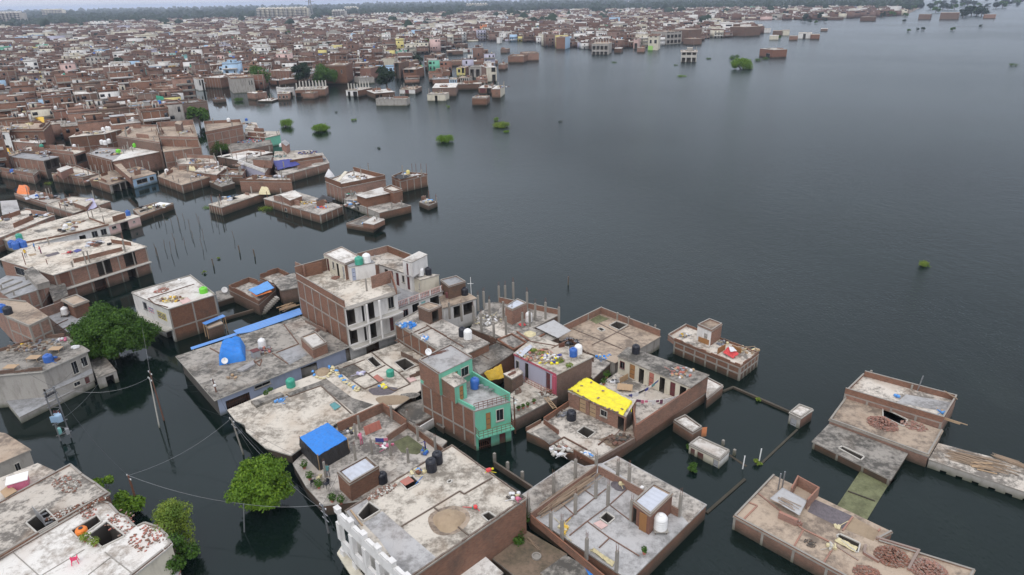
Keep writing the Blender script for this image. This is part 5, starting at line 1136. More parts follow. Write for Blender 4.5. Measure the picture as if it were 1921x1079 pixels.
for j in range(10):
    p = sa.lerp(sbb, j/10); mb.box((p.x, p.y, p.z-.3), (.45, 1.1, .35), R(40), 'concrete')
single(mb, 'stair_flight', 'bare concrete stair flight rising from the water beside blue sheets', 'stairs')
lowwall('garden_wall', 'low brick wall across the water left of the blue lean-to', "A 905,600 1280,492", .55, .25, 'brick')
lowwall('garden_wall', 'brick wall joining the white-roofed corner house to the unfinished house', "A 1090,410@.9 1270,485@.9", .9, .2, 'brick')
# ================================================================ left edge of the frame
def chamf(s): return s
b = Bld("pale roofed house bottom left with metal stair hatch and scattered bricks", "Q 552,215 640,290 748,362 850,437 -120,1000 -200,620", 4.6, roof='pale', walls=['wallcream', 'wallcream', 'wallcream', 'brick', 'brick', 'brick'], over=.1, slabm='concrete_pale', holes=["Q 212,672 355,570 450,665 300,752"], hdeep=1.8, par=[.06, .06, .06, .12, 0, .12], pm='brick')
b.ridges(["Q 760,480 450,665", "Q 300,755 -100,1000"], 4.6, .2, .14, 'brick')
mb = MB(); p0, p1 = pt("Q 275,610", 4.6), pt("Q 360,700", 4.6)
mb.hexa([(p0.x, p0.y, 4.6), (p1.x, p1.y, 4.6), (p1.x+.05, p1.y, 4.6), (p0.x+.05, p0.y, 4.6)], [(p0.x-.1, p0.y+.1, 5.5), (p1.x-.1, p1.y+.1, 5.5), (p1.x-.05, p1.y+.1, 5.5), (p0.x-.05, p0.y+.1, 5.5)], 'steel'); mb.build('hatch', b.root)
mb = MB(); s0, s1 = pt("Q 330,600", 4.5), pt("Q 420,690", 4.5)
for k in range(6): p = s0.lerp(s1, k/5); q = p+Vector((.15, .1)); mb.box((q.x, q.y, 3.4+.2*(5-k)), (.25, 1.0, .05), R(-52), 'doorgrey')
mb.build('stair', b.root)
b = Bld("small pale roof at the left edge with a wavy rim and pink-draped box", "Q -250,420 290,207 425,268 422,300 -100,620", 4.4, roof='pale', walls='wallcream', over=.08, slabm='concrete_pale')
mb = MB(); c = pt("Q 155,385", 4.4); mb.box((c.x, c.y, 4.404), (1.5, 1.2, .85), R(30), 'cloth_pink'); mb.box((c.x, c.y, 5.258), (1.7, 1.4, .07), R(30), 'white_plastic'); single(mb, 'draped_box', 'pink-draped box with white top on the small pale roof', 'box')
sheet('plywood_sheet', 'golden plywood sheet lying beside the pink-draped box', 'sheet', "Q 0,425@4.9 70,372@4.9 135,418@4.9 40,475@4.9", 4.9, 'wood_pale', wave=0, th=.05)
b = Bld("large white-roofed house bottom left with scalloped edge, brick rubble and square well", "Q 772,490 858,520 930,600 985,622 1058,700 1128,668 1240,705 1300,760 1342,835 1290,880 1000,1110 -150,1400 -100,1000 300,765", 4.3, roof='white', walls='wallcream', over=.08, slabm='concrete_pale', holes=["Q 700,768 835,668 970,775 800,860", "Q 560,735 755,620 790,665 612,790"], hdeep=2.4,
        par=[.1, .1, .1, .1, .05, .1, .1, .1, .1, .12, 0, 0, 0, 0], pm='brick')
b.ridges(["Q 105,905 300,1079", "Q 330,1079 660,880", "Q 820,900 1050,1079", "Q 690,1079 860,945"], 4.3, .07, .03, 'concrete')
for l, s_, n, r_, e in (('bricks scattered round the scalloped rim of the white roof', "Q 935,668", 70, 1.15, 1.7), ('brick rubble on the bulging corner of the scalloped white roof', "Q 1150,790", 90, 1.4, 1.2), ('small brick scatter behind the orange tank', "Q 690,590", 40, .6, 1.4)): pile('brick_scatter', l, 'bricks', s_, 4.3, n, r_, ['brick_new', 'brick', 'redstone'], (.19, .09, .06), el=e, rz=R(-50), h=.05)
for l, s_, n, r_, e in (('patch of bricks near the far edge of the pale hatch roof', "Q 480,350", 60, .8, 1.2), ('bricks lying right of the brick patch on the pale hatch roof', "Q 560,395", 40, .8, 1.3), ('long ridge of brick rubble between the two bottom left roofs', "Q 600,560", 220, 2.4, .25)): pile('brick_scatter', l, 'bricks', s_, 4.6, n, r_, ['brick_new', 'brick', 'concrete_pale'], (.19, .09, .06), el=1.2 if e > .5 else .22, rz=R(-52) if e > .5 else R(-55)+0.0, h=.12)
t_ = root('water_tank', 'orange water tank lying in the recess of the scalloped white roof', 'water tank', (*pt("Q 655,760", 4.3), 4.3)); c = pt("Q 640,745", 4.3); mb = MB()
d = Vector((math.cos(R(40)), math.sin(R(40)), 0))
mb.lathe((c.x, c.y, 3.7), [(.42, 0), (.46, .1), (.46, .9), (.40, 1.0), (.2, 1.05)], 'orange_plastic', 18); mb.build('tank_body', t_, smooth=True); mb = MB(); mb.lathe((c.x, c.y, 4.752), [(.18, 0), (.18, .05)], 'black_plastic', 12); mb.build('lid', t_)
chair('pink plastic chair standing on the white bottom-left roof', "Q 590,985", 4.3, .5, 'pink_plastic')
for l, s_ in (('pot plants in a line at the lower side of the square well', "Q 745,850"), ('pot plants at the upper left of the square well', "Q 670,815")): plant(l, s_, 4.3, .5, .5, 'leaf_feather', n=200)
b = Bld("low balcony with plants below the scalloped white roof at the bottom edge", "Q 1290,900 1350,930 1405,1040 1300,1300 1150,1100", 1.6, name='balcony_house', roof='grey', walls='wallwhite', over=.05, slabm='redstone')
plant('green plant on the low balcony at the bottom edge', "Q 1350,1010", 1.6, .6, .7, n=260); 
# small left-edge roof
b = Bld("weathered grey-brown roof at the left edge above the pale roofs", "Q -150,-60 35,-25 228,98 -100,240", 4.4, roof='tan', walls='wallgrey', over=.12, slabm='concrete', ops=[(2, 'w', .3, .45, 2.6, 3.6)])
# long grey building
b = Bld("long weathered grey house with outside stair and tables on its roof", "P -120,500 -60,300 420,160 590,155 780,275 380,455", 4.6, roof='mould', walls='wallgrey', over=.25, slabm='concrete_pale',
        ops=[(4, 'w', .28, .42, 2.2, 4.0), (4, 'w', .05, .2, 2.6, 4.0), (5, 'o', .0, .1, 1, 2)])
b.parapet([0, .5, .55, 0, 0, .45], 4.6, 'brick_old', .16, .5)
b.level("P 175,875 -80,560 380,440 640,350 790,290 845,545", .9, base=-1.5, roof='grey', walls='wallgrey', over=.02, wname='lower_wall', rname='lower_roof')
b.level("P 350,480 790,285 835,480 420,660", 2.0, base=.91, roof='grey', walls='wallgrey', over=0, wname='front_wall', rname='ledge', ops=[(2, 'd', .1, .2, .95, 1.9, 'maroon'), (2, 'w', .3, .45, 1.2, 1.9)])
sa, sb_ = P(0+250/4.795, 600+610/4.795, .95), P(375/4.795, 600+450/4.795, 4.4); mb = MB()
for j in range(12): p = sa.lerp(sb_, j/11); mb.box((p.x, p.y, p.z-.25), (.4, 1.2, .3), R(40), 'concrete_pale')
mb.build('outside_stair', b.root)
mb = MB(); c = pt("P 712,412", 2.9); mb.box((c.x, c.y, 2.6), (.8, .45, .55), R(40), 'white_plastic'); single(mb, 'air_conditioner', 'white air conditioner box on the front of the long grey house', 'air conditioner')
b = Bld("low stone-walled outhouse beside the big round tree", "P 815,395 765,310 945,335 1045,455 870,520", 1.7, name='outhouse', cat='outbuilding', roof='mould', walls='wallgrey', over=.03, ops=[(3, 'o', .2, .6, -1, 1.3)])
clutter('rubble and broken blocks along the upper edge of the grey house roof', "P 300,240", 4.6, 1.8, ['concrete', 'brick_old', 'bamboo', 'cloth_grey'], 60, el=1.8); clutter('buckets and blocks near the pale blue tank of the grey house', "P 480,360", 4.6, .6, ['concrete_pale', 'blue_plastic', 'brick_old'], 14)
for l, s_ in (('brown table standing left on the grey house roof', "P 108,450"), ('square brown table in the middle of the grey house roof', "P 312,365"), ('brown table right on the grey house roof near the tree', "P 508,285")): frame_table(l, s_, 4.6, 1.6, 'wood_pale', 'table')
tank("P 440,375", 4.6, 'blue_plastic', 'pale blue water tank at the front of the long grey house', .55, 1.0)
sheet('red_cloth', 'dark red cloth hanging in the shade under the grey house roof', 'cloth', "P 130,590@2.3 290,490@3.6 300,520@3.2 170,640@1.6", 2, 'cloth_red', wave=.1)
clutter('washing and baskets at the left corner of the grey house', "P 50,660", .95, .7, ['cloth_pink', 'cloth_navy', 'cloth_white', 'cloth_red'], 22); plant('green plant at the left corner of the grey house', "P 110,700", .95, .5, .7)
clutter('white rags on the far roof end near the big round tree', "P 560,190", 4.6, .5, ['cloth_white', 'cloth_white', 'cloth_pink'], 10); clutter('white sheet scraps at the roof edge by the tree', "P 680,255", 4.6, .35, ['cloth_white'], 7)
clutter('yellow and grey bundles along the brick wall foot', "P 230,240", 4.6, .6, ['cloth_mustard', 'concrete', 'bamboo'], 14)
# brick houses at the left edge
b = Bld("brick house with concrete grid walls and black tanks at the left edge", "O 60,935 -110,760 240,800@7.1 442,935@7.1 262,1020@7.1", 7.1, roof='tan', base=3, walls='brick', over=.04, fr=([3, 4], [2, 2], [5.2]), par=[0, .15, 0, .1, .1], pm='concrete')
tank("O 30,885", 7.1, 'blue_plastic', 'blue water tank on the grid-walled brick house, left edge', .5, 1.1); tank("O 78,905", 7.1, 'black_plastic', 'black water tank on the grid-walled brick house, left edge', .55, 1.1)
b = Bld("small brick room with framed roof tray behind the big round tree", "O 555,780 688,735 795,790 662,838", 4.6, name='small_house', walls='brick', roof='tan', over=.12, ops=[(3, 'o', .55, .95, 2, 4.3)], par=[.1]*4, pm='concrete')
b.level("O 350,860 560,785 665,840 860,850 620,1079 470,960", 2.6, roof='grey', walls='brick_old', wname='yard_wall_base', rname='yard_floor', over=0)
q = pts("O 350,860@4.2 555,782@4.3", 4); mb = MB(); dd = (q[1]-q[0]).normalized(); mb.wall(q[0], q[1], 2.603, 4.1, .14, Vector((-dd.y, dd.x)), 'brick'); mb.build('yard_wall', b.root)
b.ridges(["O 480,1020 610,960", "O 540,1060 660,1000"], 2.6, .12, .1)
tank("O 595,925", 2.6, 'white_plastic', 'white water tank in the yard behind the big round tree', .5, 1.1, stand=.3)
b = Bld("weathered brick house with open beams and slanting slab at the left edge", "O -80,640 60,560 420,590 335,690 90,770", 5.0, walls='brick', roof='grey', over=.02, fr=([2, 3], [2, 3], [2.6]))
b.ridges(["O 0,700 200,620", "O 30,740 280,640", "O 20,640 120,600"], 5.0, .2, .2, 'concrete'); b.pillars("O 130,740 240,600 20,690", 5.0, .9, rebar=0)
b.room("O 215,520 290,480 440,610 330,640", 6.0, 5.0, walls='concrete', roof='mould', name='slanting_slab')
b.level("O 400,600 480,560 590,640 610,730 480,790", 3.2, walls='brick_old', roof='mould', over=0, wname='yard_wall_base', rname='yard_floor')
# the big two-storey brick house
b = Bld("broad two-storey brick house with stained cream roof and people on it", "O 5,412 250,290 1010,207 1312,300 480,552", 5.1, walls='brick', roof='cream', over=.15, fr=([3], [6], [2.25]), slabm='concrete_pale',
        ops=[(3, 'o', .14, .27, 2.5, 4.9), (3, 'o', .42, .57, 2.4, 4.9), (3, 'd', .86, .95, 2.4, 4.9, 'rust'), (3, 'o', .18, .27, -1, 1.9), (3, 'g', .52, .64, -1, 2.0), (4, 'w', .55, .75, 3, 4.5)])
b.balcony(3, 0, 1, 2.3, .8, rail='', mat='concrete_pale')
b.patch("O 400,380 520,345 540,365 430,395", 5.1, 'gravel'); b.patch("O 600,310 650,305 660,318 605,325", 5.1, 'mould'); b.patch("O 250,370 320,360 330,375 270,390", 5.1, 'sand')
for k, (x, y) in enumerate(((115, 305), (150, 320), (185, 290), (215, 305))): tank("O %d,%d" % (x, y), 5.1, 'blue_plastic', ['leftmost', 'front', 'rear', 'rightmost'][k]+' of four royal blue tanks at the corner of the broad roof', .6, 1.3, group='four royal blue tanks')
sheet('blue_solar_sheet', 'blue-grey sheet lying in the middle of the broad cream roof', 'sheet', "O 655,340 700,320 740,330 690,355", 5.15, 'cloth_navy', wave=.02)
clutter('red cloths heaped beside the blue-grey sheet', "O 635,355", 5.1, .5, ['cloth_red', 'rust', 'cloth_plum'], 10)
clutter('blue bucket and sticks on the lower ledge of the broad brick house', "O 735,605", 2.3, .3, ['cloth_bluew', 'blue_plastic', 'bamboo'], 6)
clutter('blue drum and pots on the slab below the broad roof', "O 470,600", 3.4, .5, ['blue_plastic', 'cloth_red', 'cloth_teal'], 12)
# long pink / white house and those behind it
b = Bld("long cream-roofed house with pink wall end and white arched front", "O -60,215 R 640,985 900,910 1255,985 O 975,112 260,285", 2.3, roof='cream', walls=['brick', 'brick', 'brick', 'wallpink', 'wallwhite', 'wallgrey'], over=.15, slabm='concrete_pale', ops=[(3, 'o', .4, .65, -1, 2.0), (3, 'w', .78, .92, 1.2, 1.9), (3, 'w', .18, .25, 1.2, 1.7), (4, 'w', .04, .12, .5, 1.9), (4, 'w', .16, .24, .5, 1.9), (4, 'o', .32, .4, .4, 1.6)])
b.pillars("R 800,1000 940,1055 840,1010 905,950", 2.3, 1.6, .2, rebar=.4); b.ridges(["R 805,1010 940,1060", "O 240,270 700,180 980,110"], 2.3, .14, .35, 'brick')
tank("R 1155,980", 2.3, 'blue_plastic', 'blue water tank near the pink end of the long cream roof', .5, 1.2); tank("O 595,145", 2.3, 'white_plastic', 'white water tank in the middle of the long cream roof', .5, 1.1); tank("O 178,235", 2.3, 'green_plastic', 'dark green water tank at the left of the long cream roof', .6, 1.2)
b.patch("O 300,160 400,135 445,150 350,180", 2.3, 'mould')
b = Bld("long brick house with framed wall along the left edge water lane", "R -120,1070 230,925 490,975 -60,1200", 2.9, roof='pale', walls='brick', over=.1, fr=([2], [6], [1.2]), par=[.1, .3, 0, 0])
b = Bld("brick-walled low house with lavender cloth between the water lanes", "R 410,885 640,812 830,828 990,852 655,960", 1.9, roof='cream', walls='brick', over=.06, fr=([4], [4], []), par=[.1, .1, 0, .0, .1], pm='concrete')
b.room("R 660,860 800,825 830,850 770,900", 3.0, 1.9, walls='brick', roof='cream', name='roof_room')
sheet('lavender_cloth', 'pale lavender cloth hanging over the edge of the low brick house', 'cloth', "R 770,840@3.1 840,825@3.1 875,905@1.9 780,940@1.9", 2.5, 'cloth_lav', wave=.1)
b = Bld("long narrow brick platform house heaped with an orange tarpaulin", "R 130,792 330,770 545,835 420,882", 1.2, roof='mixed', walls='brick', over=.02, par=[0, .3, 0, .4])
drape('bright orange tarpaulin heap on the narrow brick platform', "R 150,790 170,730 265,730 270,790", 1.2, 1.0, 'cloth_orange'); sheet('blue_grey_sheet', 'blue-grey sheet draped beside the orange tarpaulin', 'sheet', "R 220,820@1.6 330,780@1.9 345,820@1.5 230,840@1.3", 1.5, 'tin', wave=.08)
tank("R 335,820", 1.2, 'blue_plastic', 'blue tank beside the orange tarpaulin heap', .4, .8)
b = Bld("narrow brick arm with white sheet roof at the lane mouth", "R 1195,930 1395,868 1560,872 1255,985", 1.4, roof='tan', walls='brick', over=0, par=[.15, .15, 0, .15], holes=["R 1250,940 1360,905 1375,920 1265,955"], hdeep=1.1)
sheet('white_sheet_roof', 'white sheet roof on the narrow brick arm', 'sheet', "R 1362,890@1.6 1440,858@1.6 1540,872@1.6 1450,905@1.6", 1.6, 'white_plastic', wave=.02)
b = Bld("pale square platform in the lane left of the orange tarpaulin", "R 0,850 150,840 180,940 20,975", .25, name='slab', cat='slab', roof='slate', walls='concrete', over=0)

# --- two persons etc.
def person(label, s_pt, z, rz, top, bottom, arm=0, h=1.62, bend=0.):
    c = pt(s_pt, z); t = root('person', label, 'person', (c.x, c.y, z)); k = h/1.62
    J = [(0, 0, .88), (0, .01, 1.1), (0, 0, 1.32), (0, 0, 1.42), (0, .02, 1.50), (0, .02, 1.60),
         (.09, 0, .84), (.10, .04, .46), (.11, 0, .08), (.12, .12, .03), (-.09, 0, .84), (-.11, -.03, .46), (-.12, -.05, .08), (-.13, .07, .03),
         (.18, 0, 1.33), (.24, .03+arm*.15, 1.08+arm*.1), (.22, .18+arm*.2, .92+arm*.3), (.22, .25+arm*.25, .88+arm*.32), (-.18, 0, 1.33), (-.25, .02, 1.07), (-.24, .12, .84), (-.24, .16, .77)]
    rad = [.14, .13, .15, .06, .085, .07, .09, .065, .045, .04, .09, .065, .045, .04, .06, .045, .035, .04, .06, .045, .035, .04]
    ed = [(0, 1), (1, 2), (2, 3), (3, 4), (4, 5), (0, 6), (6, 7), (7, 8), (8, 9), (0, 10), (10, 11), (11, 12), (12, 13), (2, 14), (14, 15), (15, 16), (16, 17), (2, 18), (18, 19), (19, 20), (20, 21)]
    def bendf(p):
        x, y, zz = p
        if bend and zz > .88: dz = zz-.88; y += dz*math.sin(bend); zz = .88+dz*math.cos(bend)
        return x, y, zz
    me = bpy.data.meshes.new('body'); me.from_pydata([tuple(Vector(bendf(p))*k) for p in J], ed, []); ob = bpy.data.objects.new('body', me); COL.objects.link(ob)
    md = ob.modifiers.new('skin', 'SKIN'); ob.modifiers.new('sub', 'SUBSURF').levels = 1
    if not me.skin_vertices: 
        return t
    for i, v in enumerate(me.skin_vertices[0].data): v.radius = (rad[i]*k, rad[i]*k*(.75 if i < 3 else 1)); v.use_root = (i == 0)
    dg = bpy.context.evaluated_depsgraph_get(); m2 = bpy.data.meshes.new_from_object(ob.evaluated_get(dg)); ob.modifiers.clear(); ob.data = m2
    m2.materials.clear(); [m2.materials.append(MATS[x]) for x in ('skin', top, bottom, 'hair')]
    for p in m2.polygons:
        z_ = p.center.z/k; x_ = abs(p.center.x)/k; p.use_smooth = True
        p.material_index = 3 if z_ > 1.53 and not bend else 2 if .12 < z_ < .88 and x_ < .2 else 1 if .88 <= z_ < 1.40 and x_ < .235 else 0
    ob.parent = t; ob.rotation_euler = (0, 0, 0); t.rotation_euler = (0, 0, rz)
    return t
person('person in a pale teal shirt standing by a yard pillar near the tent', "G 1112,590", 1.3, 2.8, 'cloth_teal', 'cloth_grey')
person('person in a pink sari bending between the yard pillars', "D 1215,915", 1.3, .6, 'cloth_pink', 'cloth_pink', arm=1, bend=.5)
person('person in dark clothes squatting corner of the far yard, arm out', "D 1775,960", 1.3, 2.0, 'cloth_navy', 'cloth_navy', arm=1, h=1.3)
person('person in yellow shirt on the broad cream roof near the blue tanks', "O 237,398", 5.1, 3.4, 'cloth_mustard', 'cloth_grey')
person('person in red clothes on the broad cream roof right of the tanks', "O 372,368", 5.1, 2.4, 'cloth_red', 'cloth_plum')
person('person in blue shirt on the broad cream roof near the person in red', "O 320,340", 5.1, 1.8, 'cloth_bluew', 'cloth_grey')
person('person in orange clothes on the low balcony at the bottom edge', "Q 1298,1050", 1.6, 2.0, 'cloth_orange', 'cloth_mustard')

# ---------------------------------------------------------------- poles, transformer, wires
def pole(label, top, base, mat='steel', r=.12, name='utility_pole', arms=1, zb=0):
    B_ = P(*px(base)[0][:2], zb); z = zt(px(top)[0][:2], px(base)[0][:2], zb); T_ = P(*px(top)[0][:2], z); t = root(name, label, 'pole', tuple(B_)); mb = MB()
    mb.tube([B_-(T_-B_)*(1.5/max(z, 2)), B_.lerp(T_, .5), T_], [r, r*.85, r*.65], mat, 10); mb.build('shaft', t)
    if arms:
        mb = MB()
        for j in range(arms):
            p = T_-(T_-B_).normalized()*(.3+j*.7); u = Vector((.7, -.7, 0)); mb.bar(p-u*.55, p+u*.55, .07, 'steel')
        mb.build('cross_arm', t); mb = MB()
        for s_ in (-.5, 0, .5): q = T_-(T_-B_).normalized()*.3+Vector((.7, -.7, 0))*s_; mb.lathe((q.x, q.y, q.z+.03), [(.03, 0), (.06, .06), (.03, .1), (.05, .14)], 'white_plastic', 8)
        mb.build('insulator', t)
    return T_
T1 = pole('rust-red pole standing beside a white one in the left lane', "P 1345,462", "P 1475,905", 'rust', .085, arms=1)
T2 = pole('white painted pole standing left of the rust-red pole', "P 1345,518", "P 1435,972", 'concrete_pale', .08, arms=1)
T3 = pole('dark pole with a white lamp at the corner of the mouldy roof', "C 405,780", "C 492,1079", 'rust', .10, arms=1)
T4 = pole('concrete pole with cable bundle at the curved edge of the mottled roof', "G 172,25", "G 292,375", 'concrete', .10, arms=2)
T5 = pole('dark leaning pole in the water by the bottom-left bushes', "Q 1002,300", "Q 1090,575", 'rust', .12, arms=1)
T6 = pole('brown pole with a white lamp in front of the mint-green house', "H 1150,535", "H 1165,890", 'rust', .10, arms=1)
T7 = pole('grey pole with many brackets left of the white arcade', "G 1052,858", "G 1112,1130", 'steel', .11, arms=3)
T8 = pole('thin pale pole at the bottom between tree and arcade', "G 292,850", "G 300,1120", 'steel', .07, arms=0)
for T_ in (T3, T6):
    mb = MB(); mb.lathe((T_.x+.15, T_.y-.1, T_.z-.9), [(.05, 0), (.16, .05), (.16, .2), (.06, .3)], 'white_plastic', 10); single(mb, 'street_lamp', 'white lamp head on the '+('dark pole by the mouldy roof' if T_ is T3 else 'brown pole by the mint-green house'), 'lamp')
# transformer on two posts
Ta = zt((395/4.795, 600+640/4.795), (545/4.795, 600+1079/4.795)); t = root('transformer_stand', 'blue-grey transformer hung between two steel posts in the left lane', 'transformer', tuple(P(545/4.795, 600+1079/4.795, 0)))
tops = []
for a, b_ in (("P 398,650", "P 545,1090"), ("P 478,600", "P 640,1060")):
    B_ = P(*px(b_)[0][:2], 0); z = zt(px(a)[0][:2], px(b_)[0][:2]); T_ = P(*px(a)[0][:2], z); tops.append((B_, T_)); mb = MB(); mb.tube([B_-Vector((0, 0, 1.5)), T_], .075, 'steel', 8); mb.build('post', t)
for k in range(9):
    mb = MB(); f0, f1 = .1+k*.1, .2+k*.1; mb.bar(tops[k % 2][0].lerp(tops[k % 2][1], f0), tops[1-k % 2][0].lerp(tops[1-k % 2][1], f1), .045, 'steel'); mb.build('brace', t)
for f, w_ in ((.98, .08), (.86, .08), (.70, .08), (.35, .1), (.12, .08)):
    mb = MB(); p, q = tops[0][0].lerp(tops[0][1], f), tops[1][0].lerp(tops[1][1], f); d = (q-p)*.25; mb.bar(p-d, q+d, w_, 'steel'); mb.build('cross_arm', t)
for j in range(6):
    p = tops[0][0].lerp(tops[0][1], .88).lerp(tops[1][0].lerp(tops[1][1], .88), j/5); mb = MB(); mb.lathe((p.x, p.y, p.z), [(.05, 0), (.12, .1), (.06, .15), (.12, .22), (.05, .3)], 'black_plastic', 8); mb.build('insulator', t)
m1 = tops[0][0].lerp(tops[0][1], .38).lerp(tops[1][0].lerp(tops[1][1], .38), .5); mb = MB(); mb.box((m1.x, m1.y, m1.z), (.85, .6, .85), R(-45), 'wallsky')
for j in range(7): mb.box((m1.x-.45+j*.15, m1.y-.45+.0*j, m1.z+.1), (.05, .3, .75), R(-45), 'wallsky')
for dx in (-.3, 0, .3): mb.lathe((m1.x+dx, m1.y, m1.z+1.0), [(.06, 0), (.1, .1), (.05, .16), (.08, .24), (.03, .34)], 'maroon', 8)
mb.build('transformer_tank', t); mb = MB(); m2 = tops[0][0].lerp(tops[0][1], .12).lerp(tops[1][0].lerp(tops[1][1], .12), .5); mb.box((m2.x-.4, m2.y, m2.z), (.5, .35, .7), R(-45), 'wallteal'); mb.box((m2.x+.4, m2.y+.1, m2.z-.1), (.45, .35, .7), R(-45), 'doorgrey'); mb.build('switch_box', t)
def wire(label, a, c, sag, mat='black_plastic', r=.013, name='cable'):
    a, c = Vector(a), Vector(c); mb = MB(); k = 20; mb.tube([a.lerp(c, j/k)-Vector((0, 0, sag*4*(j/k)*(1-j/k))) for j in range(k+1)], r, mat, 5); return single(mb, name, label, 'cable')
TT = tops[1][1]
W_ = lambda s, z: P(*px(s)[0][:2], z)
for l, a, c, s_, m in (('white cable sagging from the transformer to the white pole', TT, T2, 1.3, 'steel'), ('cable from the dark pole by the mouldy roof to the white pole', T3, T2, 1.0, 'black_plastic'),
        ('thin cable from the rust-red pole up to the corner house', T1, W_("A 100,500", 4.4), .6, 'steel'), ('cable from the transformer down to the dark leaning pole', TT, T5, 1.2, 'black_plastic'),
        ('cable from the leaning pole to the concrete pole by the mottled roof', T5, T4, .8, 'steel'), ('cable bundle from the concrete pole down to the bracket pole', T4, T7, .7, 'black_plastic'), ('second cable from the concrete pole over the tree to the bracket pole', T4+Vector((.2, -.2, -.4)), T7+Vector((.2, -.2, -.6)), .9, 'steel'),
        ('cable from the dark corner pole to the concrete pole', T3, T4, .6, 'black_plastic'), ('twisted white cable crossing left at the bottom toward the thin pale pole', T5, T8, .5, 'steel'), ('twisted white cable from the thin pale pole to the bracket pole', T8, T7, .3, 'steel'),
        ('stay cable from the concrete pole down into the water', T4, W_("G 380,370", 0.0), .0, 'steel'), ('cable from the bracket pole leaving frame at the bottom', T7, W_("J 260,1090", 2.5), .5, 'black_plastic'), ('cable from the green house balcony to the yard pillar', W_("H 770,915", 2.2), W_("H 610,1030", 2.0), .1, 'black_plastic'),
        ('cable from the concrete pole to the white pole across the lane', T4, T2, .7, 'black_plastic'), ('long low cable from the dark corner pole to the rust-red pole', T3-Vector((0, 0, .6)), T1-Vector((0, 0, .6)), 1.6, 'black_plastic'),
        ('cable dropping from the concrete pole to the tent terrace', T4, W_("G 840,400", 2.2), .3, 'black_plastic'), ('cable from the bracket pole up to the brick room', T7, W_("G 1200,560", 3.3), .2, 'black_plastic'), ('cable from the transformer leaving over the left edge', TT, W_("o -20,640", 6.0), .8, 'black_plastic'),
        ('cable from the long grey house to the transformer', W_("P 790,290", 4.4), TT, .5, 'black_plastic'), ('cable from the grey house outhouse down toward the transformer base', W_("P 945,480", 1.5), m1, .6, 'steel')):
    wire(l, a, c, s_, m)
# stakes in the open lane
for k, (x, y0, y1) in enumerate(((1330,275,385),(1350,265,390),(1360,300,425) ,(1410,180,330),(1465,220,370),(1510,150,290),(1590,180,300))+tuple((random.uniform(1300, 2050), 0, random.uniform(60, 330)) for _ in range(16))):
    Bp = W_("O %d,%d" % (x+240*.3, y1), 0); mb = MB(); mb.tube([(Bp.x, Bp.y, -1), (Bp.x-random.uniform(-.2, .4), Bp.y+.2, random.uniform(1.6, 2.8))], .045, 'bark', 6); single(mb, 'wooden_stake', 'thin dark stake standing in the water lane before the corner house', 'stake', 'dark stakes standing in the lane')
for k, (s_, l) in enumerate((("A 828,100", 'short dark stub with weed in open water beyond the corner house'), ("A 1225,8", 'short dark stub nearest the brick tower in open water'), ("A 1080,-30", 'short dark stub in open water left of the last stub'))):
    c = pt(s_, 0); mb = MB(); mb.tube([(c.x, c.y, -1), (c.x-.1, c.y, 1.5)], .12, 'bark', 7); single(mb, 'wooden_stub', l, 'stake')
c = pt("o 1066,535", 0)
mb = MB(); mb.tube([(c.x, c.y, -1), (c.x, c.y, 1.6)], .1, 'bark', 7); single(mb, 'wooden_stub', 'lone brown post standing in the lake behind the pillar cluster', 'stake')
# ================================================================ middle distance, placed one by one
F_ = lambda e, n, b=(): (e, n, list(b))
def H(label, s, z, **k): return Bld(label, s, z, **k)
H("low brick courtyard house with bright blue tub at the left water front", "V -20,830 350,790 590,860 500,930", 2.2, walls=['brick', 'brick', 'brick', 'brick'], roof='mould', over=.02, par=[0, .1, .3, .9], fr=F_([3], [5]), ops=[(2, 'o', .1, .5, .6, 1.8)])
tank("V 195,870", 2.2, 'blue_plastic', 'bright blue tub on the low courtyard house at the left water front', .7, 1.0)
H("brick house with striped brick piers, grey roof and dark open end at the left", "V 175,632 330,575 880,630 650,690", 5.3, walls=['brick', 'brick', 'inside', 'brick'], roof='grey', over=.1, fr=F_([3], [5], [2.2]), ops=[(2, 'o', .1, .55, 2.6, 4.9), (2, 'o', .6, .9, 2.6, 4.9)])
H("brick house with white water tank, open shuttered end above a teal canopy", "V 480,530 600,500 1280,540 1100,600", 5.6, walls='brick', roof='cream', over=.1, par=[0, .9, 0, .8], fr=F_([3], [4], [2.5]), ops=[(2, 'o', .05, .9, 2.6, 5.0), (3, 'w', .5, .6, 3.4, 4.4), (3, 'w', .7, .8, 3.4, 4.4)])
tank("V 1120,500", 5.6, 'white_plastic', 'white water tank at the shuttered end of the brick house', .5, 1.1)
b = H("low brick house with brick roof cabin and white-red sheet at the left front", "V 775,890 1130,775 1480,900 1240,955", 2.2, walls='brick', roof='cream', over=.05, fr=F_([3], [6], []), par=[0, .4, .3, .35])
b.room("R 510,562 600,530 652,545 545,590", 4.2, 2.2, walls='brick_new', roof='white', name='roof_cabin')
mound('sand_heap', 'tan sand heap by the brick roof cabin', 'sand', "V 1160,905", 2.2, 2.0, .5, 'sand')
b = H("low brick house with pillars, sandy roof and dark open side at the left front", "R 805,645 1000,575 1185,645 985,705", 2.4, walls=['brick', 'brick', 'wallgrey', 'brick'], roof='tan', over=.06, fr=F_([3], [2], []), ops=[(2, 'o', .03, .3, -1, 2), (2, 'o', .35, .55, -1, 2), (2, 'o', .6, .9, -1, 2)])
b.pillars("R 830,600 870,590 800,620 930,600 1000,590 1040,570 900,640", 2.4, 2.2, .22, rebar=0)
b = H("blue-white fronted low house with wide dark window at the lane", "R 1188,655 1020,570 1200,525 1400,600", 2.6, walls=['brick', 'brick', 'brick', 'wallsky'], roof='tan', over=.15, ops=[(3, 'w', .12, .3, 1.0, 2.0), (3, 'w', .4, .85, .9, 2.1)])
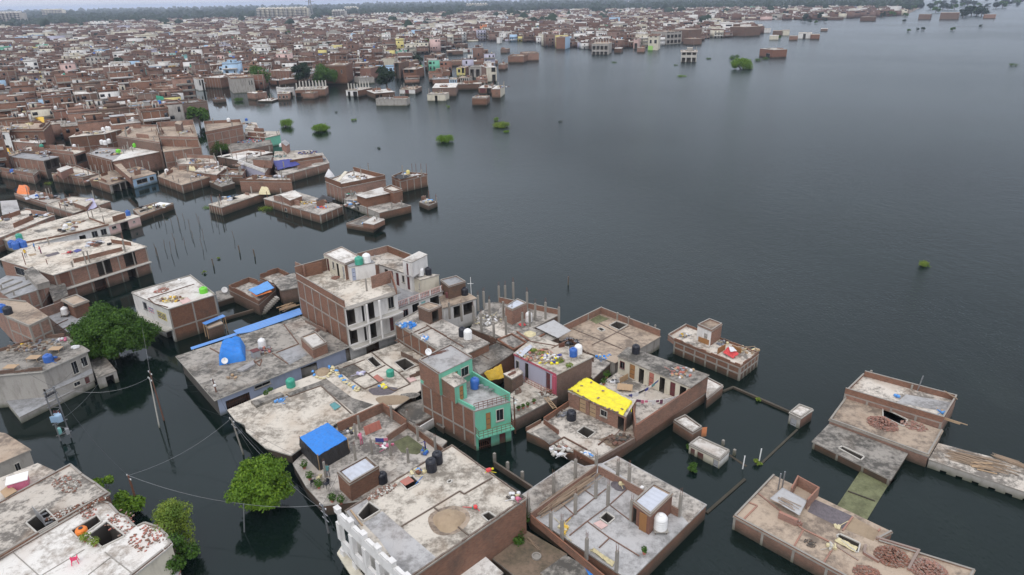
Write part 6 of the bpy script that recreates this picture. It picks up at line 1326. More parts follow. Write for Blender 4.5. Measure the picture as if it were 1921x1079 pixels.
b.pillars("R 1120,545 1230,540 1290,560 1180,580 1350,570", 2.6, 2.4, .22, rebar=0); b.room("R 1000,495 1060,480 1185,625 1170,640", 4.4, 2.6, walls='brick', roof='tan', name='brick_wing')
b = H("brick house with pillared roof, white tank and cream bundle, centre of the lane front", "R 1420,625 1560,545 1888,632 1635,705", 2.3, walls='brick', roof='tan', over=.1, fr=F_([3, 2], [4, 3], []), par=[0, .2, 0, 0])
b.pillars("R 1430,620 1490,640 1560,660 1610,690 1720,670 1800,650 1850,620 1770,600 1690,590", 2.3, 1.3, .2, rebar=0)
tank("R 1503,600", 2.3, 'white_plastic', 'white water tank on the pillared roof at the centre of the lane front', .55, 1.2); drape('cream tarpaulin bundle on the pillared roof at the centre lane front', "R 1700,575 1720,535 1750,535 1765,585", 2.3, 1.2, 'cloth_cream')
b = H("four-storey brick wall house with concrete grid and yellow sheet on its ledge", "W 640,360 600,190 1150,150 1215,370", 8.5, walls=['brick_old', 'brick', 'brick', 'brick'], roof='tan', over=.03, fr=F_([3], [3], [2.8, 5.6]), par=[1.5, 1.6, .9, .7])
b.level("W 690,560 640,360 1215,370 1260,485", 6.2, roof='tan', walls='brick', over=0, fr=F_([3], [4], [3.0]), wname='lower_wall', rname='lower_roof')
b.room("W 860,130 900,95 975,105 950,150", 11, 8.5, walls='brick_old', roof='tan')
sheet('yellow_sheet', 'yellow sheet on the ledge of the four-storey brick grid house', 'sheet', "W 765,440@6.4 815,400@7.2 990,390@7.2 985,415@6.4", 6.5, 'cloth_yellow', wave=.05)
H("blank dark brick house wall left of the four-storey brick grid house", "W -20,330 200,180 590,175 640,430", 8.0, walls='brick_old', roof='tan', over=0, par=[0, .5, 0, .3])
H("brick house behind the pillared lane roof with brick parapets", "W 900,760 880,640 1470,660 1500,740", 3.6, walls='brick', roof='pale', over=0, par=[.8, .9, .9, .2], fr=F_([3], [4]))
tank("W 1500,755", 2.8, 'white_plastic', 'white water tank right of the brick parapet house', .5, 1.1)
b = H("house with green tubs, white floor and brick parapet wall above the front row", "R 775,430 900,370 1220,390 1190,440 1000,490", 5.2, walls='brick', roof='slate', over=0, fr=F_([4], [5], []), par=[.2, .3, 0, 0, .3])
tank("R 1068,420", 5.2, 'lime_plastic', 'lime green tub on the white-floored roof, nearer of two', .7, 1.2); tank("R 1215,365", 5.6, 'lime_plastic', 'lime green tub farther back on the flat roof', .6, 1.2)
b = H("broad flat-roofed house with thick grey slab edge over brick wall, left middle", "R 1020,490 1200,350 1440,385 1460,400", 5.4, walls='brick', roof='white', over=.2, par=[0, .4, 0, 0])
for k, (x, y) in enumerate(((920, 340), (950, 345), (985, 330))): tank("R %d,%d" % (x, y), 6, 'white_plastic', ['left', 'middle', 'right'][k]+' one of three white water tanks in a row, left middle roofs', .6, 1.4, group='three white tanks in a row')
b = H("long brick house with slab roof and white tanks behind the three tanks row", "R 620,275 720,225 1090,205 940,245", 6.5, walls='brick', roof='pale', over=.15, fr=F_([3, 2], [2, 3], [3]))
for k, (x, y) in enumerate(((930, 220), (965, 210), (985, 212))): tank("R %d,%d" % (x, y), 6.5, 'white_plastic', ['left', 'middle', 'right'][k]+' white tank of the trio on the long slab roof, left upper middle', .55, 1.2, group='white tank trio on the long slab roof')
b = H("brick house with curved white-edged balcony and yellow awning, left upper middle", "V 160,245 180,140 760,120 640,240", 7, walls='brick', roof='tan', over=.4, par=[.6]*4, ops=[(3, 'w', .2, .3, 4, 5.5), (3, 'w', .5, .6, 4, 5.5)])
b.balcony(3, 0, 1, 3.2, 1.2, rail='wall', rm='wallwhite', rh=.8)
sheet('yellow_awning', 'large mustard awning on the brick house at the left upper middle', 'awning', "V 520,50@10 655,35@10 670,130@8.6 560,80@9", 9, 'cloth_mustard', wave=.15)
sheet('cream_awning', 'cream and white awning under the mustard awning, left upper middle', 'awning', "V 370,130@8.6 500,118@9 510,150@8 440,165@8", 8, 'cloth_cream', wave=.1)
H("white balconied narrow house at the left edge beside the curved balcony house", "V -60,250 0,170 130,180 130,265", 7.5, walls=['wallwhite', 'brick', 'brick', 'wallwhite'], roof='tan', over=.3, ops=[(3, 'w', .4, .65, 5, 6.6), (3, 'o', .3, .9, .5, 3)])
H("low brick house with long white slab under the curved balcony", "V 170,400 270,340 560,400 600,430", 4.4, walls='brick', roof='white', over=.1)
H("small brick terrace house with yellow cloth pile at the left edge", "V -60,560 0,520 320,560 180,620", 3.8, walls='brick_old', roof='tan', over=.1); drape('pale yellow cloth pile on the left edge terrace', "V 20,560 40,535 150,545 160,590", 3.8, 1.0, 'cloth_mustard')
H("brick house with grey floor, tubs and stair room behind the striped piers house", "V 320,560 400,480 760,490 740,560", 5.6, walls='brick', roof='pale', over=.1, par=[.2, .3, .2, .2])
tank("V 630,505", 5.8, 'green_plastic', 'pale green tank on the roof behind the striped piers house', .6, 1.2)
# middle cluster on the water (S zoom)
b = H("brick house with blue sheet bed and dark tarps at the end of the peninsula", "S 575,510@2.4 660,400@2.4 960,370@2.4 1015,450@2.4 620,560@2.4", 2.4, walls='brick', roof='mixed', over=.03, fr=F_([3, 4], [4, 2]))
b.level("S 560,430@4.3 575,340@4.3 870,330@4.3 960,390@4.3 700,430@4.3", 3.6, base=2.4, walls='brick', roof='cream', over=0, wname='upper_wall', rname='upper_roof', par=[0, 0, 0, .7, 0])
b.room("S 628,285 660,265 695,295 670,315", 6.0, 3.6, walls='brick_new', roof='grey'); sheet('navy_tarpaulin', 'dark navy-violet tarpaulin sloping on the peninsula end house', 'tarpaulin', "S 558,435@4.2 710,420@4.3 785,465@3.0 595,510@2.8", 3, 'cloth_navy', wave=.1)
clutter('dark tarpaulins and rods on the upper roof of the peninsula end house', "S 840,370", 3.7, 2.2, ['cloth_black', 'cloth_grey', 'cloth_navy', 'rust'], 50); clutter('grey rags on the middle of the peninsula end house', "S 620,400", 3.7, 1.6, ['cloth_black', 'cloth_grey', 'cloth_teal'], 30)
tank("S 628,322", 3.6, 'white_plastic', 'small white tank by the blue-topped roof cabin of the peninsula', .5, 1.0)
b = H("pink-fronted terrace house with white balcony on the peninsula", "S 285,445 400,400 570,420 495,525", 3.8, walls=['wallpink', 'brick', 'brick', 'walllav'], roof='mixed', over=.3, slabm='wallwhite', par=[.7, 0, 0, .7], pm='wallwhite')
b.room("S 400,420 480,395 560,390 545,430", 6.0, 3.8, walls='brick', roof='mould', name='roof_room')
H("long pale flat roof house left of the pink terrace on the peninsula", "S 118,398 380,345 560,365 300,430", 2.8, walls='brick_old', roof='white', over=.15, holes=["S 165,402 215,392 235,402 180,410"])
b = H("cluttered brick roof with heaps of washing on the peninsula", "S 190,300 300,240 540,265 560,300 230,365", 2.6, walls='brick_old', roof='mould', over=0)
clutter('long heap of washing, tarps and household things on the peninsula roof', "S 350,275", 2.7, 3.6, ['cloth_white', 'cloth_grey', 'cloth_black', 'cloth_bluew', 'cloth_red', 'cloth_teal'], 110, el=1.8)
b = H("house with bright teal-green wall behind the cluttered peninsula roof", "S 300,235 360,190 615,200 620,225 500,250", 3.4, walls=['brick', 'brick', 'wallgreen', 'wallgreen', 'brick'], roof='cream', over=.1)
b = H("massive brick block with concrete grid at the inlet end of the peninsula", "S 30,240@6.4 5,110@8.2 300,95@8.2 330,205@5.4", 7.0, walls=['brick', 'brick', 'brick', 'brick'], roof='tan', over=0, par=[.9]*4, fr=F_([3], [5], [2, 4.5]))
tank("S 210,120", 7.4, 'white_plastic', 'white tank on top of the massive brick block', .6, 1.2)
H("low slim pale house behind the brick block with tiny white stair", "S 340,180 390,125 430,130 455,190", 3.6, walls='wallcream', roof='pale', over=.1)
tank("S 352,115", 4.4, 'blue_plastic', 'tiny blue tank behind the massive brick block', .5, 1.0)
b = H("brick house with pointed broken wall and white front face, lane centre", "S 295,585@3.6 400,545@3.6 700,560@3.6 715,610@3.0", 3.2, walls=['wallwhite', 'brick', 'brick', 'brick'], roof='pale', over=0, par=[.3, .5, .4, .6], broken=.3)
b = H("long narrow brick house with cream roof reaching into the lane water", "S 48,782 330,700 490,692 150,808", 2.0, walls='brick', roof='cream', over=.08, fr=F_([3], [5]), holes=["S 200,750 260,728 290,735 225,757"], par=[0, .1, 0, 0], ops=[(0, 'w', .2, .5, .6, 1.6)])
drape('crumpled cream tarpaulin with a blue end on the narrow brick house', "S 450,705 470,665 535,670 545,705", 2.0, 1.0, 'cloth_cream')
b = H("low wide brick house strewn with yellow bags and cloth in the middle water", "S 490,735 720,672 1122,795 942,868", 2.0, walls='brick', roof='mixed', over=.1, fr=F_([3, 2], [6, 4]), ops=[(3, 'w', .58, .62, .3, 1.2)])
b.room("S 618,705 740,672 795,715 700,750", 3.4, 2.0, walls='brick', roof='white', name='roof_room'); sheet('dark_round_tarp', 'black round tarpaulin heap on the low wide brick house', 'tarpaulin', "S 920,745@2.3 960,710@2.9 1040,725@2.8 1040,765@2.2", 2, 'cloth_black', sag=-.2, wave=.1)
clutter('yellow strips and bamboo on the low wide brick house', "S 800,775", 2.0, 1.6, ['cloth_mustard', 'bamboo', 'cloth_cream'], 34, el=1.6); clutter('colourful cloths and orange bag on the low wide brick house', "S 955,810", 2.0, 1.1, ['cloth_white', 'cloth_orange', 'cloth_red', 'cloth_bluew', 'cloth_mustard'], 26)
b = H("cream-fronted house with high brick parapet and white tent on the cluster", "S 985,600 1210,515 1465,580 1110,650", 3.8, walls=['wallcream', 'brick', 'brick', 'brick'], roof='white', over=.1, par=[.2, 1.1, .9, 1.2], ops=[(0, 'd', .15, .35, 1, 3.2, 'maroon'), (0, 'w', .6, .85, 1.6, 3)], fr=F_([3], [4]))
b.pillars("S 1215,560 1270,545 1330,510", 3.8, 1.8, .2, rebar=.4)
mb = MB(); c = pt("S 1018,560", 3.8); mb.lathe((c.x, c.y, 3.8), [(1.3, 0), (.9, .8), (.05, 2.0)], 'cloth_white', 7); single(mb, 'white_tent', 'pointed white tent at the corner of the cream-fronted cluster house', 'tent')
mb = MB(); q0, q1 = W_("S 1080,600", 4.3), W_("S 1150,520", 6.0); mb.bar(q0, q1, .9, 'wallcream', .15); single(mb, 'slanting_slab', 'pale slanting slab leaning up on the cream-fronted cluster house', 'slab')
b = H("two-level brick house with cream slab roof at the front of the cluster", "S 1130,740@1.8 1260,680@1.8 1668,790@1.8 1415,850@1.8", 1.8, walls=['wallsky', 'brick', 'brick', 'wallgrey'], roof='mixed', over=.06, ops=[(3, 'w', .55, .62, .3, 1.3), (3, 'w', .75, .8, .3, 1.3), (3, 'w', .85, .95, .3, 1.3)])
b.room("S 1235,705 1430,650 1500,690 1310,730", 4.0, 1.8, walls='brick', roof='white', name='roof_room', over=.3, ops=[(0, 'o', .2, .8, 1.9, 3.6)]); b.room("S 1450,660 1510,635 1600,670 1530,690", 4.4, 1.8, walls='brick', roof='pale', name='brick_cabin', par=[.3]*4)
clutter('teal and white bundles on the blue-walled end of the front cluster house', "S 1180,700", 1.9, 1.3, ['cloth_teal', 'cloth_white', 'net_green', 'steel', 'cloth_bluew'], 34)
b = H("square brick house with black tarp, white bags and rods, cluster right end", "S 1515,572 1600,535 1800,550 1580,600", 3.0, walls='brick', roof='mixed', over=.03, par=[.5]*4, fr=F_([3, 2], [2, 4]))
sheet('black_tarp', 'black tarpaulin on the square brick house at the cluster right end', 'tarpaulin', "S 1530,570@3.6 1580,545@3.9 1665,555@3.7 1600,585@3.5", 3.5, 'cloth_black', wave=.12, sag=-.1); clutter('white bags heaped on the square brick house at the cluster right end', "S 1720,555", 3.1, 1.3, ['cloth_white', 'cloth_white', 'concrete_pale'], 34)
tank("S 1646,540", 3.2, 'wallyellow', 'yellow drum on the square brick house at the cluster right end', .5, 1.0)
for k, x in enumerate((1680, 1712, 1752, 1795)):
    q = pt("S %d,535" % x, 3.0); mb = MB(); mb.tube([(q.x, q.y, 3), (q.x, q.y, 5.6)], .06, 'rust', 5); single(mb, 'steel_rod', 'thin rust-brown rod standing on the square brick house', 'rod', 'rods on the square brick house')
b = H("tiny brick stump house grown over with green weeds", "S 1732,762 1795,735 1880,762 1810,792", 1.2, name='ruin', roof='pale', walls='brick_old', over=.02)
plant('green weeds hanging on the tiny stump house', "S 1790,800", .1, 1.0, .9, 'leaf_feather', False, 500)
b = H("small low brick box with white slab half-sunk at the cluster front", "S 1150,940 1300,880 1455,905 1365,975", 1.0, walls='brick', roof='mould', over=0, par=[.15]*4)
b.room("S 1285,930 1370,880 1458,905 1370,945", 2.0, .9, walls='brick', roof='white', name='box_room')
H("small low slab house left of the pointed brick wall", "S 55,600 160,560 255,610 150,640", 1.5, walls='brick_old', roof='mould', over=.1)
b = H("brick house with white-edged roof slab left of the long pale flat roof", "S -60,520 20,455 195,480 110,545", 3.2, walls='brick', roof='pale', over=.15)
H("brick U-shaped walls house behind the pointed brick wall", "S 100,560 130,505 350,515 320,565", 2.2, walls='brick_old', roof='tan', over=0, par=[.5]*4)

# ---- north shore rows: waterline x0,y0 -> x1,y1, roof y at x0, depth
def rows(tab):
    for t_ in tab:
        l, x0, y0, x1, y1, yt, dp, w, r = t_[:9]; k = t_[9] if len(t_) > 9 else {}
        b = mid(l, x0, y0, x1, y1, yt, dp, w, r, **k.get('kw', {}))
        if 'pil' in k:
            n = k['pil']; A, B, C, D = b.poly
            for j in range(n):
                for e in (0, 1):
                    q = A.lerp(B, (j+.5)/n).lerp(D.lerp(C, (j+.5)/n), .1+.75*e); mb = MB(); mb.box((q.x, q.y, b.z+.004), (.5, .5, 3.2), 0, 'concrete_pale'); mb.build('pillar', b.root)
        if 'room' in k:
            A, B, C, D = b.poly; m = .35; q = [A.lerp(C, .35), A.lerp(C, .35)+(B-A)*m, A.lerp(C, .35)+(B-A)*m+(D-A)*m, A.lerp(C, .35)+(D-A)*m]; b.room(q, b.z+2.3, b.z, walls=k['room'], roof='pale')
o_ = lambda *a: [(0, 'o', u, v, z0, z1) for u, v, z0, z1 in a]
w_ = lambda *a: [(0, 'w', u, v, z0, z1) for u, v, z0, z1 in a]
rows([
 ("tan brick box house in water by the dark tree on the north shore", 480, 188, 502, 185, 175, 7, 'brick', 'white'),
 ("low white slab house just above water right of the tan brick box", 484, 192, 510, 192, 189, 9, 'brick_old', 'white'),
 ("small brick ruin with arched openings left of the pillared north shore house", 522, 189, 544, 188, 176, 8, 'brick', 'pale', dict(kw=dict(ops=w_((.1, .25, 1, 2.4), (.4, .6, 1, 2.4), (.7, .85, 1, 2.4))))),
 ("white railed terrace house at the left end of the pillared house", 536, 182, 553, 180, 168, 9, 'wallwhite', 'pale', dict(kw=dict(par=[.8, 0, 0, .8], pm='wallwhite', ops=o_((.2, .8, -1, 2))))),
 ("long north shore house bristling with pale pillars", 555, 183, 611, 181, 169, 14, 'brick', 'pale', dict(pil=9, kw=dict(ops=o_((.02, .18, -1, 2.2), (.35, .45, -1, 2.2), (.55, .62, -1, 2.2))))),
 ("small square brick tank house before the long pillared house", 569, 186, 589, 186, 175, 6, 'brick', 'pale', dict(kw=dict(par=[.2]*4))),
 ("second pillared house with white front and dark opening, north shore", 650, 181, 672, 182, 169, 13, ['wallwhite', 'brick', 'brick', 'brick'], 'pale', dict(pil=4, kw=dict(ops=o_((.15, .35, -1, 2.5), (.6, .95, -1, 2.6))))),
 ("grey plastered two-storey block at the inlet with blue tank", 438, 176, 480, 173, 148, 18, 'wallgrey', 'tan', dict(kw=dict(par=[.5]*4, ops=w_((.75, .8, 4, 6.5), (.86, .92, 4, 6.5))))),
 ("white-roofed low house in front of the long grey wall, north shore", 704, 186, 741, 183, 175, 14, 'brick_old', 'white', dict(kw=dict(over=.3, ops=o_((.03, .2, -1, 1.9), (.25, .35, -1, 1.9))))),
 ("long grey plastered wall-like house at the north shore front", 706, 199, 763, 199, 187, 6, 'wallgrey', 'mould', dict(kw=dict(par=[.3]*4, pm='wallgrey'))),
 ("white-fronted house with brown door at the north shore", 750, 177, 779, 177, 168, 13, ['wallwhite', 'brick_old', 'brick', 'wallgrey'], 'tan', dict(kw=dict(ops=[(0, 'd', .35, .6, -1, 2.4, 'maroon')]))),
 ("large brick house with bright white roof, north shore front", 812, 182, 856, 181, 165, 20, 'brick_old', 'white'),
 ("cream block house with dark doorway under the bright white roof house", 802, 190, 836, 190, 177, 8, 'wallcream', 'pale', dict(kw=dict(ops=o_((.42, .56, -1, 2.6))))),
 ("brick islet house with white bundle on its roof, north shore right", 886, 198, 913, 198, 185, 9, 'brick', 'pale', dict(kw=dict(par=[.3]*4))),
 ("cream and brick corner house at the right tip of the north shore", 923, 184, 939, 184, 167, 14, ['brick', 'wallcream', 'brick', 'brick'], 'white'),
 ("maroon-shuttered low house left of the tip corner house", 898, 176, 922, 176, 165, 13, 'brick', 'white', dict(kw=dict(ops=[(0, 'd', .1, .55, -1, 3, 'maroon')] + o_((.65, .95, -1, 3))))),
 ("long low pale-topped wall house behind the green strip", 856, 169, 903, 168, 158, 7, 'brick_old', 'pale'),
 ("three-storey cream balconied house at the right of the north cluster", 913, 154, 932, 153, 127, 12, ['wallcream', 'brick', 'brick', 'brick_old'], 'white', dict(room='wallwhite', kw=dict(ops=o_((.55, .9, 0, 4), (.5, .9, 5.5, 8))))),
 ("yellow-fronted house in the middle of the north cluster", 857, 142, 873, 142, 127, 10, ['wallyellow', 'brick', 'brick', 'brick_old'], 'tan', dict(kw=dict(ops=w_((.15, .45, 2, 4)) + o_((.6, .92, 1.5, 5))))),
 ("blue-white arched low house in the north cluster", 842, 158, 858, 158, 149, 9, ['wallsky', 'brick', 'brick', 'brick'], 'pale', dict(kw=dict(ops=w_((.2, .35, 1, 2.4), (.45, .6, 1, 2.4), (.7, .85, 1, 2.4))))),
 ("pale pillared half-built house right of the blue-white arches", 860, 156, 880, 156, 146, 9, 'concrete_pale', 'tan', dict(kw=dict(ops=o_(*[(.06+.19*j, .18+.19*j, 0, 2.6) for j in range(5)])))),
 ("long brick house with grey roof left of the blue-white arches", 812, 159, 843, 158, 149, 12, 'brick', 'grey'),
 ("brown brick two-storey house with dark upper openings, north cluster left", 757, 148, 782, 148, 130, 16, 'brick', 'pale', dict(kw=dict(ops=o_((.1, .42, 3.6, 6.2), (.5, .8, 3.6, 6.2))))),
 ("tall brick house with dark vertical gap left of the north cluster", 741, 148, 752, 148, 118, 18, 'brick_old', 'tan', dict(kw=dict(ops=o_((.2, .8, 0, 10))))),
 ("broad brown brick house right of the vertical gap", 752, 141, 772, 141, 116, 16, 'brick', 'tan'),
 ("red brick long house at the back of the north cluster", 809, 123, 842, 122, 113, 12, 'brick_new', 'tan', dict(kw=dict(par=[.3]*4))),
 ("long brick house at the back right of the north cluster", 848, 124, 889, 122, 117, 14, 'brick', 'tan', dict(kw=dict(par=[.6]*4))),
 ("long white-topped house behind the cream balconied house", 890, 123, 934, 121, 115, 12, 'brick', 'white'),
 ("brown brick house with yellow drape in the north cluster", 822, 145, 845, 144, 134, 12, 'brick', 'tan'),
 ("grey concrete open frame house right of the yellow front", 880, 146, 907, 146, 126, 14, 'wallgrey', 'mould', dict(kw=dict(ops=o_((.1, .35, 0, 5), (.5, .75, 0, 5))))),
 ("brick house with round tank by the cream balconied house", 893, 155, 912, 155, 146, 10, 'brick', 'tan'),
 ("white and pink roofed house at the left upper end of the north cluster", 716, 124, 742, 124, 110, 14, 'wallcream', 'tan'),
 ("low dark-mouthed house behind the white-pink house", 745, 117, 770, 117, 107, 14, 'brick_old', 'pale', dict(kw=dict(ops=o_((.1, .6, 0, 2.5))))),
 ("dark open-fronted low house at the inlet shore", 806, 112, 826, 112, 103, 14, 'brick_old', 'pale', dict(kw=dict(ops=o_((.05, .9, -1, 3))))),
 ("low brick house with dark left opening across the inlet", 840, 104, 869, 103, 96, 12, 'brick_old', 'pale', dict(kw=dict(ops=o_((.03, .3, -1, 2.2))))),
 ("small white house with maroon door alone in the inlet", 870, 99, 887, 98, 92, 10, 'wallwhite', 'pale', dict(kw=dict(ops=[(0, 'd', .42, .68, -1, 2.5, 'maroon')]))),
 ("dark brick stump house right of the white inlet house", 888, 101, 894, 101, 90, 12, 'brick_old', 'tan'),
 ("brick box house alone in the inlet, left of centre top", 854, 90, 870, 90, 83, 12, 'brick_old', 'tan'),
 ("small brick box house standing in open inlet water", 939, 100, 951, 100, 92, 10, 'brick_old', 'tan'),
 ("white tower-like small house in the inlet", 932, 82, 938, 82, 70, 7, 'wallwhite', 'pale'),
 ("brick house at the right outer tip behind the cream balconied house", 935, 131, 947, 131, 121, 10, 'brick', 'tan'),
 ("left brick block of the pair in open water below the far peninsula", 953, 118, 982, 118, 106, 16, 'brick', 'tan', dict(kw=dict(par=[.4]*4))),
 ("right brick block of the pair in open water below the far peninsula", 983, 115, 1011, 114, 101, 16, 'brick', 'tan', dict(kw=dict(par=[.4]*4))),
 ("mottled brick two-storey house behind the second pillared house", 612, 158, 652, 157, 124, 22, 'brick', 'pale', dict(kw=dict(par=[.4]*4, ops=w_((.3, .37, 6, 8), (.5, .57, 6, 8), (.75, .82, 6, 8))))),
 ("red brick blank house right of the mottled brick house", 677, 150, 697, 150, 128, 16, 'brick_new', 'tan'),
 ("low concrete block with lime cloth at the water, north shore", 674, 158, 703, 156, 147, 12, 'wallgrey', 'mould'),
 ("plain brick house left of the green round tree, north shore", 510, 152, 545, 153, 132, 20, 'brick', 'pale', dict(kw=dict(fr=F_([0], [6])))),
 ("brick low house with dark opening below the plain brick house", 508, 160, 524, 161, 150, 14, 'brick', 'white', dict(kw=dict(ops=o_((.75, .98, -1, 3))))),
 ("brick block with yellow scraps on its pale roof at the inlet head", 385, 165, 416, 166, 145, 22, 'brick', 'white', dict(kw=dict(fr=F_([0], [6])))),
 ("narrow white house on the water at the inlet head", 374, 171, 386, 170, 148, 10, 'wallwhite', 'tan', dict(kw=dict(ops=w_((.2, .45, 3, 6))+o_((.6, .9, -1, 6))))),
 ("brown brick block at the left bank of the inlet head", 340, 185, 366, 178, 166, 18, 'brick', 'tan', dict(kw=dict(fr=F_([0], [2], [4])))),
 ("grey plastered windowless house above the green net wall", 322, 222, 347, 218, 195, 20, 'wallgrey', 'grey', dict(kw=dict(ops=w_((.38, .5, 5.5, 7.2))))),
 ("black-stained low walled house jutting into the inlet", 346, 213, 392, 208, 197, 14, ['brick_old', 'brick_old', 'brick', 'brick'], 'mould', dict(kw=dict(par=[.7]*4, pm='brick_old'))),
 ("small brick ruin box floating alone in the inlet", 407, 194, 425, 192, 187, 5, 'brick_old', 'mould'),
])
mb = MB(); q0, q1 = P(303, 221, 0), P(317, 224, 0); d = (q1-q0).normalized(); nn = Vector((d.y, -d.x, 0)); mb.wall(q0.xy+nn.xy*.3, q1.xy+nn.xy*.3, 2.2, 9.5, .12, Vector((nn.x, nn.y)), 'net_green'); mb.wall(q0.xy+nn.xy*.42, q1.xy+nn.xy*.42, 4.5, 8.5, .02, Vector((nn.x, nn.y)), 'cloth_green'); mb.wall(q0.xy+nn.xy*.3, q1.xy+nn.xy*.3, -1, 2.2, .12, Vector((nn.x, nn.y)), 'wallteal'); single(mb, 'green_net', 'bright green net screen hung on a brick house beside the grey windowless house', 'net')
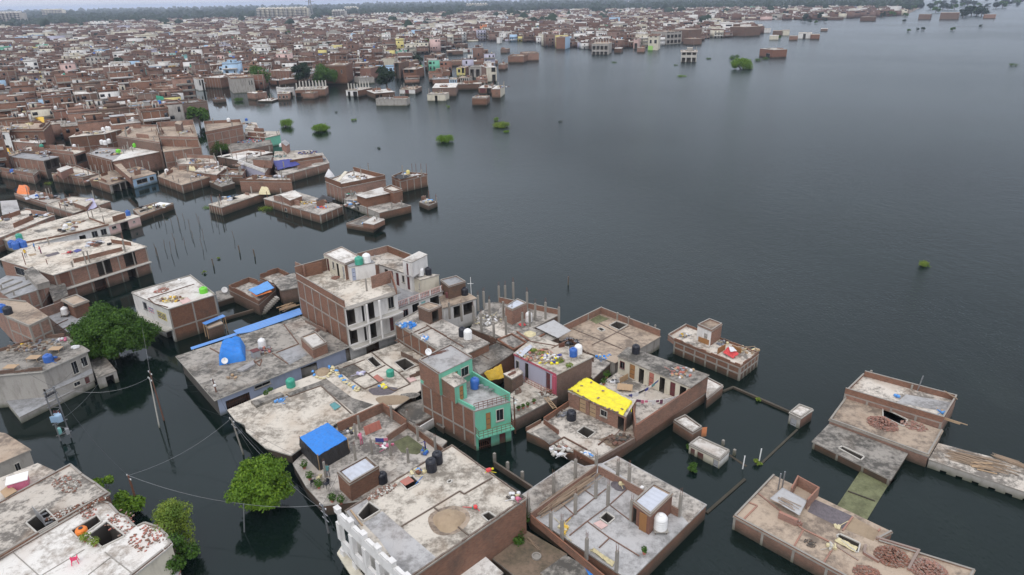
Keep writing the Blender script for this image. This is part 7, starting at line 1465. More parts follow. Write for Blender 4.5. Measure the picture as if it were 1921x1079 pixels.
rows([  # landmarks inside the town
 ("pale blue three-storey house with white roof room, left town", 318, 146, 341, 142, 124, 14, 'wallsky', 'white', dict(room='wallwhite', kw=dict(zb=0, par=[.6]*4, pm='wallwhite', ops=w_((.1, .2, 6, 8.5), (.4, .5, 6, 8.5), (.7, .8, 6, 8.5), (.1, .2, 2, 4.5), (.4, .5, 2, 4.5), (.7, .8, 2, 4.5))))),
 ("cream plastered house with dark navy shutter in the left town", 97, 196, 127, 192, 172, 13, ['wallcream', 'wallcream', 'brick', 'brick'], 'pale', dict(kw=dict(ops=[(0, 'w', .05, .4, 2, 6)]))),
 ("house screened by black sheeting below the long brick wall, left town", 198, 168, 241, 160, 153, 10, 'cloth_black', 'mould', dict()),
 ("long blank brick house above the black-sheeted house", 185, 152, 272, 144, 132, 18, 'brick', 'tan'),
 ("brick house with white balcony gate right of the long blank brick house", 271, 150, 300, 147, 131, 16, ['brick', 'wallwhite', 'brick', 'brick'], 'pale', dict(kw=dict(fr=F_([0], [4])))),
 ("white curved-roof terrace house with pale blue end, left town", 36, 219, 84, 211, 200, 14, ['wallwhite', 'wallsky', 'brick', 'wallwhite'], 'slate', dict(kw=dict(ops=w_((.3, .36, 3, 5), (.85, .92, 3, 5))))),
 ("orange-fronted tower house at the back shore", 901, 67, 906, 67, 46, 14, 'wallorange', 'pale', dict(kw=dict(ops=w_((.2, .8, 5, 8), (.2, .8, 12, 15))))),
 ("white two-storey house with balcony right of the brick slab, upper town", 432, 130, 448, 128, 114, 12, 'wallwhite', 'white', dict(room='wallwhite', kw=dict(ops=o_((.1, .45, 3, 6.5), (.6, .9, 3, 6))))),
 ("grey and brick long wall house at the middle of the town", 352, 149, 383, 146, 126, 18, 'wallgrey', 'mould'),
 ("brick long house with white slab top right of the grey wall house", 384, 146, 425, 141, 124, 20, 'brick', 'pale'),
 ("small lavender house with two maroon doors, left town", 186, 216, 204, 213, 203, 10, 'walllav', 'pale', dict(kw=dict(ops=[(0, 'd', .4, .6, 0, 4, 'maroon'), (0, 'd', .75, .9, 0, 4, 'wallsky')]))),
 ("cream box house with blue glazed window, left town", 214, 235, 236, 232, 216, 12, 'wallcream', 'pale', dict(kw=dict(ops=[(0, 'w', .3, .95, 2.2, 6)]))),
 # far peninsula and beyond
 ("brick house with bright blue right edge on the far peninsula", 1043, 93, 1060, 93, 70, 22, ['brick', 'wallsky', 'brick', 'brick'], 'tan'),
 ("grey concrete skeleton house standing in water, far peninsula", 1110, 103, 1141, 103, 82, 22, 'wallgrey', 'tan', dict(pil=3, kw=dict(ops=o_(*[(.04+.24*j, .22+.24*j, z, z+3) for j in range(4) for z in (-.5, 4, )])))),
 ("pink narrow house at the far peninsula shore", 1188, 92, 1197, 92, 73, 16, 'wallpink', 'pale', dict(kw=dict(ops=w_((.3, .7, 8, 11))+o_((.2, .8, 0, 5))))),
 ("peach four-storey house with lime green ground floor", 1215, 95, 1234, 95, 68, 22, 'wallcream', 'pale', dict(kw=dict(par=[.8]*4, ops=w_((.15, .35, 6, 9), (.6, .85, 6, 9), (.15, .35, 11, 14), (.6, .85, 11, 14)) + [(0, 'd', .02, .5, -1, 4, 'walllime')]))),
 ("small brick box house before the pink narrow house", 1195, 99, 1208, 99, 90, 12, 'brick', 'tan'),
 ("small grey-topped box house left of the pink narrow house", 1152, 100, 1165, 100, 91, 12, 'brick_old', 'white'),
 ("yellow-gabled brick house on the far peninsula", 1160, 80, 1173, 80, 71, 16, 'wallyellow', 'tan', dict(kw=dict(ops=w_((.2, .4, 3, 6), (.6, .8, 3, 6))))),
 ("lime yellow narrow house on the far peninsula", 1280, 79, 1288, 79, 66, 14, 'wallyellow', 'pale'),
 ("grey open concrete frame house at the far peninsula middle", 1249, 84, 1278, 82, 60, 22, 'wallgrey', 'tan', dict(kw=dict(ops=o_(*[(.05+.24*j, .22+.24*j, z, z+3) for j in range(4) for z in (1, 6, 11)])))),
 ("brown brick house with many openings at the far peninsula middle", 1290, 80, 1315, 78, 56, 22, 'brick_old', 'tan'),
 ("brick box house at the right water edge of the far peninsula", 1300, 85, 1316, 84, 73, 14, 'brick_old', 'tan'),
 ("lone two-storey concrete pavilion house standing in the lake", 1277, 117, 1306, 117, 98, 22, 'concrete_pale', 'pale', dict(room='wallgrey', kw=dict(over=.6, ops=o_((.05, .28, -1, 3.2), (.36, .64, -1, 3.2), (.72, .95, -1, 3.2), (.05, .28, 5, 8.2), (.36, .64, 5, 8.2), (.72, .95, 5, 8.2))))),
 ("lone brick house with white door beyond the round lake tree", 1424, 106, 1449, 109, 91, 12, 'brick_new', 'pale', dict(kw=dict(ops=w_((.5, .8, -1, 3))))),
 ("white arcaded house with corner tower on the far peninsula tip", 1339, 68, 1366, 68, 57, 16, 'wallwhite', 'white', dict(room='wallwhite', kw=dict(ops=o_(*[(.1+.18*j, .2+.18*j, 2, 5) for j in range(5)])))),
 ("brick and grey tall house at the far peninsula tip", 1397, 69, 1426, 67, 51, 22, 'brick_old', 'tan', dict(room='wallwhite')),
 ("white low house beyond the peninsula tip", 1428, 62, 1444, 62, 54, 14, 'wallwhite', 'pale'),
 ("brick house behind the white arcaded house", 1366, 62, 1391, 61, 46, 20, 'brick_old', 'tan'),
 ("brick house with tall side right of the water gap, far peninsula", 1306, 56, 1326, 56, 44, 20, 'brick', 'tan'),
 ("left small cream brick house of the far water row", 1449, 67, 1468, 67, 58, 14, 'brick_old', 'tan'),
 ("cream-fronted small house in the far water row", 1466, 67, 1480, 67, 57, 14, 'wallcream', 'tan'),
 ("white-roofed low house with bush in the far water row", 1443, 75, 1460, 75, 67, 12, 'wallcream', 'white'),
 ("brick stump house in the far water row", 1480, 76, 1496, 76, 68, 12, 'brick', 'tan'),
 ("white-fronted house with dark door in the far water row", 1497, 73, 1522, 73, 62, 14, 'wallwhite', 'pale', dict(kw=dict(ops=o_((.35, .55, -1, 5))))),
 ("brick house at the right end of the far water row", 1520, 74, 1537, 74, 65, 14, 'brick', 'tan'),
 ("tiny brick house with white roof alone right of the far water row", 1539, 59, 1552, 59, 54, 12, 'brick_old', 'white'),
 ("long low wall house under the far right treeline", 1532, 37, 1568, 38, 32, 16, 'brick_old', 'tan'),
 ("brick longhouse row at the far right water", 1613, 40, 1640, 40, 32, 18, 'brick_old', 'tan'),
 ("white tall house at the far right treeline", 1668, 29, 1683, 29, 12, 20, 'wallwhite', 'white'),
 ("brown house in the far right water", 1722, 37, 1744, 37, 27, 18, 'brick_old', 'tan'),
 ("long brown house with blue tank, far right water", 1762, 37, 1796, 37, 24, 20, 'brick_old', 'tan'),
 ("small pinkish house before the trees at the far right", 1844, 35, 1866, 35, 27, 16, 'brick', 'pale'),
 ("small white house in the water gap left of the peninsula tip", 1264, 46, 1272, 46, 36, 12, 'wallwhite', 'white'),
 ("second small white house in the water gap", 1275, 47, 1286, 47, 35, 12, 'wallwhite', 'white'),
])
N_MANUAL = len([o for o in TOPS if o['category'] == 'house'])
# unfinished roofs: standing posts, part walls and odds and ends on the middle-distance houses
hitems = []
for b_ in BL:
    poly, nr, z, wl = b_.base; c = cen(poly); D_ = c.length
    if D_ < 132 or D_ > 760 or len(poly) < 3 or b_.root['category'] != 'house': continue
    s_ = max((p-c).length for p in poly); n = len(poly); posts = sum(1 for o in b_.root.children if o.name.startswith('pillar')); w0 = wl if isinstance(wl, str) else wl[0]
    if posts < 2 and random.random() < .8:
        for _ in range(random.randint(3, 8 if s_ > 7 else 5)):
            i = random.randrange(n); q = poly[i].lerp(poly[(i+1) % n], random.uniform(.03, .97)); q = q.lerp(c, random.uniform(.03, .1 if random.random() < .7 else .6)); w = random.choice([.12, .2, .26]); mb = MB(); mb.box((q.x, q.y, z+.004), (w, w, random.uniform(.9, 2.6)), .6, 'concrete' if w > .15 else 'rust'); mb.build('pillar', b_.root)
    if random.random() < .75:
        hh = random.uniform(.5, 1.3)
        for _ in range(random.randint(1, 3)):
            i = random.randrange(n); a, e = poly[i].lerp(c, random.uniform(.04, .5)), poly[(i+1) % n].lerp(c, random.uniform(.04, .5)); t0 = random.uniform(0, .4); a, e = a.lerp(e, t0), a.lerp(e, t0+random.uniform(.35, .6)); mb = MB(); mb.wall(a, e, z+.004, z+hh*random.uniform(.8, 1.1), .13, nr[i]*-1, 'brick'); mb.build('part_wall', b_.root)
    for _ in range(random.choice([1, 2, 2])):
        q = c+Vector((random.uniform(-.4, .4), random.uniform(-.3, .3)))*s_; mb = MB()
        for k in range(14):
            p = (q.x+random.gauss(0, .12)*min(s_, 8), q.y+random.gauss(0, .1)*min(s_, 8), z+.01+random.random()*.15); m = random.choice(['cloth_white', 'cloth_grey', 'concrete_pale', 'brick_new', 'wood_pale', 'cloth_black', 'cloth_cream', 'tin', 'brick_old', 'cloth_bluew' if random.random() < .3 else 'bamboo'])
            mb.box(p, (random.uniform(.3, 1.4), random.uniform(.2, .8), random.uniform(.05, .4)), random.uniform(0, 3), m, random.uniform(-.1, .1))
        o = single(mb, 'roof_junk', 'junk', 'junk'); x, y = proj((q.x, q.y, z)); hitems.append((o, 'scattered boards and cloths on a roof', x, y))
# ================================================================ the dense town, forest, trees
def inpoly(x, y, pl):
    r = False; j = len(pl)-1
    for i in range(len(pl)):
        if (pl[i][1] > y) != (pl[j][1] > y) and x < (pl[j][0]-pl[i][0])*(y-pl[i][1])/(pl[j][1]-pl[i][1])+pl[i][0]: r = not r
        j = i
    return r
TOWN = [(-900,352),(-60,340),(0,326),(120,312),(250,297),(345,262),(340,228),(346,190),(366,177),(366,166),(432,166),(440,172),(500,168),(515,158),(600,158),(655,156),(703,153),(712,120),(760,104),(800,100),(835,95),(850,82),(900,76),(1000,80),(1035,90),(1100,95),(1150,93),(1240,86),(1300,80),(1330,72),(1390,69),(1436,63),(1400,52),(1300,47),(1235,44),(1240,36),(1440,38),(1560,36),(1700,29),(1690,20),(1400,19),(1100,20),(900,25),(480,36),(330,42),(170,47),(60,56),(-300,62),(-1200,80)]
CLUS = [(722,150),(718,112),(760,108),(800,112),(940,112),(938,140),(925,158),(860,160),(800,165)]
LAND = [('pale blue three-storey house', 330, 135), ('black-sheeted house', 220, 160), ('cream house with navy shutter', 112, 184), ('green net screen', 310, 212), ('royal blue sheet roof', 183, 82),
        ('grey block at the inlet', 460, 162), ('orange-fronted tower house', 903, 57), ('large cream apartment complex', 530, 40), ('massive brick block', 415, 240), ('mustard awning', 75, 225),
        ('round green tree at the shore', 610, 132), ('long pillared shore house', 583, 176), ('north shore cluster', 820, 140), ('peach four-storey house', 1225, 82), ('lone lake pavilion', 1291, 105), ('far peninsula tip', 1410, 60),
        ('white curved-roof house', 60, 210), ('white two-storey balcony house', 440, 122), ('inlet mouth', 900, 90), ('blue-edged brick house', 1052, 80), ('lower left town edge', 0, 300), ('upper left town edge', 0, 120), ('pale apartment slab at the left', 20, 50), ('navy tarpaulin', 535, 308), ('orange tarpaulin heap', 45, 360), ('royal blue tanks', 35, 463), ('blue-white lane house', 270, 340), ('striped piers house', 90, 300), ('pointed white tent', 620, 330), ('lime green tubs', 240, 280), ('tiny stump house', 800, 380), ('lavender cloth house', 150, 385)]
def where(x, y):
    n, lx, ly = min(LAND, key=lambda l: math.hypot(l[1]-x, (l[2]-y)*2)); dx, dy = x-lx, y-ly
    v = 'above' if dy < -5 else 'below' if dy > 5 else ''; h = 'left' if dx < -12 else 'right' if dx > 12 else ''
    return n, (v+' and '+h+' of' if v and h else v if v else h+' of' if h else 'beside'), math.hypot(dx, dy*2)
ORD = ['', 'second nearest', 'third nearest', 'fourth nearest', 'fifth nearest', 'sixth nearest', 'seventh nearest', 'eighth nearest', 'ninth nearest', 'tenth nearest']
def name_all(items):
    """items: (object, look, px, py) -> one label each"""
    g = {}
    for o, look, x, y in items:
        n, d, r = where(x, y); g.setdefault((look, d, n), []).append((r, o))
    for (look, d, n), l in g.items():
        l.sort(key=lambda t: t[0])
        for k, (r, o) in enumerate(l):
            pre = ORD[min(k, 9)]+' ' if len(l) > 1 and k else ('nearest ' if len(l) > 1 else '')
            lab = f"{pre}{look} {d} the {n}"; w_l = lab.split()
            if k > 8: o['group'] = 'look-alikes '+d+' the '+n
            if len(w_l) > 16: w_l = [w for w in w_l if w not in ('and', 'with', 'house', 'the')]
            o['label'] = ' '.join(w_l[:16])
FP = np.array([(a, b, r) for a, b, r in FOOT])
lots = []
def grid(ang, sel, wmin, wmax, dep, lane, maxd):
    a = R(ang); e1 = Vector((math.cos(a), math.sin(a))); e2 = Vector((-math.sin(a), math.cos(a)))
    v = -2600
    row = 0
    while v < 3200:
        row += 1; u = -3200+random.uniform(0, 8); dd = dep*random.uniform(.85, 1.15)
        while u < 3200:
            far = 1+max(0, (math.hypot(u, v)-700))/900; wd = random.uniform(wmin, wmax)*(1.0 if far < 1.2 else 1.25)
            c = e1*(u+wd/2)+e2*(v+dd/2)
            r = c.length
            if c.y > 90 and r < maxd:
                x, y = proj((c.x, c.y, 0))
                if -80 < x < 2000 and sel(x, y, r) and (inpoly(x, y, TOWN)):
                    lots.append((r, c.x, c.y, wd, dd, a, x, y))
            u += wd*(1.02 if random.random() < .8 else 1.35)
        v += dd*1.03+(lane if row % 2 == 0 else .3)
split = lambda x, y, r: x < 300+(y-60)*1.0 and r < 620
grid(33, split, 7.5, 12.5, 12, 3.2, 640)
grid(6, lambda x, y, r: not split(x, y, r) and r < 1000, 8, 14, 12.5, 3.5, 1000)
grid(-9, lambda x, y, r: not split(x, y, r) and r >= 1000, 9, 17, 15, 5, 2300)
for _ in range(70):     # infill of the north cluster
    x, y = random.uniform(715, 940), random.uniform(108, 165)
    if inpoly(x, y, CLUS): c = P(x, y, 0); lots.append((c.length, c.x, c.y, random.uniform(6, 11), random.uniform(6, 10), R(5), x, y))
keep = []; taken = []
for l in sorted(lots):
    if ((FP[:, 0]-l[1])**2+(FP[:, 1]-l[2])**2 < (FP[:, 2]*.72+l[3]*.5)**2).any(): continue
    if 108 < l[7] < 168 and 712 < l[6] < 945:
        if any((a-l[1])**2+(b-l[2])**2 < 90 for a, b in taken): continue
        taken.append((l[1], l[2]))
    if random.random() < .05: continue
    keep.append(l)
N_IND = max(0, 296-N_MANUAL)
WALLS = [('brick', 58), ('brick_old', 18), ('brick_new', 6), ('wallwhite', 3.5), ('wallcream', 2.5), ('wallgrey', 4), ('wallsky', .9), ('wallteal', .4), ('wallpink', .8), ('walllav', .7), ('wallyellow', .5), ('wallgreen', .3)]
WORD = dict(brick='brown brick', brick_old='dark brick', brick_new='red brick', wallwhite='white', wallcream='cream', wallgrey='grey', wallsky='pale blue', wallteal='teal', wallpink='pink', walllav='lavender', wallyellow='yellow', wallgreen='green')
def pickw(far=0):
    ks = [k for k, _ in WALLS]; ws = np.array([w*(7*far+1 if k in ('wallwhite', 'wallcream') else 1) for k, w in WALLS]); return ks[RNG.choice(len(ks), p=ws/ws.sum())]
def gen(l, det):
    """list of boxes (u, v, z0, su, sv, sz, mat, part) in the lot's own frame"""
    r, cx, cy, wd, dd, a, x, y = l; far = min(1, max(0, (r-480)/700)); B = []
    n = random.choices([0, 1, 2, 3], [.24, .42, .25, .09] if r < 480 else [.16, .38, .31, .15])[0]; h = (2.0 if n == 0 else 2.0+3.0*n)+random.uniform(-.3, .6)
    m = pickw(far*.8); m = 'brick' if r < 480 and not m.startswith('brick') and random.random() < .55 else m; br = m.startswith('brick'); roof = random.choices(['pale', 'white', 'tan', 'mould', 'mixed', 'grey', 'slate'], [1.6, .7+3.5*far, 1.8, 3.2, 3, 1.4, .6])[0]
    w, d = wd*random.uniform(.9, .99), dd*random.uniform(.82, .99)
    front = m if (br and random.random() < (.88 if r < 480 else .78)) else (m if not br else random.choice(['wallwhite', 'wallcream', 'wallgrey', 'wallpink', 'wallsky', 'wallwhite', 'walllav', 'wallyellow']))
    B.append((0, 0, -1, w, d, h+1, m, 'wall'))
    B.append((0, 0, h+.003, w+random.choice([.1, .1, .5]), d+.15, .14, roof, 'roof')); z = h+.146
    if front != m and det < 2: B.append((0, -d/2-.06, -1, w*.98, .12, h+.9, front, 'front_wall'))
    nw = random.randint(2, 4) if det < 2 else 2
    if det < 2:
        for s in range(n+1):
            z0 = (h-3.0*(n-s)) - 2.1
            if z0 < .1 and n > 0: z0 = .3
            for k in range(nw):
                if random.random() < (.6 if br else .3): continue
                ww = random.choice([.9, 1.1, 1.8]); hh = 1.25 if random.random() < .7 else 1.9
                B.append((-w/2+w*(k+.5)/nw, -d/2-.13, max(z0-(.6 if hh > 1.5 else 0), .1), ww, .06, hh, 'glass', 'window'))
            if random.random() < .6: B.append((w/2+.01, random.uniform(-.3, .3)*d, z0, .06, 1.0, 1.2, 'glass', 'window'))
        if n and random.random() < .45: 
            for s in range(1, n+1): B.append((0, -d/2-.6, h-3.0*(n-s)-3.05, w*.96, 1.1, .15, 'concrete_pale', 'balcony')); B.append((0, -d/2-1.1, h-3.0*(n-s)-2.9, w*.96, .08, .7, random.choice(['wallwhite', front, 'concrete']), 'railing'))
        if br and random.random() < .5:
            for k in range(4): B.append((-w/2+w*k/3*.97+.12, -d/2-.03, -.5, .2, .1, h+.4, 'concrete', 'concrete_frame'))
            for k in range(4): B.append((-w/2-.02, -d/2+d*k/3*.95+.3, -.5, .1, .2, h+.4, 'concrete', 'concrete_frame')); B.append((w/2+.02, -d/2+d*k/3*.95+.3, -.5, .1, .2, h+.4, 'concrete', 'concrete_frame'))
            if n: B.append((0, 0, h-3.0, w+.12, d+.12, .2, 'concrete', 'concrete_frame'))
    if det == 2 and random.random() < .6: B.append((random.uniform(-.2, .2)*w, -d/2-.05, max(.4, h-2.6), w*random.uniform(.3, .7), .1, 1.7, 'glass', 'window'))
    ph = random.choices([0, .5, .9, 1.3], [.25, .2, .4, .15])[0]; pmt = m if random.random() < .8 else 'brick'; feat = 'flat roof'
    if ph:
        for (u, v, su, sv) in ((0, -d/2+.07, w, .13), (0, d/2-.07, w, .13), (-w/2+.07, 0, .13, d-.27), (w/2-.07, 0, .13, d-.27)):
            if random.random() < .85: B.append((u, v, z, su, sv, ph*random.uniform(.8, 1.1), pmt, 'parapet'))
        feat = 'roof parapet'
    k = random.random(); rm = None
    if k < .55:
        rw, rd, rh = random.uniform(2.4, w*.55), random.uniform(2.5, 4.5), random.uniform(2.0, 2.5); rm = random.choice([m, m, 'brick', 'wallwhite', 'brick', 'wallcream']); u0, v0 = (w-rw)/2*random.choice([-.9, .9, 0]), (d-rd)/2*random.uniform(-.2, .9)
        B.append((u0, v0, z+.003, rw, rd, rh, rm, 'stair_room')); B.append((u0, v0, z+rh+.006, rw+.25, rd+.25, .1, random.choice(['white', 'pale', 'tan', 'tin_grey']), 'stair_room_roof'))
        if det < 2: B.append((u0, v0-rd/2-.02, z+.1, .8, .06, 1.8, 'dark', 'door'))
        feat = ('white' if rm == 'wallwhite' else 'cream' if rm == 'wallcream' else 'brick')+' stair room'
    elif k < .75 and det < 2:
        for _ in range(random.randint(4, 9)): B.append((random.uniform(-.46, .46)*w, random.uniform(-.46, .46)*d, z+.003, .26, .26, random.uniform(1.2, 2.8), 'concrete_pale', 'pillar'))
        feat = 'standing pillars'
    if det < 2 and random.random() < .6:
        for _ in range(random.randint(2, 5)): e_ = random.choice([-.48, .48]); o2 = random.uniform(-.48, .48); uv = (e_, o2) if random.random() < .5 else (o2, e_); B.append((uv[0]*w, uv[1]*d, z+.003, .13, .13, random.uniform(.8, 2.2), random.choice(['concrete', 'rust']), 'pillar'))
    if br and random.random() < .5: B.append((random.uniform(-.2, .2)*w, random.uniform(-.3, .3)*d, z+.003, w*random.uniform(.3, .6), .13, random.uniform(.7, 1.8), m, 'part_wall'))
    for _ in range(random.choice([1, 3, 4, 6]) if det < 2 else 2):      # odds and ends on the roof
        s = random.uniform(.4, 1.7 if det < 2 else 2.6); B.append((random.uniform(-.38, .38)*w, random.uniform(-.38, .38)*d, z+.01*_+.004, s, s*random.uniform(.3, .9), random.uniform(.15, .9), random.choice(['cloth_white', 'concrete_pale', 'brick_new', 'cloth_grey', 'cloth_cream', 'tin', 'wood_pale', 'cloth_black', 'cloth_white', 'white_plastic']), 'roof_clutter'))
    if random.random() < .05: B.append((random.uniform(-.2, .2)*w, random.uniform(-.2, .2)*d, z+.9, w*.45, d*.3, .06, random.choice(['cloth_bluew', 'cloth_blue', 'cloth_mustard', 'cloth_orange', 'net_green', 'cloth_red']), 'tarpaulin'))
    tk = []
    for _ in range(random.choices([0, 1, 2], [.4, .4, .2])[0]): tk.append((random.uniform(-.38, .38)*w, random.uniform(-.1, .42)*d, z+(.0 if rm is None else .01), random.choices(['white_plastic', 'black_plastic', 'blue_plastic', 'green_plastic'], [.72, .16, .07, .05])[0]))
    return B, tk, h, m, front, feat, n
class Big:
    def __init__(s): s.c = []; s.mats = []
    def add(s, cx, cy, z0, sx, sy, sz, a, mat):
        if mat not in s.mats: s.mats.append(mat)
        s.c.append((cx, cy, z0, sx, sy, sz, a, s.mats.index(mat)))
    def build(s, name, org=(0, 0, 0), parent=None):
        A = np.array(s.c, float); n = len(A); q = np.array([(-.5, -.5, 0), (.5, -.5, 0), (.5, .5, 0), (-.5, .5, 0), (-.5, -.5, 1), (.5, -.5, 1), (.5, .5, 1), (-.5, .5, 1)])
        lx = q[None, :, 0]*A[:, 3:4]; ly = q[None, :, 1]*A[:, 4:5]; ca, sa = np.cos(A[:, 6:7]), np.sin(A[:, 6:7])
        V = np.stack([A[:, 0:1]+ca*lx-sa*ly, A[:, 1:2]+sa*lx+ca*ly, A[:, 2:3]+q[None, :, 2]*A[:, 5:6]], -1).reshape(-1, 3)-np.array(org)
        f = np.array([(0, 1, 5, 4), (1, 2, 6, 5), (2, 3, 7, 6), (3, 0, 4, 7), (4, 5, 6, 7), (3, 2, 1, 0)]); F = (f[None]+8*np.arange(n)[:, None, None]).reshape(-1)
        me = bpy.data.meshes.new(name); me.vertices.add(8*n); me.vertices.foreach_set('co', V.ravel().astype(np.float32)); me.loops.add(24*n); me.loops.foreach_set('vertex_index', F.astype(np.int32))
        me.polygons.add(6*n); me.polygons.foreach_set('loop_start', np.arange(0, 24*n, 4, dtype=np.int32)); me.polygons.foreach_set('loop_total', np.full(6*n, 4, np.int32))
        for m in s.mats: me.materials.append(MATS[m])
        me.polygons.foreach_set('material_index', np.repeat(A[:, 7].astype(np.int32), 6)); me.update(calc_edges=True)
        ob = bpy.data.objects.new(name, me); COL.objects.link(ob)
        if parent is not None: ob.parent = parent; ob['_w'] = tuple(org)
        else: ob.location = org
        return ob
keep.sort(); items = []; big = Big(); ntk = 0; FARM = dict(brick='brick_far', brick_old='brick_far', brick_new='brick_far'); tankproto = {}
for i, l in enumerate(keep):
    r, cx, cy, wd, dd, a, x, y = l; ind = i < N_IND; B, tk, h, m, front, feat, n = gen(l, 0 if ind else 1 if r < 900 else 2)
    ca, sa = math.cos(a), math.sin(a); W3 = lambda u, v: (cx+ca*u-sa*v, cy+sa*u+ca*v)
    if ind:
        rt = root('brick_house' if m.startswith('brick') else 'plastered_house', 'house', 'house', (cx, cy, 0), 'houses packed in the flooded town'); parts = {}
        for b in B: parts.setdefault(b[7], []).append(b)
        for pn, bs in parts.items():
            for grp in ([[b] for b in bs] if pn in ('window', 'pillar', 'balcony', 'railing', 'door', 'tarpaulin') else [bs]):
                bg = Big(); [bg.add(*W3(b[0], b[1]), b[2], b[3], b[4], b[5], a, b[6]) for b in grp]; bg.build(pn, (cx, cy, 0), rt)
        wd_ = WORD[front if front != m else m]; st = ['low', 'two-storey', 'three-storey', 'four-storey'][n]
        items.append((rt, f"{WORD[m]} {st} house with {feat}" if front == m else f"{st} {WORD[front]}-fronted brick house with {feat}", x, y))
        for u, v, z, tm in tk:
            q = W3(u, v)
            if tm not in tankproto:
                mb = MB(); mb.lathe((q[0], q[1], z), [(.55, 0), (.58, .3), (.56, .35), (.58, .4), (.58, 1.0), (.4, 1.25), (.2, 1.32)], tm, 12); tankproto[tm] = single(mb, 'water_tank', tm.split('_')[0]+' water tank on a rooftop of the flooded town', 'water tank', tm.split('_')[0]+' water tanks on the town roofs', (q[0], q[1], z), smooth=True)
            else: copy_tree(tankproto[tm], (q[0], q[1], z))
    else:
        for b in B: big.add(*W3(b[0], b[1]), b[2], b[3], b[4], b[5], a, FARM.get(b[6], b[6]))
        for u, v, z, tm in tk: big.add(*W3(u, v), z, 1.2, 1.2, 1.4, a, tm)
name_all(items+hitems)
ob = big.build('far_houses'); ob['kind'] = 'stuff'; ob['label'] = 'far mass of small brick and white houses filling the town'; ob['category'] = 'houses'
print('lots', len(keep), 'ind', N_IND, 'boxes', len(big.c))
sheet('royal_blue_sheet', 'royal blue sheet roof far up in the left town', 'roof sheet', "o 175,80@6.5 191,79@6.5 192,86@4 174,86@4", 6, 'cloth_blue', wave=.1)
# dry ground under the far town and forest
mb = MB(); g_ = [P(x, y+1, 0) for x, y in [(-1500, 120), (0, 118), (300, 112), (600, 100), (700, 96), (800, 88), (860, 76), (1000, 74), (1100, 86), (1290, 70), (1380, 60), (1235, 42), (1560, 34), (1700, 27), (1730, 12), (1600, 2), (1300, -2), (1000, 3), (600, 12), (0, 24), (-1500, 60)]]
mb.face([(p.x, p.y, .06) for p in g_][::-1], 'soil'); gr = mb.build('town_ground'); gr['kind'] = 'structure'
for f in gr.data.polygons:
    if f.normal.z < 0: f.flip()
# ---- trees
def tree_mesh(n, size, mat, clumps, h, tr=.3):
    t = bpy.data.objects.new('tree', None); COL.objects.link(t); t['_w'] = (0, 0, 0)
    mb = MB(); mb.tube([(0, 0, -1.5), (.1, 0, h*.3), (0, .1, h*.62)], [tr, tr*.8, tr*.45], 'bark', 8)
    for c in clumps[:7]: mb.tube([(0, 0, h*.28), (c[0]*.5, c[1]*.5, (c[2]+h*.3)*.5), tuple(c[:3])], [tr*.45, tr*.28, tr*.08], 'bark', 5)
    mb.build('trunk', t); foliage('crown', clumps, n, size, mat, t, .8); return t
def clumps_for(R_, h, k, flat=.55, sc_=.36, lo=-.8):
    o = []; ph = random.uniform(0, 6)
    for j in range(k):
        a = random.uniform(0, 6.28); el = math.asin(random.uniform(lo, 1)); q = R_*random.uniform(.45, .8)*(.94+.09*math.sin(3*a+ph)+.07*math.sin(5*a+ph*2))
        o.append((q*math.cos(a)*math.cos(el), q*math.sin(a)*math.cos(el), h-R_*flat+q*flat*math.sin(el)*1.15, R_*sc_*random.uniform(.6, 1.15)*(26/max(k, 26))**.4))
    return o
def bush(label, x, y, R_, h, n, size, mat):
    c = P(x, y, 0); t = root('bush', label, 'bush', (c.x, c.y, 0)); k = 9 if R_ < 2 else 34; cl = []
    for j in range(k):
        a = random.uniform(0, 6.28); q = R_*.72*math.sqrt(random.random()); rr = R_*.36*random.uniform(.7, 1.2); cl.append((c.x+q*math.cos(a), c.y+q*math.sin(a)*.85, rr*.2+random.random()**.6*max(0, h-rr*.9)*math.sqrt(max(0, 1-(q/R_)**2))*.85, rr))
    mb = MB()
    for e in cl[:4]: mb.tube([(c.x, c.y, -1), (e[0], e[1], e[2])], .05*R_, 'bark', 5)
    mb.build('stem', t); foliage('crown', cl, n, size, mat, t, .75, .3); return t
def big_tree(label, s_pt, R_, h, n, size, mat, k=26, flat=.6, cat='tree', name='tree', tr=.3):
    c = pt(s_pt, 0) if isinstance(s_pt, str) else Vector(s_pt); t = tree_mesh(n, size, mat, clumps_for(R_, h, k, flat), h, tr); t.location = (c.x, c.y, 0); t.name = name; del t['_w']; t['_w'] = (c.x, c.y, 0); return tag(t, label, cat)
q = P(208, 628, 3.6); big_tree('big round dark green tree standing in the lane beside the grey house', (q.x, q.y), 5.9, 7.8, 52000, .29, 'leaf', 120, .66, tr=.35)
q = P(486, 886, 4.0); big_tree('bright green tree in the water left of the tent terrace', (q.x, q.y), 3.6, 5.3, 30000, .24, 'leaf_bright', 64, .66)
q = P(308, 985, 3.2); big_tree('feathery yellow-green tree beside the bottom-left roofs', (q.x, q.y), 2.5, 6.0, 11000, .17, 'leaf_feather', 26, 1.25)
q = P(322, 1040, 2.6); big_tree('darker leafy tree behind the feathery tree at the bottom', (q.x, q.y), 1.8, 4.4, 5000, .22, 'leaf', 18, 1.0)
q = P(238, 950, 1.0); big_tree('low spreading banana-like bush in the water by the leaning pole', (q.x, q.y), 1.7, 1.9, 2600, .32, 'leaf_bright', 14, .4, 'bush', 'bush', .1)
q = P(190, 905, 2.6); big_tree('leafy bush behind the rim of the pale hatch roof', (q.x, q.y), 1.2, 3.4, 2600, .24, 'leaf_bright', 12, 1.0, 'bush', 'bush', .1)
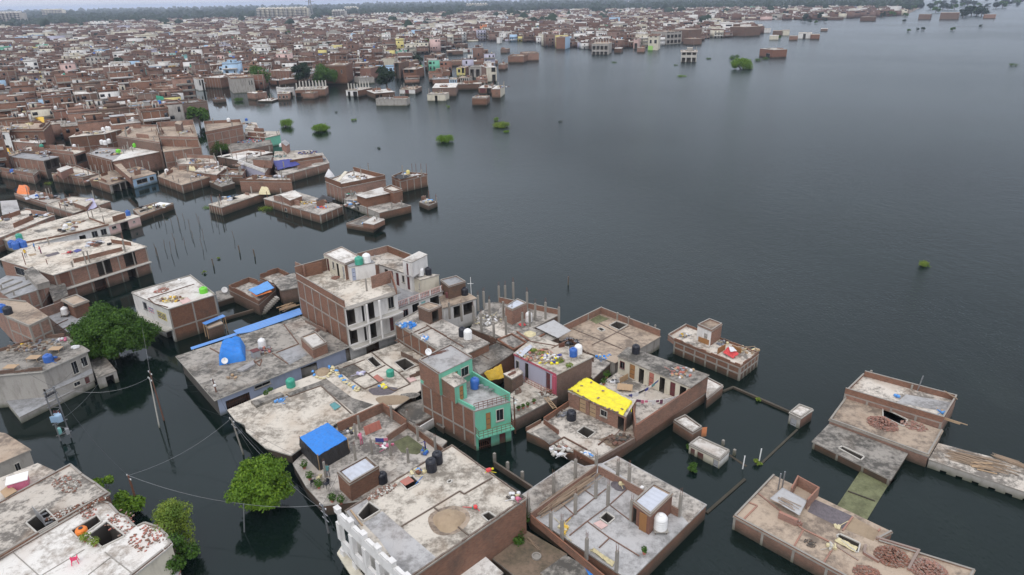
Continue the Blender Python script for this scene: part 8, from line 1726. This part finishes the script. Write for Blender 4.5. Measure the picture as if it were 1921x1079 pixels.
for l, x, y, r_, hh, mt, n in (('leftmost round green bush in open water, upper middle', 540, 237, 3.2, 3.3, 'leaf_bright', 2600), ('larger flat round bush right of the leftmost bush', 601, 246, 4.0, 3.3, 'leaf_bright', 3400), ('tiny green tuft right of the two round bushes', 664, 226, 1.5, .9, 'leaf_bright', 500),
        ('round bush in open water at the photo centre top', 834, 266, 3.4, 2.6, 'leaf_bright', 3200), ('ragged spreading bush on the open water', 941, 238, 3.6, 1.9, 'leaf_feather', 2400), ('small bush top just above the ragged spreading bush', 933, 227, 1.6, 1.6, 'leaf_bright', 700), ('flat weed tuft just below the ragged spreading bush', 951, 248, 1.7, .8, 'leaf_bright', 500),
        ('lone large round tree standing in the far lake', 1393, 130, 8.0, 7.6, 'leaf_bright', 4200), ('small bush left above the lone lake tree', 1379, 110, 4.5, 3.0, 'leaf', 900), ('smaller bush left of the lone lake tree', 1372, 112, 2.6, 2.2, 'leaf', 400), ('bush right of the lone lake tree', 1421, 115, 3.4, 2.4, 'leaf', 700), ('bush before the lone brick house', 1436, 112, 2.8, 2.2, 'leaf', 600),
        ('flat bush right of the lone lake pavilion', 1329, 111, 2.6, 1.2, 'leaf', 400), ('flat green patch left of the lone lake pavilion', 1268, 123, 2.0, .9, 'leaf', 300), ('flat green weed mat below the lone lake pavilion', 1280, 144, 3.6, .7, 'leaf_bright', 600), ('flat weed patch under the far peninsula middle', 1152, 118, 2.8, .8, 'leaf', 300),
        ('small weed clump alone in the right of the lake', 1730, 498, 1.6, .8, 'leaf_feather', 500), ('green tuft in the lake at the far right edge', 1902, 124, 3.4, 2, 'leaf', 400), ('green shrub in the water before the white outhouse', 1304, 884, .9, .9, 'leaf', 800), ('yellow-green bush at the end of the sunken wall', 1421, 872, .5, .7, 'leaf_feather', 400),
        ('green tuft on the sunken wall beyond the court wall', 1422, 752, .35, .5, 'leaf_feather', 200), ('green bush at the corner of the white outhouse wall', 1292, 842, .4, .6, 'leaf', 200), ('climbing plant on the tall outer court wall', 1312, 745, .3, 1.6, 'leaf', 220), ('round bush behind the long pale flat roof of the peninsula', 410, 290, 4.2, 4.6, 'leaf', 2600),
        ('green bush in the water at the inlet beside the grey block', 448, 190, 2.8, 2.0, 'leaf', 700), ('small green tuft before the cream block house', 840, 203, 1.5, 1.9, 'leaf_bright', 300), ('weed mat by the narrow house in the lane', 500, 392, 2.0, .5, 'leaf_feather', 500), ('weed mat at the left end of the narrow brick house', 388, 390, 1.5, .35, 'leaf_bright', 300),
        ('leafy creeper on the pillared yard wall behind the big cream roof', 965, 1000, 1.1, 1.7, 'leaf', 1100), ('tuft of weeds left of the lane front house', 90, 345, 1.4, .5, 'leaf_feather', 200), ('small weed clump on a sunk line in open water', 383, 513, .5, .6, 'leaf_feather', 150), ('small weed tuft by the far stub in open water', 411, 486, .4, .5, 'leaf_feather', 120),
        ('dark flotsam of branches in the open lake', 1052, 229, 1.2, .7, 'leaf_dark', 160), ('dark flotsam below the two round bushes', 709, 279, 1.3, .6, 'leaf_dark', 160), ('dark flotsam before the tall pillar house', 632, 211, 1.2, .7, 'leaf_dark', 120)):
    bush(l, x, y, r_, hh*1.15, int(n*1.5), max(.14, min(.55, r_*.10)) if r_ < 3 else r_*.075, mt)
for l, x, y, r_, hh, mt in (('tall dark tree at the water left of the pillared shore house', 490, 165, 7.5, 13, 'leaf'), ('dark narrow tree in the water middle of the north shore', 570, 163, 6.5, 14, 'leaf_dark'), ('broad green tree right of the dark narrow shore tree', 611, 160, 8, 13.5, 'leaf'), ('dark tree before the tall brick gap house, north shore', 726, 168, 6.5, 12, 'leaf_dark')):
    c = P(x, y, 0); big_tree(l, (c.x, c.y), r_, hh, 5200, .75, mt, 24, .85, tr=.5)
# trees scattered among the town houses and at the far right: copies of three small masters
masters = []
for j, (mt, n) in enumerate((('leaf_dark', 900), ('leaf', 900), ('leaf_dark', 900))):
    m_ = tree_mesh(n, 1.3, mt, clumps_for(5.5, 9.5, 12, .8), 9.5, .4); masters.append(m_)
titems = []; used = set()
spots = []
for l in keep:
    if random.random() < .034 and 250 < l[0] < 1500: spots.append((l[1]+7, l[2]+5, random.uniform(.7, 1.15)))
spots = spots[:115]
for x, y, s_ in [(1452,12,1.4),(1500,15,1.2),(1700,22,2.0),(1712,20,1.8),(1655,33,1.2),(1745,18,2.0),(1755,24,1.8),(1768,18,2.2),(1778,19,1.9),(1790,19,2.0),(1806,33,1.8),(1812,30,2.2),(1822,29,2.4),(1832,30,2.4),(1841,31,2.0),(1805,13,1.6),(1815,11,2.2),(1826,12,2.0),(1836,13,1.6),(1853,15,1.5),(1868,16,1.9),(1880,15,2.4),(1506,42,1.0),(1518,44,.7),(1530,45,.6),(1547,42,.8),(1696,42,.6),(1704,60,.5),(1720,58,.5),(1731,57,.5),(1787,58,.6),(1840,52,.5),(1900,6,1.4),(1885,3,1.6),(1870,4,1.4),(1850,3,1.3),(1905,-4,1.5),(1110,50,1),(1280,32,1.2),(1460,74,.5),(480,140,1),(745,60,1)]+[(random.uniform(1735, 1915), random.uniform(-6, 12), random.uniform(1.2, 2.4)) for _ in range(26)]+[(random.uniform(1440, 1720), random.uniform(24, 42), random.uniform(.9, 1.5)) for _ in range(12)]:
    p = P(x, y, 0); spots.append((p.x, p.y, s_))
for k, (x, y, s_) in enumerate(spots):
    m_ = masters[k % 3]; q = proj((x, y, 0))
    if m_ not in used: t = m_; t.location = (x, y, 0); tag(t, 'tree', 'tree'); used.add(m_)
    else: t = copy_tree(m_, (x, y, 0), random.uniform(0, 6))
    t.scale = (s_*random.uniform(.9, 1.1), s_*random.uniform(.9, 1.1), s_*(1 if q[0] < 1600 else .8)); t['group'] = 'trees standing among the far houses'
    titems.append((t, ('dark green' if k % 3 != 1 else 'mid green')+' tree', q[0], q[1]))
name_all(titems)
# forest beyond: thousands of crowns, one mass
FOREST = [(-700,66),(-100,64),(0,60),(60,57),(120,50),(170,48),(250,46),(330,43),(480,37),(900,26),(1100,22),(1440,21),(1500,20),(1700,20),(1732,12),(1660,4),(1400,1),(1100,3),(900,6),(600,12.5),(0,24.5),(-700,40)]
ico = bmesh.new(); bmesh.ops.create_icosphere(ico, subdivisions=2, radius=1); iv = np.array([v.co[:] for v in ico.verts]); fi = np.array([[v.index for v in f.verts] for f in ico.faces]); ico.free()
cr = []
for _ in range(60000):
    if len(cr) > 4300: break
    x = random.uniform(-80, 1760); hz_ = 18-x*.0208; y = hz_+2.2+abs(random.gauss(0, 1))*19
    if not inpoly(x, y, FOREST) and not (random.random() < .10 and inpoly(x, y, TOWN) and y < 66): continue
    p = P(x, y, 0)
    if p.length > 9000: continue
    if math.sin(p.x*.006+1)*math.cos(p.y*.004) < -.35 and random.random() < .5: continue
    cr.append((p.x, p.y, random.uniform(5, 9.5)*(1+p.length/7000), random.uniform(.75, 1.15)))
C = np.array(cr); n = len(C); nv = len(iv)
V = iv[None]*(1+.34*RNG.normal(size=(n, nv, 1)).clip(-1.3, 1.3))*C[:, None, 2:3]; V[:, :, 2] *= C[:, None, 3]; V[:, :, 2] += C[:, None, 2]*.85; V[:, :, 0] += C[:, None, 0]; V[:, :, 1] += C[:, None, 1]
Fc = (fi[None]+nv*np.arange(n)[:, None, None]).reshape(-1); nf = n*len(fi)
me = bpy.data.meshes.new('forest'); me.vertices.add(n*nv); me.vertices.foreach_set('co', V.ravel().astype(np.float32)); me.loops.add(3*nf); me.loops.foreach_set('vertex_index', Fc.astype(np.int32)); me.polygons.add(nf)
me.polygons.foreach_set('loop_start', np.arange(0, 3*nf, 3, dtype=np.int32)); me.polygons.foreach_set('loop_total', np.full(nf, 3, np.int32)); me.materials.append(MATS['leaf_dark']); me.update(calc_edges=True)
fo = bpy.data.objects.new('forest', me); COL.objects.link(fo); fo['kind'] = 'stuff'; fo['label'] = 'hazy belt of dark trees behind the town'; fo['category'] = 'forest'
# apartment blocks rising from the forest
def block(label, x0, y0, x1, yt, depth, wall, floors, bays, step=0):
    A, B = P(x0, y0, 0).xy, P(x1, y0-(x1-x0)*.02, 0).xy; z = zt((x0, yt), (x0, y0)); d = (B-A).normalized(); nn = Vector((-d.y, d.x)); c = (A+B)/2+nn*depth/2
    t = root('apartment_block', label, 'apartment block', (c.x, c.y, 0)); W = (B-A).length; a = math.atan2(d.y, d.x)
    bg = Big(); bg.add(c.x, c.y, -1, W, depth, z+1, a, wall); bg.build('wall', (c.x, c.y, 0), t)
    bw = W/bays
    for k in range(bays):
        q = A+d*bw*(k+.5)
        b2 = Big(); p = q-nn*1.6; b2.add(p.x, p.y, 0, bw*.5, 3.2, z*(1.0+.04*(k % 2))+2, a, wall if k % 3 else 'concrete_pale'); b2.build('bay', (c.x, c.y, 0), t)
        rb = Big(); rb.add(*(q+nn*depth*.4), z+.01, bw*.35, depth*.4, 4, a, 'wallwhite'); rb.build('roof_house', (c.x, c.y, 0), t)
        for f in range(floors):
            if bays*floors <= 96: w2 = Big(); p = q-nn*1.7; w2.add(p.x, p.y, z*(f+.25)/floors, bw*.82, 3.5, z/floors*.45, a, 'glass'); w2.build('window', (c.x, c.y, 0), t)
block('large cream apartment complex with stepped bays beyond the town', 484, 40, 578, 17, 30, 'wallcream', 8, 11)
block('pale apartment slab at the far left edge', -8, 50, 42, 25, 30, 'wallgrey', 7, 7)
block('pinkish apartment slab right of the far left one, in the forest', 82, 37, 120, 19, 26, 'wallcream', 7, 7)
block('brownish apartment block right of the large cream complex', 624, 39, 648, 21, 24, 'wallgrey', 5, 5)
block('small cream block at the right of the brownish one', 646, 26, 670, 14, 30, 'wallcream', 5, 5)
block('pale apartment block far beyond the top centre of the town', 875, 21, 914, 8, 30, 'wallcream', 6, 8)
block('white terrace block before the left forest edge', 168, 56, 205, 44, 16, 'wallwhite', 3, 5)
block('white long building among the trees above the town centre', 700, 36, 735, 27, 16, 'wallwhite', 3, 6)
mb = MB(); c = P(585, 38, 0)
for dx, dy in ((-1, -1), (1, -1), (1, 1), (-1, 1)): mb.bar((c.x+dx*6, c.y+dy*6, 0), (c.x+dx*1.5, c.y+dy*1.5, 62), .9, 'steel')
for z in range(6, 62, 7):
    s_ = 6-4.5*z/62
    for e in range(4): a_ = [(-1, -1), (1, -1), (1, 1), (-1, 1)][e]; b_ = [(-1, -1), (1, -1), (1, 1), (-1, 1)][(e+1) % 4]; mb.bar((c.x+a_[0]*s_, c.y+a_[1]*s_, z), (c.x+b_[0]*s_*.9, c.y+b_[1]*s_*.9, z+6), .5, 'steel')
for z in (38, 48, 58): mb.bar((c.x-13, c.y, z), (c.x+13, c.y, z), .9, 'steel')
single(mb, 'power_pylon', 'faint lattice power pylon behind the large cream apartment complex', 'pylon')
# ================================================================ water, air
mb = MB(); mb.face([(-30000, -400, 0), (30000, -400, 0), (30000, 40000, 0), (-30000, 40000, 0)], 'flood_water'); w = mb.build('flood_water'); w['kind'] = 'structure'
hm = bpy.data.materials.new('haze'); hm.use_nodes = True; hn = hm.node_tree; hn.nodes.clear()
ho = hn.nodes.new('ShaderNodeOutputMaterial'); hv = hn.nodes.new('ShaderNodeVolumePrincipled'); hv.inputs['Color'].default_value = (.70, .81, 1.0, 1); hv.inputs['Density'].default_value = HAZE_D; hv.inputs['Anisotropy'].default_value = .1
hn.links.new(hv.outputs[0], ho.inputs['Volume'])
mb = MB(); mb.prism([Vector((-31000, -1000)), Vector((31000, -1000)), Vector((31000, 41000)), Vector((-31000, 41000))], -3, 95, 'brick'); mb.mats = []
ob = mb.build('haze'); ob.data.materials.clear(); ob.data.materials.append(hm); ob['kind'] = 'stuff'; ob['label'] = 'thin blue-grey haze in the air over town and water'; ob['category'] = 'haze'
sc.cycles.volume_bounces = 1
